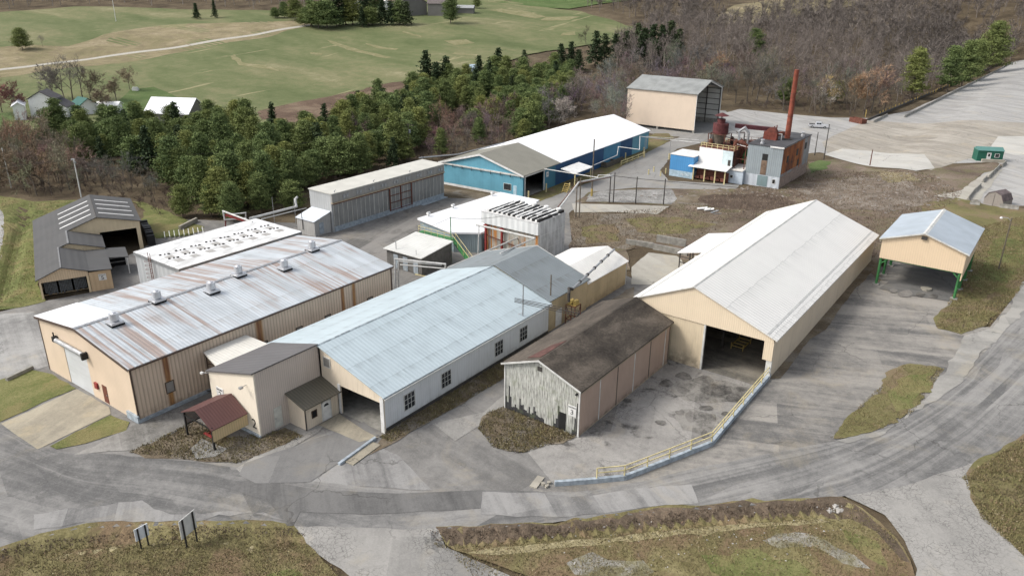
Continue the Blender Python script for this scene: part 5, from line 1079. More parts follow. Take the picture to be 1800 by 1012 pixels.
pipe([Vector((rackB[0], rackB[1], 5.6)), Vector((r1[0], r1[1], 5.2)), Vector((r2[0], r2[1], 4.9)), PP(1300, 330, 2.5)], .05, M_dsteel, 'thin dark line strung between the rack posts over the gravel')
pipe([PP(958, 297, 4.9), PP(1050, 312, 5.2), PP(1052, 308, 5.6), Vector((rackB[0], rackB[1], 5.7))], .10, M_pipe, 'white pipe from the olive roof corner of the blue shed to the rack', n=6)
pipe([PP(1137, 240, 5.0), PP(1135, 262, 1.2)], .06, M_pipe, 'white downpipe at the far corner of the blue shed')
pipe([PP(1000, 305, 3.0), PP(1040, 292, 3.2), PP(1085, 273, 3.4), PP(1087, 258, 5.2), PP(1124, 263, 5.2), PP(1125, 240, 7.2), PP(1178, 246, 6.0), PP(1230, 251, 6.4)], .09, M_pipe, 'white stepped pipe along the side of the blue shed to the plant')
pipe([PP(1138, 240, 6.2), PP(1178, 243, 6.2), PP(1228, 246, 6.6)], .05, M_pipe, 'thinner upper white pipe leading from the blue shed to the plant')
for px, py, h_, lab in ((1176, 280, 6.0, 'thin grey pole with white sleeve left of the blue and white plant block'), (1132, 277, 5.0, 'thin grey post with pale base near the far end of the blue shed')):
    t = wood_pole(px, py, h_, lab, M_steel, .06, name='pipe_post', cat='post'); m = MB(); m.tube((0, 0, 0), (0, 0, 1.5), .2, n=8); m.build('sleeve', M_pyel, t)
# gantries
pipe([PP(694, 515, 0.2), PP(694, 455, 4.9), PP(783, 464, 4.9), PP(783, 478, 3.6)], .13, M_pipe, 'white pipe gantry beside the far end of the tan warehouse', 'pipe_gantry')
pipe([PP(702, 513, 0.2), PP(700, 459, 4.7), PP(776, 466, 4.6)], .07, M_pipe, 'inner thin white pipe of the gantry by the tan warehouse')
pipe([PP(704, 465, 4.2), PP(782, 472, 4.2)], .10, M_pipe, 'lower straight white pipe hung inside the gantry')
t = thing('climbing_frame', 'narrow grey lattice riser under the left end of the white gantry', 'lattice', (0, 0, 0)); m = MB(); b0 = PP(699, 513, 0); 
for d in (-.25, .25): m.beam(b0+Vector((d, 0, 0)), b0+Vector((d, 0, 4.5)), .05, .05)
for k in range(12): m.beam(b0+Vector((-.25, 0, .3+k*.36)), b0+Vector((.25, 0, .3+k*.36)), .04, .04)
m.build('lattice', M_steel, t)
pipe([PP(788, 470, 3.8), PP(915, 416, 4.0)], .14, M_pipe, 'long white pipe rising over the slate roof to the silver building')
pipe([PP(880, 445, 6.9), PP(939, 419, 5.6)], .12, M_pipe, 'short white pipe from the slate ridge to the silver building corner')
pipe([PP(838, 395, 5.5), PP(940, 419, 5.3)], .16, M_pipe, 'white pipe running across the rusty front of the silver building')
pipe([PP(842, 398, 5.3), PP(840, 452, 0.3)], .09, M_pipe, 'white downpipe on the left of the silver building front')
t = wood_pole(698, 470, 4.5, 'short grey post with a hanging cable beside the grey shed', M_steel, .08, name='cable_post', cat='post')
wood_pole(733, 480, 3.8, 'thin grey mast in front of the grey brick shed', M_steel, .05, name='mast', cat='pole')
m = MB(); m.beam(PP(730, 482, .08), PP(760, 488, .08), .25, .1); solo(m, 'timber_plank', M_pyel, 'pale plank lying on the asphalt beside the grey brick shed', 'plank')
m = MB(); m.beam(PP(761, 488, .1), PP(768, 480, .5), .4, .12); solo(m, 'timber_plank', M_pyel, 'short wide yellow plank propped beside the grey brick shed', 'plank')
# pipes between flat kiln and grey kiln
pipe([PP(522, 347, 5.0), PP(519, 350, 5.0), PP(521, 363, 3.8), PP(440, 384, 3.8)], .22, M_pipe, 'thick white pipe leaving the end of the grey kiln over the dark yard')
pipe([PP(538, 366, 3.2), PP(520, 370, 3.4), PP(460, 385, 3.4)], .09, M_pipe, 'thin white pipe below the thick one behind the flat roofed kiln')
pipe([PP(443, 390, 5.7), PP(392, 371, 5.7), PP(395, 386, 4.2), PP(432, 384, 4.2)], .14, M_pipe, 'white pipe loop standing beyond the flat roofed kiln')
pipe([PP(405, 377, 5.0), PP(432, 374, 5.0), PP(432, 386, 3.5)], .11, M_pipe, 'second smaller white pipe loop beyond the flat roofed kiln')
t = thing('red_pipe_rack', 'red steel posts and truss carrying the white pipe loop', 'frame', (0, 0, 0)); m = MB(); 
m.beam(PP(397, 405, 0), PP(396, 378, 4.9), .2, .2); m.beam(PP(398, 378, 4.9), PP(446, 392, 5.4), .12, .45); m.beam(PP(434, 402, 0), PP(433, 388, 4.9), .2, .2); m.build('frame', M_red, t)
for px, py, h_, l_ in ((483, 393, 5.0, 'thin grey pipe support between the two kilns'), (521, 398, 5.2, 'thin dark support at the corner of the utility shed')): wood_pole(px, py, h_, l_, M_steel, .06, name='pipe_support', cat='post')
m = MB(); rr = random.Random(4)
for k in range(9): m.beam(PP(290, 418, .3)+Vector((k*.35, k*.7, 0)), PP(290, 418, .3)+Vector((k*.35-1.6, k*.7+.9, .5)), .12, .3)
solo(m, 'metal_frames', M_wfr, 'row of pale metal frames stacked on the grass beyond the flat roofed kiln', 'frames')
m = MB(); m.box(0, 5.4, 0, .4, 0, .8); o = solo(m, 'block_wall', M_conc, 'low concrete wall beside the stacked frames', 'wall'); place(o, *at(318, 405), 0, R_(115))
pipe([Vector((-111.2, 119, 7.1)), Vector((-111.6, 132, 5.6)), Vector((-112, 150, 5.4))], .14, M_steel, 'grey duct running behind the left side of the blue shed')

# ---- retaining wall with railing --------------------------------------------------------
wl = [at0 for at0 in (W0, W1, W2, W3)]
t = thing('retaining_wall', 'pale blue concrete kerb wall curving along the loading yard', 'wall', (0, 0, 0))
m = MB()
def wz(p): return gf(p[0]+.35, p[1]-.1)
def subdiv(pts, st):
    out = []
    for a, b in zip(pts[:-1], pts[1:]):
        k = max(1, int(math.dist(a, b)/st))
        for j in range(k): out.append((a[0]+(b[0]-a[0])*j/k, a[1]+(b[1]-a[1])*j/k))
    return out+[pts[-1]]
wp = subdiv(wl, 1.2)
tops = [wz(p)+.5 for p in wp]
for (a, b), (za_, zb_) in zip(zip(wp[:-1], wp[1:]), zip(tops[:-1], tops[1:])):
    d = Vector((b[0]-a[0], b[1]-a[1], 0)).normalized(); nrm = Vector((-d.y, d.x, 0))*.16
    A_ = Vector((*a, 0)); B_ = Vector((*b, 0)); q = [A_+nrm, A_-nrm, B_-nrm, B_+nrm]
    m.add([(q[0].x, q[0].y, -.4), (q[1].x, q[1].y, -.4), (q[2].x, q[2].y, -.4), (q[3].x, q[3].y, -.4), (q[0].x, q[0].y, za_), (q[1].x, q[1].y, za_), (q[2].x, q[2].y, zb_), (q[3].x, q[3].y, zb_)], [(0, 3, 2, 1), (4, 5, 6, 7), (0, 1, 5, 4), (1, 2, 6, 5), (2, 3, 7, 6), (3, 0, 4, 7)])
m.build('kerb', M_bluec, t)
t = thing('railing', 'pale yellow two-bar pipe railing on the blue kerb wall', 'railing', (0, 0, 0))
rs_ = at(1049, 848); sel = [p for p in subdiv([((W0[0]*.4+W1[0]*.6), (W0[1]*.4+W1[1]*.6)), W1, W2, W3], 2.35)]
zs_ = [wz(p)+.5 for p in sel]
for p, z_ in zip(sel, zs_): m = MB(); m.box(p[0]-.05, p[0]+.05, p[1]-.05, p[1]+.05, z_-.05, z_+1.08); m.build('post', M_pyel, t)
for dz in (.55, 1.05):
    m = MB()
    for a, b, z1_, z2_ in zip(sel[:-1], sel[1:], zs_[:-1], zs_[1:]): m.beam((a[0], a[1], z1_+dz), (b[0], b[1], z2_+dz), .08, .08)
    m.build('rail', M_pyel, t)
m = MB(); a = at(596, 818); b = at(660, 772); m.beam((a[0], a[1], .1), (b[0], b[1], .12), .28, .4); solo(m, 'kerb_block', M_bluec, 'low pale blue concrete kerb leading away from the open bay of the long shed', 'kerb')
m = MB(); a = at(612, 815); b = at(660, 780); m.beam((a[0], a[1], .05), (b[0], b[1], .05), 1.3, .2); solo(m, 'ramp_slab', M_tan, 'tan concrete strip beside the pale blue kerb at the open bay', 'slab')
m = MB(); m.box(-.35, .35, -.9, .9, -.1, .14); o = solo(m, 'stone_slab', M_conc, 'flat pale stone block at the left end of the blue kerb wall', 'slab'); place(o, *at(944, 848), 0, R_(10))
rr = random.Random(12)
for px, py in ((955, 852), (961, 856), (965, 850)):
    X, Y = at(px, py); m = MB(); s_ = rr.uniform(.15, .3); m.prism([(s_*math.cos(a)*rr.uniform(.7, 1.2), s_*math.sin(a)*rr.uniform(.7, 1.2), 0) for a in np.linspace(0, 6.28, 7)[:-1]], (0, 0, s_)); o = solo(m, 'rubble_stone', M_conc, 'small broken stone in the corner beside the end of the blue kerb', 'stone', 'rubble stones by the kerb end'); place(o, X, Y, .02)

# ---- two sign boards seen from behind ---------------------------------------------------
def board(p1, p2, top, z0_, w_over, lab, mat):
    a = Vector((*at(*p1), 0)); b = Vector((*at(*p2), 0)); d = (b-a); L = d.length; rz = math.atan2(d.y, d.x); zg = gf(a.x, a.y)
    t = thing('sign_board', lab, 'sign', (a.x, a.y, zg), rz)
    for x_ in (0, L): m = MB(); m.box(x_-.05, x_+.05, -.1, 0, -.2, top); m.build('post', M_black, t)
    m = MB(); m.box(-w_over, L+w_over, .01, .06, z0_, top); m.build('panel', mat, t)
board((248, 964), (261, 958), 2.0, .85, .25, 'small blue-white sign board on black posts seen from behind', plain('blue_white_panel', (.72, .76, .80), .6, var=.1))
board((328, 962), (346, 952), 2.75, 1.0, .3, 'large grey-white sign board on black posts seen from behind', plain('grey_white_panel', (.62, .62, .59), .6, var=.15))

# ---- boiler / plant ------------------------------------------------------------------
t = thing('plant_tower', 'square corrugated tower with rust-red side and flat black roof', 'building', (-58.5, 168.3, 0), R_(0))
TW, TD, TZ = 7.8, 19.5, 9.0
m = MB(); m.prism([(0, 0, 2.6), (TW, 0, 2.6), (TW, 0, TZ), (0, 0, TZ)], (0, .2, 0)); m.build('front_wall', siding('blue_grey_corrugated', (.27, .31, .33), .45, .25, dirt=.25, dirtcol=(.12, .1, .08)), t)
m = MB(); m.box(0, TW, -.05, .2, 0, 2.58); m.build('front_base', siding('pale_base', (.48, .52, .56), 1.4, .06, dirt=.3), t)
m = MB(); m.box(TW-.2, TW, .2, TD, 2.6, TZ); m.build('side_wall', siding('rust_side', (.26, .28, .29), .45, .25, dirt=.55, dirtcol=(.10, .05, .03), rust=1.0, rustcol=(.27, .095, .03), blotch=.3), t)
n = NT('rust_sheet'); a = n.noise(.35, 6, n.vec(scale=(1, 1, .5)), .7); n.out(n.ramp(a, (.36, (.06, .035, .03)), (.5, (.26, .085, .028)), (.62, (.36, .17, .07)), (.72, (.25, .26, .26))), .85); 
m = MB(); m.box(TW, TW+.03, .3, 14, 3.2, TZ-.2); m.build('rust_cladding', n.mat, t)
m = MB(); m.box(TW-.25, TW+.02, .2, TD, 0, 2.58); m.build('side_base', plain('pinkish_block', (.30, .23, .19), .9, var=.3), t)
m = MB(); m.box(0, .2, .2, TD, 0, TZ); m.box(.2, TW-.2, TD-.2, TD, 0, TZ); m.build('back_wall', M_steel, t)
m = MB(); m.box(-.1, TW+.15, -.15, TD+.1, TZ, TZ+.15); m.build('roof', plain('black_tar_roof', (.075, .075, .08), .85, var=.4, scale=.6), t)
m = MB(); m.box(4.9, TW+.17, -.2, -.05, TZ-.15, TZ+.17); m.build('roof_trim', M_white, t)
m = MB(); m.box(3.4, 4.6, -.04, -.005, 5.9, 7.3); m.build('broken_opening', M_black, t)
m = MB(); m.box(3.35, 4.6, -.05, -.01, 2.7, 5.85); m.build('wood_panel', plain('brown_board', (.20, .14, .10), .9, var=.4), t)
m = MB(); m.box(2.9, 5.2, -.1, -.06, .2, 2.5); m.build('side_door', siding('dull_teal_door', (.19, .26, .27), .3, .2), t)
ywall_window(t, -.06, 6.3, 6.9, 1.1, 2.0, -1, M_white, M_black)
for yy, z_ in ((3, 5.3), (9.5, 5.8), (15.5, 6.3), (11, 3.2)): m = MB(); m.box(TW+.03, TW+.07, yy, yy+1.3, z_, z_+1.5); m.build('opening', M_black, t)
for (x_, y_) in ((2.6, 1.2), (7.0, 15.5)):
    m = MB(); m.tube((x_, y_, TZ+.15), (x_, y_, TZ+.5), .45, n=10); m.tube((x_, y_, TZ+.5), (x_, y_, TZ+1.0), .3, n=10); m.tube((x_, y_, TZ+1.0), (x_, y_, TZ+1.15), .45, n=10); m.build('roof_vent', M_vent, t)
t = thing('smokestack', 'tall rust-red steel smokestack rising from the black roof', 'chimney', (-53.4, 178.6, TZ+.15))
m = MB(); m.tube((0, 0, 0), (0, 0, 15.2), .62, .5, n=16); m.build('shaft', plain('rust_red_paint', (.27, .075, .045), .7, var=.5, scale=.8), t)
for z_ in (5, 10, 14.9): m = MB(); m.tube((0, 0, z_), (0, 0, z_+.12), .7-.01*z_, n=16); m.build('flange', M_rust, t)
m = MB(); m.tube((0, 0, 0), (0, 0, .2), 1.2, n=14); m.build('base', M_dsteel, t)
t = thing('roof_blower', 'rust-red round blower casing beside the smokestack foot', 'fan', (-56.0, 175.6, TZ+.15))
m = MB(); m.tube((0, -.5, 1.5), (0, .5, 1.5), 1.25, n=18); m.build('casing', plain('rust_red_casing', (.17, .055, .04), .8, var=.5), t); m = MB(); m.box(-1.7, 1.3, -.6, .6, 0, 1.7); m.build('base', plain('rust_red_box', (.18, .05, .035), .8, var=.4), t); m = MB(); m.beam((.5, 0, 1.2), (2.2, 1.6, 1.4), .8, .8); m.build('duct', M_rust, t)
t = thing('pump_house', 'small pale blue lean-to with white roof against the plant tower', 'shed', (-62.3, 167.2, 0))
m = MB(); m.prism([(0, 0, 0), (0, 4.5, 0), (0, 4.5, 3.4), (0, 0, 2.9)], (3.75, 0, 0)); m.build('wall', plain('pale_blue_wall', (.48, .55, .62), .8, var=.2), t)
m = MB(); m.prism([(-.15, -.2, 2.92), (-.15, 4.5, 3.45), (-.15, 4.5, 3.6), (-.15, -.2, 3.05)], (3.85, 0, 0)); m.build('roof', plain('white_snowy_roof', (.66, .64, .60), .8, var=.3), t)
ywall_window(t, 0, .9, 1.5, 1.2, 1.8, -1, M_white, M_black)
t = thing('green_hopper', 'small green cyclone hopper behind the pale blue lean-to', 'hopper', (-61.2, 173.5, 0)); m = MB(); m.tube((0, 0, 5.2), (0, 0, 6.6), .9, n=12); m.tube((0, 0, 3.6), (0, 0, 5.2), .25, .9, n=12); m.build('hopper', M_green, t); m = MB(); m.tube((0, 0, 0), (0, 0, 3.6), .12); m.build('leg', M_pole, t)
t = thing('plant_block', 'white fronted plant block with rooftop yellow railing and low canopy', 'building', (-69.4, 164.6, 0))
m = MB(); m.box(0, 8.0, 3.0, 11, 0, 7.0); m.build('wall', siding('dark_red_brown_wall', (.10, .055, .045), .5, .2, dirt=.3), t)
m = MB(); m.prism([(.0, 2.95, 3.1), (5.6, 2.95, 3.1), (5.6, 2.95, 7.1), (.0, 2.95, 7.1)], (0, -.12, 0)); m.build('front_panel', plain('bright_white_panel', (.78, .77, .75), .6, var=.06), t)
m = MB(); m.box(5.62, 8.0, 2.83, 2.95, 2.9, 7.0); m.build('patched_panel', plain('ice_blue_patch', (.58, .68, .70), .6, var=.15), t)
m = MB(); m.box(7.0, 7.6, 2.78, 2.82, 3.4, 5); m.build('broken_opening', M_dsteel, t)
m = MB(); m.prism([(-1.0, -.4, 3.0), (8.1, -.4, 3.0), (8.1, 3.0, 3.6), (-1.0, 3.0, 3.6)], (0, 0, .12)); m.build('canopy', M_white, t)
for x_ in (.2, 2.9, 5.4, 7.7): m = MB(); m.box(x_-.12, x_+.12, .0, .2, 0, 3.0); m.build('post', M_pyel, t)
m = MB(); m.box(.2, 7.8, 2.0, 2.2, 0, 2.2); [m.box(.5+k*1.2, 1.4+k*1.2, .6, 1.5, .4, .9+.3*(k % 2)) for k in range(6)]; m.build('burner_row', M_rust, t)
m = MB()
rp = [(0.2, 3.1), (8.0, 3.1), (8.0, 10.8), (.2, 10.8), (.2, 3.1)]
for z_ in (7.6, 8.1): m.path([(a, b, z_) for a, b in rp], .06, 5)
for a, b in [(k*1.3+.2, 3.1) for k in range(7)]+[(8, 3.1+k*1.9) for k in range(1, 5)]+[(.2, 3.1+k*1.9) for k in range(1, 5)]: m.box(a-.06, a+.06, b-.06, b+.06, 7, 8.1)
m.build('railing', M_pyel, t)
m = MB(); m.box(-.3, 8.2, 2.9, 11.2, 7.0, 7.12); m.build('roof', M_rust, t)
t = thing('blue_plant_room', 'small bright blue box room with white roof left of the plant block', 'building', (-75.3, 165.1, 0))
m = MB(); m.box(0, 5.8, 0, 6.5, 1.5, 5.0); m.build('wall', siding('bright_blue_siding', (.07, .25, .50), .5, .12, dirt=.1), t); m = MB(); m.box(0, 5.75, -.03, 6.4, 0, 1.48); m.build('base', plain('pale_blue_base', (.38, .50, .58), .8, var=.3), t); m = MB(); m.box(-.1, 5.9, -.12, 6.6, 5, 5.15); m.build('roof', M_white, t)
m = MB(); rr = random.Random(2); pp_ = [(2.8+.35*k+rr.uniform(-.1, .1), -.05, .75+.3*math.sin(k*2.1)) for k in range(7)]; m.path(pp_, .035, 4); m.build('graffiti', M_white, t)
t = thing('cyclone', 'dark red cyclone separator on legs above the plant block', 'cyclone', (-66.5, 171.5, 0))
m = MB(); m.tube((0, 0, 10.0), (0, 0, 12.2), 1.75, n=20); m.tube((0, 0, 12.2), (0, 0, 13.2), .9, n=14); m.tube((0, 0, 13.9), (0, 0, 14.5), 1.6, .3, n=16); m.tube((0, 0, 13.2), (0, 0, 13.9), .12); m.build('body', plain('dark_red_metal', (.12, .035, .035), .7, var=.5, scale=1.5), t)
m = MB(); m.tube((0, 0, 5.8), (0, 0, 10.0), .5, 1.6, n=18); m.build('cone', M_pole, t)
m = MB(); [m.beam((a, b, 5), (a*1.1, b*1.1, 10), .16, .16) for a in (-1.8, 1.8) for b in (-1.8, 1.8)]; [m.beam((-1.9, b, z_), (1.9, b, z_), .12, .12) for b in (-1.8, 1.8) for z_ in (7.5, 9.9)]; [m.beam((b, -1.9, z_), (b, 1.9, z_), .12, .12) for b in (-1.8, 1.8) for z_ in (7.5, 9.9)]; m.build('legs', M_rust, t)
t = thing('small_cyclone', 'pale streaked ductwork and small cyclone right of the large one', 'ductwork', (-61.8, 172.5, 0))
m = MB(); m.tube((0, 0, 6.5), (0, 0, 8.2), 1.2, n=12); m.tube((0, 0, 8.2), (0, 0, 8.8), 1.2, .4, n=12); m.tube((0, 0, 4.5), (0, 0, 6.5), .4, 1.2, n=12); m.build('body', M_rust, t)
m = MB(); m.path([(-.5, 0, 8.8), (-.8, .3, 10.6), (.4, .6, 11.6), (1.3, .8, 10.4), (1.2, .9, 8)], .28, 8); m.build('duct', M_steel, t)
m = MB(); [m.tube((a, b, 3), (a, b, 7), .08) for a in (-1, 1) for b in (-1, 1)]; rr = random.Random(9)
for k in range(16): a = Vector((rr.uniform(-3, 3), rr.uniform(-2, 3), rr.uniform(6.8, 8.2))); m.beam(a, a+Vector((rr.uniform(-1.6, 1.6), rr.uniform(-1.6, 1.6), rr.uniform(-.6, 1.6))), .16, .16)
m.build('framing', M_rust, t)
t = thing('conveyor_bridge', 'long dark red conveyor beam on a tall rusty frame behind the plant', 'conveyor', (-64.5, 176, 0))
m = MB(); m.beam((0, -1, 11.4), (8.3, 2.6, 10.9), .9, .9); m.build('beam', plain('dark_red_beam', (.11, .035, .04), .7, var=.4), t)
m = MB(); [m.beam((8.2, 2.6+d, 0), (8.2, 2.6+d, 11.8), .2, .2) for d in (-.8, .8)]; m.beam((2.0, 1.0, 7.7), (8.2, 3.4, 7.7), 2.2, .25); [m.beam((2.0+k*2.05, 2.2, 0), (2.0+k*2.05, 2.2, 7.6), .15, .15) for k in range(3)]
for z_ in (8.3, 8.9): m.beam((2.0, .3, z_), (8.2, 2.4, z_), .07, .07)
for k in range(5): m.beam((2+k*1.5, .3+k*.5, 7.7), (2+k*1.5, .3+k*.5, 8.9), .07, .07)
m.build('frame', M_rust, t)
m = MB(); rr = random.Random(19)
for k in range(60):
    a = Vector((rr.uniform(-70.5, -60), rr.uniform(176, 181), 0)); a.z = rr.uniform(0, 3.5); m.beam(a, a+Vector((rr.uniform(-1.6, 1.6), rr.uniform(-1.2, 1.2), rr.uniform(-.5, 1.3))), .22, .15)
solo(m, 'scrap_heap', M_rust, 'tangled rusty scrap heap piled behind the plant block', 'scrap')

rr = random.Random(77)
for k in range(7):
    X = -69+rr.uniform(0, 8.5); Y = 168+rr.uniform(0, 8); h0 = 7.1; m = MB(); hh = rr.uniform(1.2, 3.2); r0 = rr.uniform(.25, .6); m.tube((X, Y, h0), (X, Y, h0+hh), r0, n=10); m.tube((X, Y, h0+hh), (X, Y, h0+hh+.3), r0*1.15, r0*.4, n=10)
    solo(m, 'tank', [M_rust, M_dsteel, M_steel][k % 3], 'rusty upright drum among the pipework on the plant block roof', 'tank', 'drums on the plant roof')
for k in range(16):
    m = MB(); a = Vector((-69.5+rr.uniform(0, 12), 167.5+rr.uniform(0, 10), rr.uniform(7.3, 10.5))); b_ = a+Vector((rr.choice((-1, 1))*rr.uniform(1, 4), rr.uniform(-2, 2), 0)); c_ = b_+Vector((0, 0, -rr.uniform(1, 3.2))); m.path([a, b_, c_], rr.uniform(.07, .17), 6)
    solo(m, 'pipe', [M_rust, M_dsteel, M_pipe, M_rust][k % 4], 'bent pipe in the tangle of rusty pipework above the plant block', 'pipe', 'pipework above the plant block')
t = thing('pipe_scaffold', 'open rusty steel scaffold standing between the plant block and the tower', 'scaffold', (-61.2, 168.5, 0)); m = MB()
for a in (0, 2.2):
    for b_ in (0, 3, 6): m.beam((a, b_, 0), (a, b_, 8.4), .14, .14)
for z_ in (2.8, 5.4, 8.2):
    for b_ in (0, 3, 6): m.beam((0, b_, z_), (2.2, b_, z_), .12, .12)
    for a in (0, 2.2): m.beam((a, 0, z_), (a, 6, z_), .12, .12)
m.build('frame', M_rust, t)
# ---- green shed, domed hut, barriers ----------------------------------------------------
X, Y = at(1716, 283); X1_, Y1_ = at(1761, 285); rz = math.atan2(Y1_-Y, X1_-X); zg = gf(X, Y)
t = thing('green_shed', 'small dark green shed with white door and white framed window', 'shed', (X, Y, zg), rz); Lg = math.hypot(X1_-X, Y1_-Y)
m = MB(); m.box(0, Lg, 0, 3, 0, 2.6); m.build('wall', siding('dark_green_siding', (.018, .11, .075), .3, .15), t)
m = MB(); m.prism([(-.1, -.2, 2.6), (-.1, 1.5, 3.3), (-.1, 3.2, 2.6)], (Lg+.2, 0, 0)); m.build('roof', siding('green_roof', (.09, .21, .19), .3, .1, 'x'), t)
d = MB(); d.box(Lg*.36, Lg*.36+.95, -.05, -.005, .1, 2.1); d = d.build('door', M_white, t); g_ = MB(); g_.box(Lg*.36+.25, Lg*.36+.7, -.07, -.052, 1.2, 1.9); g_.build('door_glass', M_glass, d)
ywall_window(t, 0, Lg*.68, Lg*.68+.9, 1.1, 1.9, -1, M_white, M_glass)
m = MB(); m.box(Lg*.15, Lg+.2, -1.1, -.5, 0, .7); m.build('step_block', M_conc, t)
X, Y = at(1728, 358); zg = gf(X, Y)
t = thing('domed_hut', 'grey weathered barn-shaped hut with curved dark roof on the concrete', 'hut', (X, Y, zg), R_(-22))
pr = [(0, 0), (3.6, 0), (3.6, 1.2), (3.0, 2.3), (1.8, 2.8), (.6, 2.3), (0, 1.2)]
m = MB(); m.prism([(a, 0, b) for a, b in pr], (0, 3.4, 0)); m.build('wall', siding('grey_plank', (.26, .235, .21), .3, .15, dirt=.2), t)
m = MB()
for a, b in zip(pr[2:-1], pr[3:]): m.prism([(a[0], -.1, a[1]+.02), (b[0], -.1, b[1]+.02), (b[0], -.1, b[1]+.12), (a[0], -.1, a[1]+.12)], (0, 3.6, 0))
m.build('roof', plain('worn_shingle', (.15, .12, .12), .9, var=.4), t)
d = MB(); d.box(1.77, 1.83, -.03, -.005, .05, 2.4); d.build('door_seam', M_dsteel, t)
def barrier_mesh(L):
    m = MB(); m.prism([(-.3, 0, 0), (.3, 0, 0), (.25, 0, .2), (.1, 0, .45), (.08, 0, .85), (-.08, 0, .85), (-.1, 0, .45), (-.25, 0, .2)], (0, L, 0)); return m
bar = barrier_mesh(3.0).build('jersey_barrier', M_slab); rr = random.Random(6)
def barriers(P, Q, n_, label, group, first=[True], spread=.0, zs=0):
    a = Vector((*P, 0)); b = Vector((*Q, 0)); d = b-a; rz = math.atan2(d.y, d.x)-math.pi/2; L = d.length/n_
    for i in range(n_):
        o = bar if first[0] else bar.copy()
        if not first[0]: C.objects.link(o)
        first[0] = False
        p = a+d*(i/n_); o.location = (p.x+rr.uniform(-spread, spread), p.y, gf(p.x, p.y)+zs); o.rotation_euler = (0, 0, rz+rr.uniform(-spread, spread)*.2); o.scale = (1, L/3.0*.97, 1)
        tag(o, label, 'barrier', group)
barriers(at(1700, 352), at(1722, 328), 2, 'pale tilted jersey barrier beside the domed hut', 'barriers beside the domed hut', spread=.25)
barriers(at(1730, 322), at(1766, 288), 5, 'pale jersey barrier in the broken line below the green shed', 'barriers below the green shed', spread=.3)
barriers(at(1590, 207), at(1780, 111), 40, 'pale concrete barrier in the long row along the big lot', 'barriers along the lot edge', spread=.05)
barriers(at(1536, 216), at(1560, 204), 2, 'pale concrete barrier lying apart at the near end of the long row', 'near loose barriers', spread=.05)
barriers(at(1790, 369), at(1756, 365), 2, 'white concrete block on the grass edge in front of the domed hut', 'white kerb blocks by the hut', spread=.02)
barriers(at(1722, 361), at(1704, 359), 1, 'single pale block at the left end of the concrete edge by the hut', None, spread=0)
# concrete walls near the lean-to
def cwall(p1, p2, h_, lab, th=.35):
    a = Vector((*at(*p1), 0)); b = Vector((*at(*p2), 0)); d = b-a; m = MB(); m.box(0, d.length, -th/2, th/2, -.3, h_); o = solo(m, 'concrete_wall', M_slab, lab, 'wall'); place(o, a.x, a.y, gf(a.x, a.y), math.atan2(d.y, d.x)); return o
cwall((1100, 429), (1148, 436), .9, 'low pale concrete wall on the dirt left of the lean-to'); cwall((1154, 425), (1205, 434), 1.3, 'taller concrete wall behind the low one by the lean-to'); cwall((1148, 438), (1208, 450), 1.0, 'brownish concrete wall running into the lean-to shed')
cwall((12, 670), (58, 648), .45, 'low pale concrete kerb beside the gravel left of the tan warehouse', .4)
# yellow posts along the lot and rusty strip
yp = MB(); yp.box(-.12, .12, -.12, .12, 0, 1.15); yp = yp.build('guard_post', M_yel); a = Vector((*at(1545, 202), 0)); b = Vector((*at(1728, 128), 0)); n_ = 44
for i in range(n_):
    o = yp if i == 0 else yp.copy()
    if i: C.objects.link(o)
    p = a.lerp(b, (i/(n_-1))**1.0); o.location = (p.x+rr.uniform(-.3, .3), p.y, gf(p.x, p.y)); tag(o, 'short yellow guard post in the long row at the wood edge', 'post', 'yellow guard posts along the lot')
m = MB(); a = at(1525, 212); b = at(1760, 112); m.beam((a[0], a[1], gf(*a)+.25), (b[0], b[1], gf(*b)+.25), .5, .7); solo(m, 'timber_edging', M_dsteel, 'dark timber edging running beside the yellow guard posts', 'edging')
m = MB(); m.box(0, 5.5, 0, 2.2, 0, 1.5); m.box(.15, 5.35, .15, 2.05, 1.0, 1.45); o = solo(MB().box(0, 5.2, 0, .2, 0, 1.5).box(0, 5.2, 2, 2.2, 0, 1.5).box(0, .2, .2, 2, 0, 1.5).box(5, 5.2, .2, 2, 0, 1.5).box(.2, 5, .2, 2, 0, .3), 'dumpster', M_rust, 'open rusty brown dumpster at the corner of the far lot', 'dumpster'); place(o, *at(1492, 214), gf(*at(1492, 214)), R_(-30))
t = MB(); t.box(-.1, .1, -.1, .1, 0, 2.4); o = solo(t, 'guard_post', M_yel, 'taller lone yellow post beside the rusty dumpster', 'post'); place(o, *at(1521, 206), gf(*at(1521, 206)))
# bollards near the plant
bo = MB(); bo.tube((0, 0, 0), (0, 0, 1.2), .16, n=8); bo = bo.build('bollard', M_pyel)
for i, (px, py, lab) in enumerate(((1140, 307, 'front left'), (1149, 302, 'rear left'), (1161, 310, 'front right'), (1170, 305, 'rear right'))):
    o = bo if i == 0 else bo.copy()
    if i: C.objects.link(o)
    X, Y = at(px, py); o.location = (X, Y, gf(X, Y)); tag(o, 'pale %s bollard of the four round the pit by the blue plant room' % lab, 'bollard', 'bollards round the pit')
for px, py, lab in ((929, 352, 'pale bollard left of the blue shed opening'), (960, 338, 'pale bollard right of the blue shed opening'), (1001, 337, 'thick yellow bollard under the white awning'), (1099, 282, 'pale yellow bollard at the near end of the pipe rail'), (1131, 272, 'pale yellow bollard at the far end of the pipe rail')):
    o = bo.copy(); C.objects.link(o); X, Y = at(px, py); o.location = (X, Y, gf(X, Y)); o.scale = (1, 1, 1.6); del o['group']; tag(o, lab, 'bollard')
m = MB(); a, b = PP(1092, 285, .9), PP(1132, 270, .9)
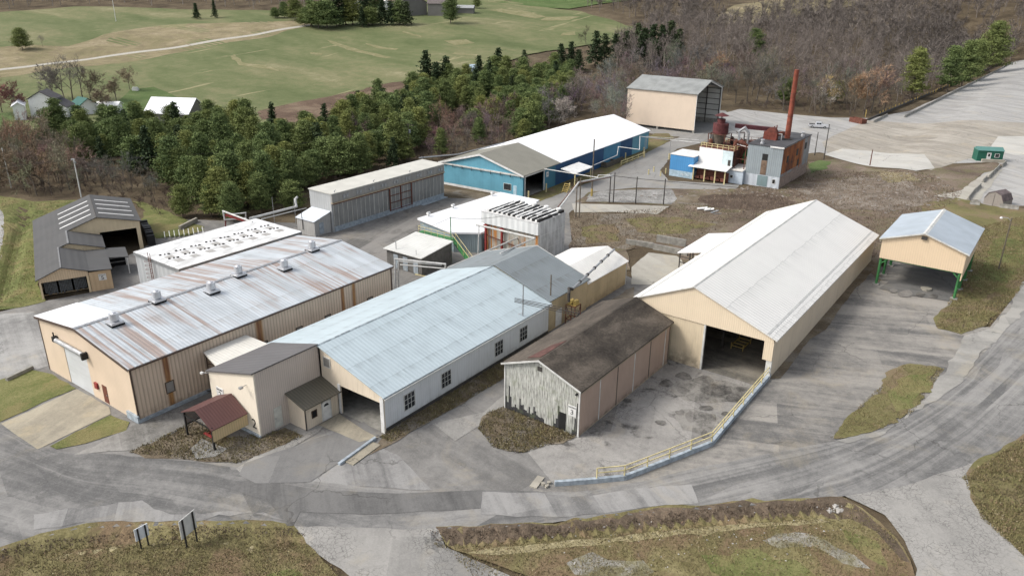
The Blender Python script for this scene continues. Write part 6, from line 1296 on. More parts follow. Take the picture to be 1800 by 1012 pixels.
for z_ in (.5, 1.1): m.path([Vector((a.x, a.y, z_)), Vector((b.x, b.y, z_))], .08, 6)
for k in range(5): p = a.lerp(b, k/4); m.path([Vector((p.x, p.y, 0)), Vector((p.x, p.y, 1.2))], .1, 6)
solo(m, 'pipe_rail', M_pyel, 'pale yellow double pipe rail beside the lane at the blue shed', 'railing')
t = thing('timber_bin', 'dark timber walled bin with fins beside the blue shed', 'bin', (*at(1066, 296), 0), R_(90+2.6)); m = MB(); m.box(0, 9, 0, .2, 0, 1.3); m.box(0, 9, 3.6, 3.8, 0, 1.5); m.box(0, .2, .2, 3.6, 0, 1.4); m.box(5, 5.2, .2, 3.6, 0, 1.2); m.build('wall', M_wood, t); m = MB(); [m.box(.3+k*1.0, .5+k*1.0, 3.85, 4.5, 0, 1.9) for k in range(6)]; m.build('fin', M_wfr, t)
t = thing('step_ladder', 'bright yellow steel steps beside the awning of the blue shed', 'steps', (*at(992, 336), 0), R_(2.6)); m = MB(); [m.box(0, 1.2, -k*.25, .25-k*.25, 1.6-k*.35, 1.68-k*.35) for k in range(5)]; m.beam((0, .2, 1.7), (0, -1.1, 0), .08, .2); m.beam((1.2, .2, 1.7), (1.2, -1.1, 0), .08, .2); m.build('steps', M_yel, t)
m = MB(); rr = random.Random(21)
for k in range(5): a = PP(1225, 367, .2); m.beam(a+Vector((k*.5, rr.random(), 0)), a+Vector((k*.5+rr.uniform(1, 2), rr.random()*1.5, .3)), .9, .15)
solo(m, 'debris_sheets', M_white, 'white sheets of debris lying on the dirt behind the big barn', 'debris')
m = MB(); m.beam(PP(1250, 374, .15), PP(1262, 370, .15), .5, .12); m.beam(PP(1255, 376, .2), PP(1268, 375, .2), .12, .12); solo(m, 'bent_debris', M_steel, 'small bent frame lying right of the white debris sheets', 'debris')
m = MB(); m.box(0, 3.5, 0, 2.2, 0, .25); o = solo(m, 'gutter_grate', M_bluec, 'pale blue plates lying on the asphalt in front of the kiln', 'plates'); place(o, *at(745, 362), .05, R_(92)); o.scale = (2.2, .6, .3)

# ---- pickup truck -----------------------------------------------------------------------
def pickup(px, py):
    X, Y = at(px, py); a = Vector((*at(1421, 225), 0)); b = Vector((*at(1455, 227), 0)); d = b-a
    t = thing('pickup_truck', 'silver crew cab pickup truck parked on the far lot by the woods', 'truck', (a.x, a.y, gf(a.x, a.y)), math.atan2(d.y, d.x))
    P = plain('silver_paint', (.55, .56, .58), .3, .3, var=.05, spec=.5)
    prof = [(0, .55), (0, 1.15), (2.0, 1.18), (2.05, 1.2), (2.35, 1.85), (3.6, 1.88), (4.25, 1.25), (5.7, 1.12), (5.85, .95), (5.85, .5), (5.3, .42), (.5, .42)]
    def body(y0, y1, pts, inset=0):
        m = MB(); m.prism([(x_, y0, z_) for x_, z_ in pts], (0, y1-y0, 0)); return m
    o = body(0, 2.0, [(0, .5), (0, 1.1), (1.95, 1.12), (5.6, 1.1), (5.85, .95), (5.85, .5)]).build('body', P, t)
    m = MB(); m.add([(1.95, .08, 1.1), (4.35, .08, 1.1), (4.35, 1.92, 1.1), (1.95, 1.92, 1.1), (2.15, .25, 1.85), (3.55, .25, 1.85), (3.55, 1.75, 1.85), (2.15, 1.75, 1.85)], [(0, 3, 2, 1), (4, 5, 6, 7), (0, 1, 5, 4), (1, 2, 6, 5), (2, 3, 7, 6), (3, 0, 4, 7)]); m.build('cab', P, t)
    m = MB(); m.box(2.3, 2.85, .1, .14, 1.2, 1.68); m.box(2.95, 3.6, .1, .14, 1.2, 1.68); m.prism([(3.75, .3, 1.68), (4.18, .2, 1.22), (4.18, 1.8, 1.22), (3.75, 1.7, 1.68)], (.05, 0, .04)); m.build('window', M_glass, t)
    m = MB(); m.box(.12, 1.85, .15, 1.85, 1.105, 1.13); m.build('cargo_bed', M_dark, t)
    for x_ in (1.05, 4.7):
        for y_ in (.0, 1.78): m = MB(); m.tube((x_, y_-.03, .4), (x_, y_+.25, .4), .4, n=16); w_ = m.build('wheel', M_black, t); m = MB(); m.tube((x_, y_-.05, .4), (x_, y_+.27, .4), .22, n=12); m.build('rim', M_steel, w_)
    for y_ in (.1, 1.6): m = MB(); m.box(5.8, 5.88, y_, y_+.3, .75, .95); m.build('headlight', M_white, t)
    m = MB(); m.box(-.08, .02, .1, 1.9, .5, .7); m.box(5.83, 5.93, .1, 1.9, .42, .65); m.build('bumper', M_steel, t)
pickup(1438, 226)

# ---- far farm buildings ---------------------------------------------------------------
def farm(px, py, label, W_, D_, h_, rh, rz, wallm, roofm, name='farmhouse', axis='x', cat='house', wins=0):
    X, Y = at(px, py); z = gf(X, Y); t = thing(name, label, cat, (X, Y, z), rz)
    if axis == 'x': pr = lambda x_: [(x_, 0, -1), (x_, D_, -1), (x_, D_, h_), (x_, D_/2, h_+rh), (x_, 0, h_)]; m = MB(); m.prism(pr(0), (W_, 0, 0))
    else: m = MB(); m.prism([(0, 0, -1), (W_, 0, -1), (W_, 0, h_), (W_/2, 0, h_+rh), (0, 0, h_)], (0, D_, 0))
    m.build('wall', wallm, t); m = MB(); o_ = .4
    if axis == 'x':
        for s_ in (0, 1): ya, yb = (-.4, D_/2) if s_ == 0 else (D_+.4, D_/2); m.prism([(-o_, ya, h_-.15), (-o_, yb, h_+rh+.05), (-o_, yb, h_+rh+.25), (-o_, ya, h_+.05)], (W_+2*o_, 0, 0))
    else:
        for s_ in (0, 1): xa, xb = (-.4, W_/2) if s_ == 0 else (W_+.4, W_/2); m.prism([(xa, -o_, h_-.15), (xb, -o_, h_+rh+.05), (xb, -o_, h_+rh+.25), (xa, -o_, h_+.05)], (0, D_+2*o_, 0))
    m.build('roof', roofm, t)
    for k in range(wins): ywall_window(t, 0, W_*(k+.7)/(wins+.4)-.4, W_*(k+.7)/(wins+.4)+.4, 1.2, 2.4, -1, M_white, M_glass)
    return t
Rd = plain('dark_farm_roof', (.10, .095, .10), .9); Rw = plain('white_farm_roof', (.74, .75, .78), .5, var=.05); Mw = plain('farm_white', (.80, .80, .78), .7, var=.08)
Mg = siding('grey_barn_board', (.17, .165, .155), .35, .3, dirt=.3)
HZ = AZ
t = farm(56, 208, 'white two storey farmhouse with dark roof, tallest of the houses at left', 7.5, 6, 5.8, 2.2, HZ+.15, Mw, Rd, axis='y', wins=2)
t2 = farm(82, 207, 'low white farmhouse wing with dark roof and porch window', 6.5, 6, 3.2, 2.0, HZ+.1, Mw, Rd, axis='y', wins=2)
farm(27, 212, 'narrow white outbuilding partly hidden behind the red budded tree', 3, 8, 4.2, 1.0, HZ+.5, Mw, Rw, 'outbuilding', 'y', 'outbuilding')
farm(143, 203, 'white shed with dark green roof beside the farmhouse', 5.5, 6, 3.0, 1.9, HZ+.9, Mw, plain('green_farm_roof', (.03, .12, .10), .7), 'farm_shed', 'y', 'shed')
farm(172, 200, 'low white long shed behind the bare tree', 6.5, 4, 2.6, .8, HZ+.1, Mw, Mw, 'farm_shed', 'x', 'shed')
farm(257, 216, 'grey barn with bright white metal roof at the meadow edge', 14, 11, 3.0, 3.8, HZ-.12, Mg, Rw, 'barn', 'x', 'barn')
farm(704, 30, 'large grey timber barn with brown roof on the hilltop', 16, 11, 7.5, 4.5, HZ+.45, Mg, plain('brown_barn_roof', (.13, .11, .105), .9), 'barn', 'y', 'barn')
farm(752, 28, 'long grey wing of the hilltop barn with plank side', 12, 9, 6.5, 3, HZ-.1, Mg, plain('grey_barn_roof', (.15, .13, .125), .9), 'barn', 'x', 'barn')
farm(700, 16, 'small red sided shed with pale roof left of the hilltop barn', 8, 6, 3.5, 1.2, HZ+.1, M_red, Rw, 'farm_shed', 'x', 'shed')
farm(802, 24, 'low grey shed with pale metal roof right of the hilltop barn', 10, 6, 3.0, 1.3, HZ-.1, Mg, plain('pale_barn_roof', (.34, .35, .35), .7), 'farm_shed', 'x', 'shed')
farm(612, 26, 'white hilltop farmhouse half hidden behind the conifers', 8, 8, 5.5, 3, HZ+.2, Mw, Mw, axis='y')
farm(668, 18, 'smaller white house between the hilltop trees', 8, 7, 3.5, 2, HZ+.2, Mw, Mw, axis='y')
farm(826, 131, 'tiny pale blue shed among the pines at the meadow edge', 3, 3, 2.6, 1, HZ, plain('pale_blue_shed', (.35, .45, .55), .7), plain('pale_blue_roof2', (.4, .5, .6), .7), 'farm_shed', 'x', 'shed')
X, Y = at(204, 38); m = MB(); m.tube((0, 0, 0), (0, 0, 16), .18, .1, n=6); o = solo(m, 'mast', M_white, 'thin white mast standing on the hill meadow at the top left', 'pole'); place(o, X, Y, gf(X, Y))
m = MB(); m.box(0, 2.2, 0, 1.2, 0, .9); m.box(.2, 2.0, .2, 1.0, .9, 1.3); o = solo(m, 'garden_tank', M_white, 'small white tank on the lawn beyond the farm sheds', 'tank'); place(o, *at(232, 160), gf(*at(232, 160)), HZ)
# overhead wires on the left
def wire(A_, B_, sag, r, lab, n=14, name='wire'):
    pts = [Vector(A_).lerp(Vector(B_), k/n)-Vector((0, 0, sag*4*(k/n)*(1-k/n))) for k in range(n+1)]; m = MB(); m.path(pts, r, 4); solo(m, name, M_dsteel, lab, 'wire')
a = at(143, 347); b = at(20, 330); c = at(720, 285)
wire((a[0], a[1], 7.9), (b[0]-20, b[1]-60, 8.5), 1.2, .03, 'overhead wire from the white lamp mast toward the left edge')
wire((a[0], a[1], 7.9), (c[0], c[1], 9.0), 1.8, .03, 'overhead wire strung from the lamp mast to the pole behind the kiln')
wire((-77, 89, 7.5), (-71, 96, 7.4), .4, .03, 'slack cable from the green pole to the silver building')
wire((-77, 89, 7.5), (-84.5, 87, 3.9), .2, .025, 'slack cable from the green pole down to the grey brick shed')
# ================================================================ TREES
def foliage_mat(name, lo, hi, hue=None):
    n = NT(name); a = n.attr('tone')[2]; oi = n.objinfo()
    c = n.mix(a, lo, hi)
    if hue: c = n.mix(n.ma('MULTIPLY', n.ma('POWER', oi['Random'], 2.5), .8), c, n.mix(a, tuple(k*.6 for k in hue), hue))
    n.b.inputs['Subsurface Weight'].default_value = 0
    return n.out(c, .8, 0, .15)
def twig_mat(name):
    n = NT(name); a = n.attr('tone')[2]; oi = n.objinfo()
    c = n.mix(a, (.45, .45, .45), (1.25, 1.25, 1.25)); c = n.mix(1.0, oi['Color'], c, 'MULTIPLY')
    c = n.mix(1.0, c, n.mix(oi['Random'], (.75, .75, .75), (1.25, 1.22, 1.2)), 'MULTIPLY')
    return n.out(c, .9, 0, .1)
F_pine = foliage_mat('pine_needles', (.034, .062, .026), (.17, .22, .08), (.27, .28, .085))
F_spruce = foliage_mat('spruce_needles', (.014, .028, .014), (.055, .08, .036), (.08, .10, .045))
F_twig = twig_mat('bare_twigs'); F_bark = plain('bark', (.17, .145, .12), .95, var=.4)
def tri_cloud(P, size, r, up=.35, asp=1.0):
    """one random triangle per point"""
    n = len(P); d = r.normal(size=(n, 3)); d /= np.linalg.norm(d, axis=1)[:, None]
    e = r.normal(size=(n, 3)); e[:, 2] *= up; e -= (e*d).sum(1)[:, None]*d; e /= np.linalg.norm(e, axis=1)[:, None]; f = np.cross(d, e)
    s = size*r.uniform(.6, 1.3, n)[:, None]
    V = np.stack([P-e*s*.6-f*s*.35*asp, P+e*s*.6-f*s*.35*asp, P+f*s*.6*asp], 1).reshape(-1, 3)
    return V, np.arange(3*n).reshape(n, 3)
def prism_tris(A, B, ra, rb, k=3):
    """k-sided open tubes for many segments -> verts, tris"""
    n = len(A); D = B-A; D /= np.linalg.norm(D, axis=1)[:, None]+1e-9
    h = np.where(np.abs(D[:, 2:3]) > .9, np.array([[1., 0, 0]]), np.array([[0, 0, 1.]])); U = np.cross(D, h); U /= np.linalg.norm(U, axis=1)[:, None]; W_ = np.cross(D, U)
    V = []; 
    for i in range(k):
        c, s = math.cos(2*math.pi*i/k), math.sin(2*math.pi*i/k); o = U*c+W_*s; V.append(A+o*ra[:, None]); V.append(B+o*rb[:, None])
    V = np.stack(V, 1).reshape(-1, 3); F = []
    b = np.arange(n)[:, None]*2*k
    for i in range(k):
        j = (i+1) % k; F.append(b+np.array([[2*i, 2*j, 2*j+1]])); F.append(b+np.array([[2*i, 2*j+1, 2*i+1]]))
    return V, np.concatenate(F, 0)
def flat_tris(A, B, w0):
    """thin upward-pointing triangles for twigs"""
    D = B-A; r = np.cross(D, rng.normal(size=D.shape)); r /= np.linalg.norm(r, axis=1)[:, None]+1e-9
    V = np.stack([A-r*w0[:, None]/2, A+r*w0[:, None]/2, B], 1).reshape(-1, 3); return V, np.arange(3*len(A)).reshape(-1, 3)
def make_pine(seed, H=9., Rr=3.4, n=2600, cone=False, size=.42, name='pine_tree'):
    r = np.random.default_rng(seed); P = []; T = []
    nb = 120 if not cone else 85
    for i in range(nb):
        z = H*(.12+.88*((i+.5)/nb)**.85); q = z/H
        rad = Rr*(((1-q)**.5)*(.62+.38*min(1, (q+.02)/.25))+.05) if not cone else Rr*((1-q)**.95+.03)*min(1, .5+q*2.5)
        a = i*2.399+r.uniform(-.3, .3); L = rad*r.uniform(.45, 1.22)
        if r.random() < .07: continue
        m = int(n/nb*(.35+1.1*L/Rr)); t = r.uniform(.25, 1, m)**.7
        droop = -.18 if cone else .10
        c = np.stack([np.cos(a)*L*t, np.sin(a)*L*t, z+L*t*t*droop*2], 1); sp = .34*Rr/3.4*(.5+t)[:, None]
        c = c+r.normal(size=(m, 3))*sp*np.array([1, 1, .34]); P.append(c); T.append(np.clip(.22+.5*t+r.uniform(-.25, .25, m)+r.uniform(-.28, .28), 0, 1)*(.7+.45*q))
    P = np.concatenate(P); T = np.concatenate(T); V, F = tri_cloud(P, size, r)
    return np_mesh('crown', V, F, F_spruce if cone else F_pine, {'tone': T}), H
def bare_segments(seed, H=13., spread=.5, lv=5, upr=.35, splits=(3, 3, 3, 3, 4), thin=1.):
    """-> list of (A, B, ra, rb, level)"""
    r = np.random.default_rng(seed); segs = []
    def grow(p, d, L, rad, k):
        q = p+d*L; segs.append((p, q, rad, rad*.62, k))
        if k >= lv: return
        ns = splits[k]
        for j in range(ns):
            nd = d*(.75 if k else 1.0)+r.normal(size=3)*spread*(1 if j else .45); nd[2] += upr*.5; nd /= np.linalg.norm(nd)
            st = q if j == 0 else p+d*L*r.uniform(.35, 1.0)
            grow(st, nd, L*r.uniform(.58, .85), rad*(.68 if j == 0 else .5), k+1)
    grow(np.zeros(3), np.array([r.normal()*.05, r.normal()*.05, 1.0]), H*.27, H*.013*thin, 0)
    return segs
def make_bare(seed, H=13., spread=.5, lv=5, upr=.35, wtw=.035, splits=(3, 3, 3, 3, 4), fuzz=2):
    S_ = bare_segments(seed, H, spread, lv, upr, splits)
    A = np.array([s[0] for s in S_]); B = np.array([s[1] for s in S_]); ra = np.array([s[2] for s in S_]); rb = np.array([s[3] for s in S_]); K = np.array([s[4] for s in S_])
    big = K <= 2; V1, F1 = prism_tris(A[big], B[big], ra[big], rb[big], 4)
    th = ~big; r = np.random.default_rng(seed+5)
    Vt, Ft = flat_tris(A[th], B[th], np.maximum(ra[th]*2, wtw))
    ends = A[K == lv]; tip = B[K == lv]; X_ = [Vt]; Y_ = [Ft]; o = len(Vt)
    for j in range(fuzz):
        st = ends+(tip-ends)*r.uniform(.1, .9, (len(ends), 1)); d = (tip-ends)*.6+r.normal(size=ends.shape)*np.linalg.norm(tip-ends, axis=1)[:, None]*.5; v, f = flat_tris(st, st+d, np.full(len(st), wtw)); X_.append(v); Y_.append(f+o); o += len(v)
    Vt = np.concatenate(X_); Ft = np.concatenate(Y_)
    crown = np_mesh('crown', Vt, Ft, F_twig, {'tone': r.uniform(0, 1, len(Ft))}); trunk = np_mesh('trunk', V1, F1, F_bark)
    return trunk, crown, (V1, F1, Vt, Ft)
def trunk_mesh(H, r0):
    V, F = prism_tris(np.array([[0, 0, -.4]]), np.array([[0, 0, H]]), np.array([r0]), np.array([r0*.25]), 6); return np_mesh('trunk', V, F, F_bark)
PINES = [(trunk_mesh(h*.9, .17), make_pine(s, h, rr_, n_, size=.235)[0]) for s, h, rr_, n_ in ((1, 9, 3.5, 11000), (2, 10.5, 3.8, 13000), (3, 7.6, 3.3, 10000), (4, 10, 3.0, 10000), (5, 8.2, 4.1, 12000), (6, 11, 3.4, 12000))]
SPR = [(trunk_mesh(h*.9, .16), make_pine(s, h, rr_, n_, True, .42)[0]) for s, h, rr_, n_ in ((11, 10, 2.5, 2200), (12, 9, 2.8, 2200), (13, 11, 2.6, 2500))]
BARE = [make_bare(20+s, h, sp, 5, up, w_, fuzz=2) for s, h, sp, up, w_ in ((1, 14, .48, .35, .075), (2, 15, .42, .45, .075), (3, 12, .55, .3, .065), (4, 16, .40, .5, .075), (5, 13, .50, .4, .07), (6, 14, .6, .25, .065))]
DENSE = [make_bare(30+s_, h, sp, 5, up, .10, (4, 3, 4, 3, 4), 4) for s_, h, sp, up in ((1, 12, .55, .3), (2, 13, .5, .4))]
BUSH = [make_bare(40+s, 6, .6, 4, .35, .04, (5, 4, 4, 4, 4), 2) for s in range(3)]
def put_tree(kind, x, y, sc, label, group=None, col=None, name=None, z=None, rz=None):
    r = random.random
    tm, cm = kind[0], kind[1]
    nm = name or 'tree'
    t = bpy.data.objects.new(nm, None); C.objects.link(t); t.location = (x, y, gf(x, y)-.15 if z is None else z); t.rotation_euler = (0, 0, rz if rz is not None else r()*6.28)
    s = sc if isinstance(sc, tuple) else (sc*random.uniform(.92, 1.08), sc*random.uniform(.92, 1.08), sc); t.scale = s; t.empty_display_size = .5
    tag(t, label, 'tree', group)
    for n_, me in (('trunk', tm), ('crown', cm)):
        o = bpy.data.objects.new(n_, me); C.objects.link(o); o.parent = t
        if col: o.color = (*col, 1)
    return t
def inpoly(x, y, poly):
    c = False; n = len(poly)
    for i in range(n):
        x1, y1 = poly[i]; x2, y2 = poly[i-1]
        if (y1 > y) != (y2 > y) and x < (x2-x1)*(y-y1)/(y2-y1)+x1: c = not c
    return c
def scatter(pxpoly, sp, seed, keep=1.):
    """jittered hexagonal spots inside a photo-pixel outline laid on the ground"""
    W = ats(*pxpoly); r = random.Random(seed); out = []
    x0 = min(p[0] for p in W); x1 = max(p[0] for p in W); y0 = min(p[1] for p in W); y1 = max(p[1] for p in W)
    y = y0; k = 0
    while y < y1:
        x = x0+(sp/2 if k % 2 else 0)
        while x < x1:
            X = x+r.uniform(-.38, .38)*sp; Y = y+r.uniform(-.38, .38)*sp
            if inpoly(X, Y, W) and r.random() < keep: out.append((X, Y))
            x += sp
        y += sp*.87; k += 1
    return out
BR = (.185, .163, .147); BRr = (.20, .145, .13); BRy = (.27, .22, .16); GRY = (.235, .215, .195)
# pines
gapP = P_((742, 205), (900, 205), (905, 300), (742, 300)); gap2 = P_((600, 225), (690, 225), (690, 275), (600, 275))
sp_ = scatter([(315, 392), (322, 350), (290, 322), (150, 290), (130, 275), (100, 262), (90, 246), (200, 240), (400, 236), (480, 246), (530, 256), (560, 236), (640, 210), (720, 180), (760, 160), (850, 150), (1000, 135), (1012, 160), (985, 215), (940, 245), (880, 258), (800, 285), (745, 288), (540, 330), (515, 372), (450, 392), (380, 398)], 5.3, 3)
k = 0
for X, Y in sp_:
    if inpoly(X, Y, gapP) and random.random() < .72: continue
    if inpoly(X, Y, gap2) and random.random() < .5: continue
    if random.random() < .07: continue
    k += 1; d_ = math.hypot(X, Y)
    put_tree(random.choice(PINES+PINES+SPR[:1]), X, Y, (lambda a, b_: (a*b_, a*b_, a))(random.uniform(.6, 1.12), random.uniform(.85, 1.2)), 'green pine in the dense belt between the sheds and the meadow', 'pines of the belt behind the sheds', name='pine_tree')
print('pines', k)
for (px, py, sc, kd, lab) in ((40, 88, 1.15, 'p', 'lone tall pine beside a small bare tree on the upper left meadow'), (346, 34, .95, 's', 'left conifer of the pair on the hill meadow'), (378, 32, .9, 's', 'right conifer of the pair on the hill meadow'),
    (792, 42, 1.5, 'p', 'broad conifer in front of the hilltop barn'), (838, 15, .8, 'p', 'small round conifer right of the pale roofed hill shed'), (921, 132, 1.0, 's', 'dark pointed spruce rising above the pines, near the centre')):
    put_tree(random.choice(PINES if kd == 'p' else SPR), *at(px, py), sc, lab, name='conifer')
for i, (px, py, sc) in enumerate(((750, 148, 1.1), (768, 150, 1.0), (785, 148, 1.05), (842, 135, .8), (876, 128, 1.0), (862, 132, .8), (985, 112, .9), (1003, 108, .9), (1016, 112, .8), (1046, 102, 1.15), (1062, 98, 1.0), (1080, 92, .9), (1100, 92, .9), (1118, 90, 1.1), (1130, 92, 1.2), (1145, 95, 1.25), (1160, 93, 1.2), (1175, 92, 1.2), (1190, 95, 1.0), (1125, 100, 1.0), (1150, 104, 1.0))):
    put_tree(random.choice(SPR), *at(px, py+14), (sc*1.7, sc*1.7, sc*1.25), 'dark spruce in the row between the meadow and the bare woods', 'spruces at the meadow edge', name='spruce_tree')
for i, (px, py, sc) in enumerate(((548, 48, 1.3), (560, 50, 1.5), (575, 50, 1.6), (592, 46, 1.8), (608, 44, 1.7), (620, 44, 1.5), (637, 48, .9), (648, 46, 1.0), (655, 44, 1.1), (672, 44, 1.2), (688, 44, 1.3), (702, 44, 1.2), (715, 45, 1.3), (536, 46, 1.1), (500, 32, .9), (484, 32, .7), (520, 36, 1.2), (640, 30, 1.6), (660, 26, 1.5))):
    put_tree(random.choice(SPR+PINES), *at(px, py), (sc*1.35, sc*1.35, sc*1.05), 'conifer in the dark clump screening the hilltop houses', 'conifers round the hilltop houses', name='conifer')
for i, (px, py, sc, lab) in enumerate(((1690, 152, 1.9, 'bushy green pine behind the yellow posts, left of the largest'), (1708, 142, 1.7, 'green pine squeezed between the two larger pines at the lot edge'), (1738, 128, 2.3, 'largest green pine at the far end of the lot edge'), (1665, 160, 1.8, 'low spreading pine behind the middle of the yellow posts'), (1602, 172, 1.7, 'dark pine left of the posts in the bare wood'), (1322, 112, 1.6, 'dark green pine deep in the bare wood above the open shed'), (1345, 130, 1.0, 'smaller dark pine among bare trunks above the smokestack'), (1470, 178, 1.0, 'dark evergreen behind the pickup truck'), (1380, 182, 1.2, 'dark evergreen beside the smokestack in the wood'))):
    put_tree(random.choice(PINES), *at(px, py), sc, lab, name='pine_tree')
# bare trees
n_b = 0
def bares(poly, sp, seed, label, group, col, lo=.8, hi=1.15, kinds=None, keep=1., maxn=999):
    global n_b
    pts = scatter(poly, sp, seed, keep); pts.sort(key=lambda p: math.hypot(*p)); r = random.Random(seed)
    for X, Y in pts[:maxn]:
        c = tuple(v*r.uniform(.85, 1.18) for v in col); put_tree(r.choice(kinds or BARE), X, Y, r.uniform(lo, hi), label, group, c, 'bare_tree'); n_b += 1
    return pts[maxn:]
bares([(-60, 240), (0, 240), (70, 262), (140, 275), (170, 335), (60, 352), (-60, 345)], 4.6, 1, 'bare brown tree in the scrub behind the left edge grass', 'bare trees at the left edge', BRy, .6, .85, kinds=BARE+DENSE)
bares([(150, 300), (290, 335), (320, 375), (260, 355), (150, 345)], 4.2, 2, 'small bare grey tree in the scrub beyond the stepped shed', 'small bare trees beyond the stepped shed', BR, .4, .6)
bares([(610, 250), (680, 235), (700, 275), (620, 300)], 7, 3, 'bare tree showing through the middle of the pine belt', 'bare trees inside the pine belt', BRr, .55, .7)
bares([(745, 230), (900, 205), (940, 240), (880, 262), (780, 292), (740, 292)], 6.5, 4, 'bare reddish tree behind the kiln and the blue shed', 'bare trees behind the blue shed', BRr, .65, .9, kinds=BARE+DENSE)
bares([(960, 190), (1010, 160), (1100, 120), (1110, 215), (1090, 232), (1020, 212), (960, 235)], 6.5, 5, 'bare grey tree between the pines and the tall beige shed', 'bare trees left of the tall beige shed', GRY, .7, 1.0)
rest = bares([(1110, 200), (1275, 190), (1300, 188), (1460, 203), (1535, 200), (1600, 178), (1740, 120), (1790, 98), (1900, 90), (1900, 40), (1600, 30), (1200, 60), (1080, 110)], 8.2, 6, 'bare grey-brown tree in the wood beyond the paved lots', 'bare trees of the wood beyond the lots', BR, 1.0, 1.45, maxn=72)
for px, py, sc, col, kd, lab in ((75, 82, .55, GRY, 2, 'small bare tree beside the lone pine on the meadow'), (32, 207, 1.35, (.30, .16, .14), 8, 'large red budded tree beside the white farmhouse'), (4, 198, 1.2, (.36, .17, .15), 9, 'red budded tree at the far left edge'),
    (95, 176, 1.1, GRY, 9, 'leftmost wide grey bare tree behind the farmhouse roof'), (160, 178, 1.0, BRy, 9, 'bare brownish tree just behind the low white shed'), (205, 178, 1.0, BRy, 8, 'spreading bare tree right of the low white shed'), (115, 180, 1.1, GRY, 3, 'tall grey bare tree left in the group behind the farmhouse'), (128, 176, 1.2, GRY, 1, 'tall pale bare tree in the middle of the group behind the farmhouse'), (145, 172, 1.1, GRY, 3, 'slim bare tree right in the group behind the farmhouse'),
    (185, 200, 1.1, BRy, 8, 'broad bare tree standing in front of the low white shed'), (228, 158, .8, BRy, 9, 'bare tree beside the white tank on the lawn'), (1030, 78, .8, (.10, .08, .07), 0, 'dark bare tree alone on the meadow edge'),
    (1502, 196, 1.5, (.44, .29, .18), 8, 'orange budded tree at the wood edge, left of the browner one'), (1532, 194, 1.45, (.40, .28, .19), 9, 'brown-orange budded tree behind the yellow posts'), (1250, 150, 1.2, (.38, .26, .17), 9, 'orange tinted tree above the tall open shed'),
    (1450, 190, 1.35, (.46, .36, .18), 8, 'ochre tinted bare tree behind the pickup truck'), (1442, 200, .9, (.6, .55, .48), 1, 'pale trunked tree at the wood edge behind the pickup'), (1000, 222, .85, (.5, .45, .4), 9, 'pale grey bare tree beside the far end of the blue shed roof'), (470, 265, .45, (.4, .37, .33), 2, 'small pale dead tree poking out of the pines')):
    put_tree(DENSE[kd-8] if kd > 7 else BARE[kd], *at(px, py), sc, lab, None, col, 'bare_tree')
print('bare', n_b)
def merged(name, pts, kinds, lo, hi, col, label, cat, seed=5, spec_lod=1):
    r = np.random.default_rng(seed); VV = []; FF = []; TT = []; o = 0
    for X, Y in pts:
        k = kinds[r.integers(len(kinds))]; s = r.uniform(lo, hi); a = r.uniform(0, 6.28); c_, s_ = math.cos(a), math.sin(a); tv = r.uniform(0, .5)
        for V, F, isT in ((k[2][0], k[2][1], 1), (k[2][2], k[2][3], 0)):
            P = V*s; Q = np.stack([P[:, 0]*c_-P[:, 1]*s_+X, P[:, 0]*s_+P[:, 1]*c_+Y, P[:, 2]+gf(X, Y)], 1); VV.append(Q); FF.append(F+o); o += len(Q); TT.append(np.full(len(F), .8+tv*.4) if isT else r.uniform(0, .7, len(F))+tv*.6)
    me = np_mesh(name, np.concatenate(VV), np.concatenate(FF), F_twig, {'tone': np.concatenate(TT)}); ob = link_mesh(name, me); ob.color = (*col, 1); tag(ob, label, cat, None, 'stuff'); return ob
LOD = [make_bare(60+s, 15, sp, 3, .4, .16, (4, 4, 5, 5), 2) for s, sp in enumerate((.5, .42, .58, .48))]
far = rest[170:]+scatter([(1080, 115), (1200, 62), (1600, 32), (1900, 42), (2050, -10), (1900, -70), (1500, -60), (1400, -10), (1330, 40), (1240, 50), (1290, 8), (1150, -60), (1040, -30), (1020, 12), (1130, 45), (1140, 60), (1060, 90)], 10.5, 8)
merged('woodland', rest[:170], BARE, 1.0, 1.4, BR, 'bare grey-brown woods just behind the front trees beyond the lots', 'woods', 15)
merged('woodland', far, LOD, 1.0, 1.35, BR, 'bare grey-brown woods covering the hillside', 'woods', 5)
merged('woodland', scatter([(-200, 15), (-200, -60), (150, -60), (560, -60), (1000, -60), (990, -6), (860, -12), (700, -8), (560, 14), (420, 17), (300, 13), (130, 9), (40, 17)], 12, 9), LOD, .9, 1.25, GRY, 'bare woods along the top of the left meadow', 'woods', 6)
# brush: twiggy understorey
bp = scatter([(130, 290), (320, 335), (330, 400), (260, 372), (150, 352), (0, 345), (-60, 320), (0, 260)], 3.2, 11)+scatter([(700, 265), (960, 225), (1095, 232), (1100, 245), (960, 245), (880, 262), (780, 292), (560, 345), (540, 340)], 3.5, 12)+scatter([(1300, 190), (1460, 205), (1535, 202), (1790, 100), (1790, 92), (1530, 190), (1300, 180)], 3.6, 13)
merged('brush', bp, [make_bare(80+s, 3.2, .7, 3, .35, .07, (5, 4, 4, 4), 1) for s in range(3)], .5, 1.1, (.15, .115, .095), 'tangled brown brush under the trees', 'brush', 7)
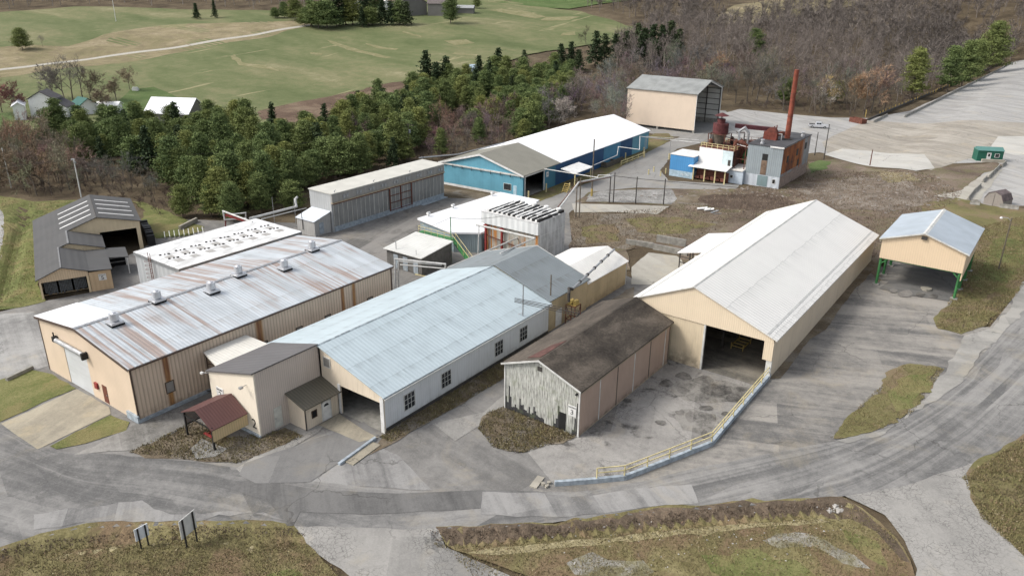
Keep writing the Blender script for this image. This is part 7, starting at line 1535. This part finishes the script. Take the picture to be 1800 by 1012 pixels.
# ---- grass tufts and weeds -----------------------------------------------------------
def tuft_mat():
    n = NT('tufts'); a = n.attr('tone')[2]
    c = n.ramp(a, (0, (.08, .065, .045)), (.3, (.15, .125, .07)), (.55, (.21, .19, .09)), (.8, (.24, .17, .11)), (1, (.42, .37, .24))); return n.out(c, .9, 0, .1)
M_tuft = tuft_mat()
n = NT('brown_tufts'); M_tuftb = n.out(n.ramp(n.attr('tone')[2], (0, (.08, .06, .045)), (.3, (.15, .115, .085)), (.55, (.22, .18, .14)), (.8, (.2, .13, .09)), (1, (.40, .36, .30))), .9, 0, .1)
def tufts(poly, n_, size, name, label, seed, bias=0., dens=None, h=1., mt=None):
    W = ats(*poly); cx_ = sum(p[0] for p in W)/len(W); cy_ = sum(p[1] for p in W)/len(W); W = [(cx_+(p[0]-cx_)*(1+.35/max(1, abs(p[0]-cx_))), cy_+(p[1]-cy_)*(1+.35/max(1, abs(p[1]-cy_)))) for p in W]; r = np.random.default_rng(seed); W_ = np.array(W); x0, y0 = W_.min(0); x1, y1 = W_.max(0); P = []
    xs = r.uniform(x0, x1, n_*3); ys = r.uniform(y0, y1, n_*3); ins = np.zeros(len(xs), bool); m = len(W)
    for i in range(m):
        a, b = W[i], W[i-1]; c = ((a[1] > ys) != (b[1] > ys)) & (xs < (b[0]-a[0])*(ys-a[1])/(b[1]-a[1]+1e-12)+a[0]); ins ^= c
    cl = np.sin(xs*1.7+np.sin(ys*1.3)*2)*np.sin(ys*1.9+xs*.4)+.6*np.sin(xs*.5+1)*np.sin(ys*.6)
    ins &= r.random(len(xs)) < (.55+.35*cl)
    xs = xs[ins][:n_]; ys = ys[ins][:n_]; cl = cl[ins][:n_]; k = len(xs)
    Z = g(xs, ys)+.06; A = np.stack([xs, ys, Z], 1); d = r.normal(size=(k, 3))*.5; d[:, 2] = np.abs(d[:, 2])+.5; d *= (size*r.uniform(.4, 1.2, k)*h)[:, None]
    u = np.cross(d, r.normal(size=(k, 3))); u /= np.linalg.norm(u, axis=1)[:, None]; u *= (size*.22*r.uniform(.5, 1.4, k))[:, None]
    V = np.stack([A-u, A+u, A+d], 1).reshape(-1, 3); t = np.clip(.42+.18*cl+bias+r.normal(size=k)*.2, 0, 1)
    tag(link_mesh(name, np_mesh(name, V, np.arange(3*k).reshape(k, 3), mt or M_tuft, {'tone': t})), label, 'grass', None, 'stuff')
tufts([(770, 955), (900, 948), (1100, 925), (1400, 905), (1490, 890), (1560, 940), (1605, 1050), (880, 1050), (800, 970)], 42000, .15, 'grass_tufts', 'dry grass tufts on the verge along the bottom of the road', 31)
tufts([(-40, 1060), (0, 990), (160, 955), (420, 945), (520, 955), (600, 1020), (620, 1060)], 32000, .15, 'grass_tufts', 'dry grass tufts on the bank at the bottom left', 32, .05)
tufts([(766, 934), (900, 928), (1250, 895), (1475, 884), (1495, 890), (1400, 905), (1100, 926), (900, 948), (775, 952)], 26000, .19, 'ditch_weeds', 'dark brown weeds filling the ditch beside the road', 33, -.2, mt=M_tuftb)
tufts([(-40, 985), (60, 952), (300, 928), (500, 930), (530, 945), (430, 948), (160, 955), (0, 992)], 18000, .18, 'ditch_weeds', 'dark brown weeds along the road edge at the bottom left', 34, -.1, mt=M_tuftb)
tufts([(1700, 840), (1800, 778), (1900, 720), (1900, 1050), (1790, 965), (1735, 912)], 26000, .2, 'grass_tufts', 'brown and green tufts on the right hand bank', 35, .0)
tufts([(1468, 770), (1530, 702), (1590, 645), (1652, 650), (1600, 720), (1550, 750)], 12000, .16, 'grass_tufts', 'short tufts on the grass island between yard and road', 36)
tufts([(1650, 575), (1700, 480), (1730, 400), (1800, 380), (1850, 400), (1800, 495), (1735, 570), (1690, 585)], 26000, .22, 'grass_tufts', 'rough grass tufts right of the raised canopy', 37)
tufts([(848, 752), (858, 730), (892, 716), (1008, 768), (912, 793), (868, 783)], 9000, .2, 'weeds', 'brown weeds in front of the weathered shed', 38, -.1)
tufts([(235, 795), (345, 742), (400, 772), (500, 755), (525, 768), (420, 810), (330, 806)], 9000, .2, 'weeds', 'brown weeds round the maroon porch', 39, -.1)
tufts([(675, 768), (850, 660), (965, 590), (990, 588), (880, 666), (770, 730), (690, 775)], 12000, .2, 'weeds', 'dry weeds along the white side wall', 40, -.05)
tufts([(1010, 440), (1010, 378), (1180, 365), (1300, 335), (1430, 300), (1560, 300), (1640, 310), (1690, 340), (1640, 380), (1560, 400), (1530, 460), (1430, 350), (1290, 395), (1200, 430), (1105, 438)], 34000, .28, 'weeds', 'brown weeds and rubble growth over the dirt field', 41, -.02, mt=M_tuftb)
tufts([(0, 350), (60, 358), (240, 352), (150, 400), (62, 500), (75, 530), (0, 540)], 16000, .2, 'grass_tufts', 'green and dry grass round the stepped shed', 42, .1)

def rubble(poly, n_, lo, hi, label, seed, col=(.36, .34, .31)):
    W = ats(*poly); r = random.Random(seed); m = MB(); x0 = min(p[0] for p in W); x1 = max(p[0] for p in W); y0 = min(p[1] for p in W); y1 = max(p[1] for p in W); k = 0
    while k < n_:
        X = r.uniform(x0, x1); Y = r.uniform(y0, y1)
        if not inpoly(X, Y, W): continue
        k += 1; z = gf(X, Y)+.05; s_ = lo+(hi-lo)*r.random()**3; a = r.uniform(0, 6.28); h_ = s_*r.uniform(.25, .6)
        p = [(X+s_*math.cos(a+b_)*r.uniform(.6, 1), Y+s_*math.sin(a+b_)*r.uniform(.6, 1), z+h_*r.uniform(.4, 1)) for b_ in (0, 1.5, 3.1, 4.7)]; b4 = [(q[0]*1.0+(q[0]-X)*.3, q[1]+(q[1]-Y)*.3, z-.08) for q in p]
        m.add(p+b4, [(0, 1, 2, 3), (0, 4, 5, 1), (1, 5, 6, 2), (2, 6, 7, 3), (3, 7, 4, 0)])
    tag(m.build('rubble', plain('rubble_stone', col, .9, var=.5, scale=1)), label, 'rubble', None, 'stuff')
rubble([(1385, 330), (1500, 310), (1640, 305), (1700, 350), (1560, 380), (1420, 350), (1250, 340), (1180, 350), (1100, 345), (1250, 330)], 1000, .08, .45, 'pale rubble and litter scattered over the dirt field', 51, (.3, .27, .235))
rubble([(1030, 345), (1180, 335), (1186, 358), (1040, 354)], 500, .06, .3, 'pale stones over the gravel strip behind the rack posts', 52, (.42, .41, .39))
rubble([(850, 740), (892, 714), (1010, 768), (912, 793)], 60, .03, .14, 'small stones in the weeds by the weathered shed', 53)
rubble([(960, 925), (1440, 890), (1490, 900), (1470, 1000), (1000, 1005)], 260, .03, .12, 'pale pebbles and litter on the roadside verge', 54, (.5, .48, .45))
rubble([(1440, 895), (1470, 886), (1490, 893), (1470, 903)], 40, .08, .3, 'pale broken stones at the end of the ditch', 55, (.45, .43, .4))
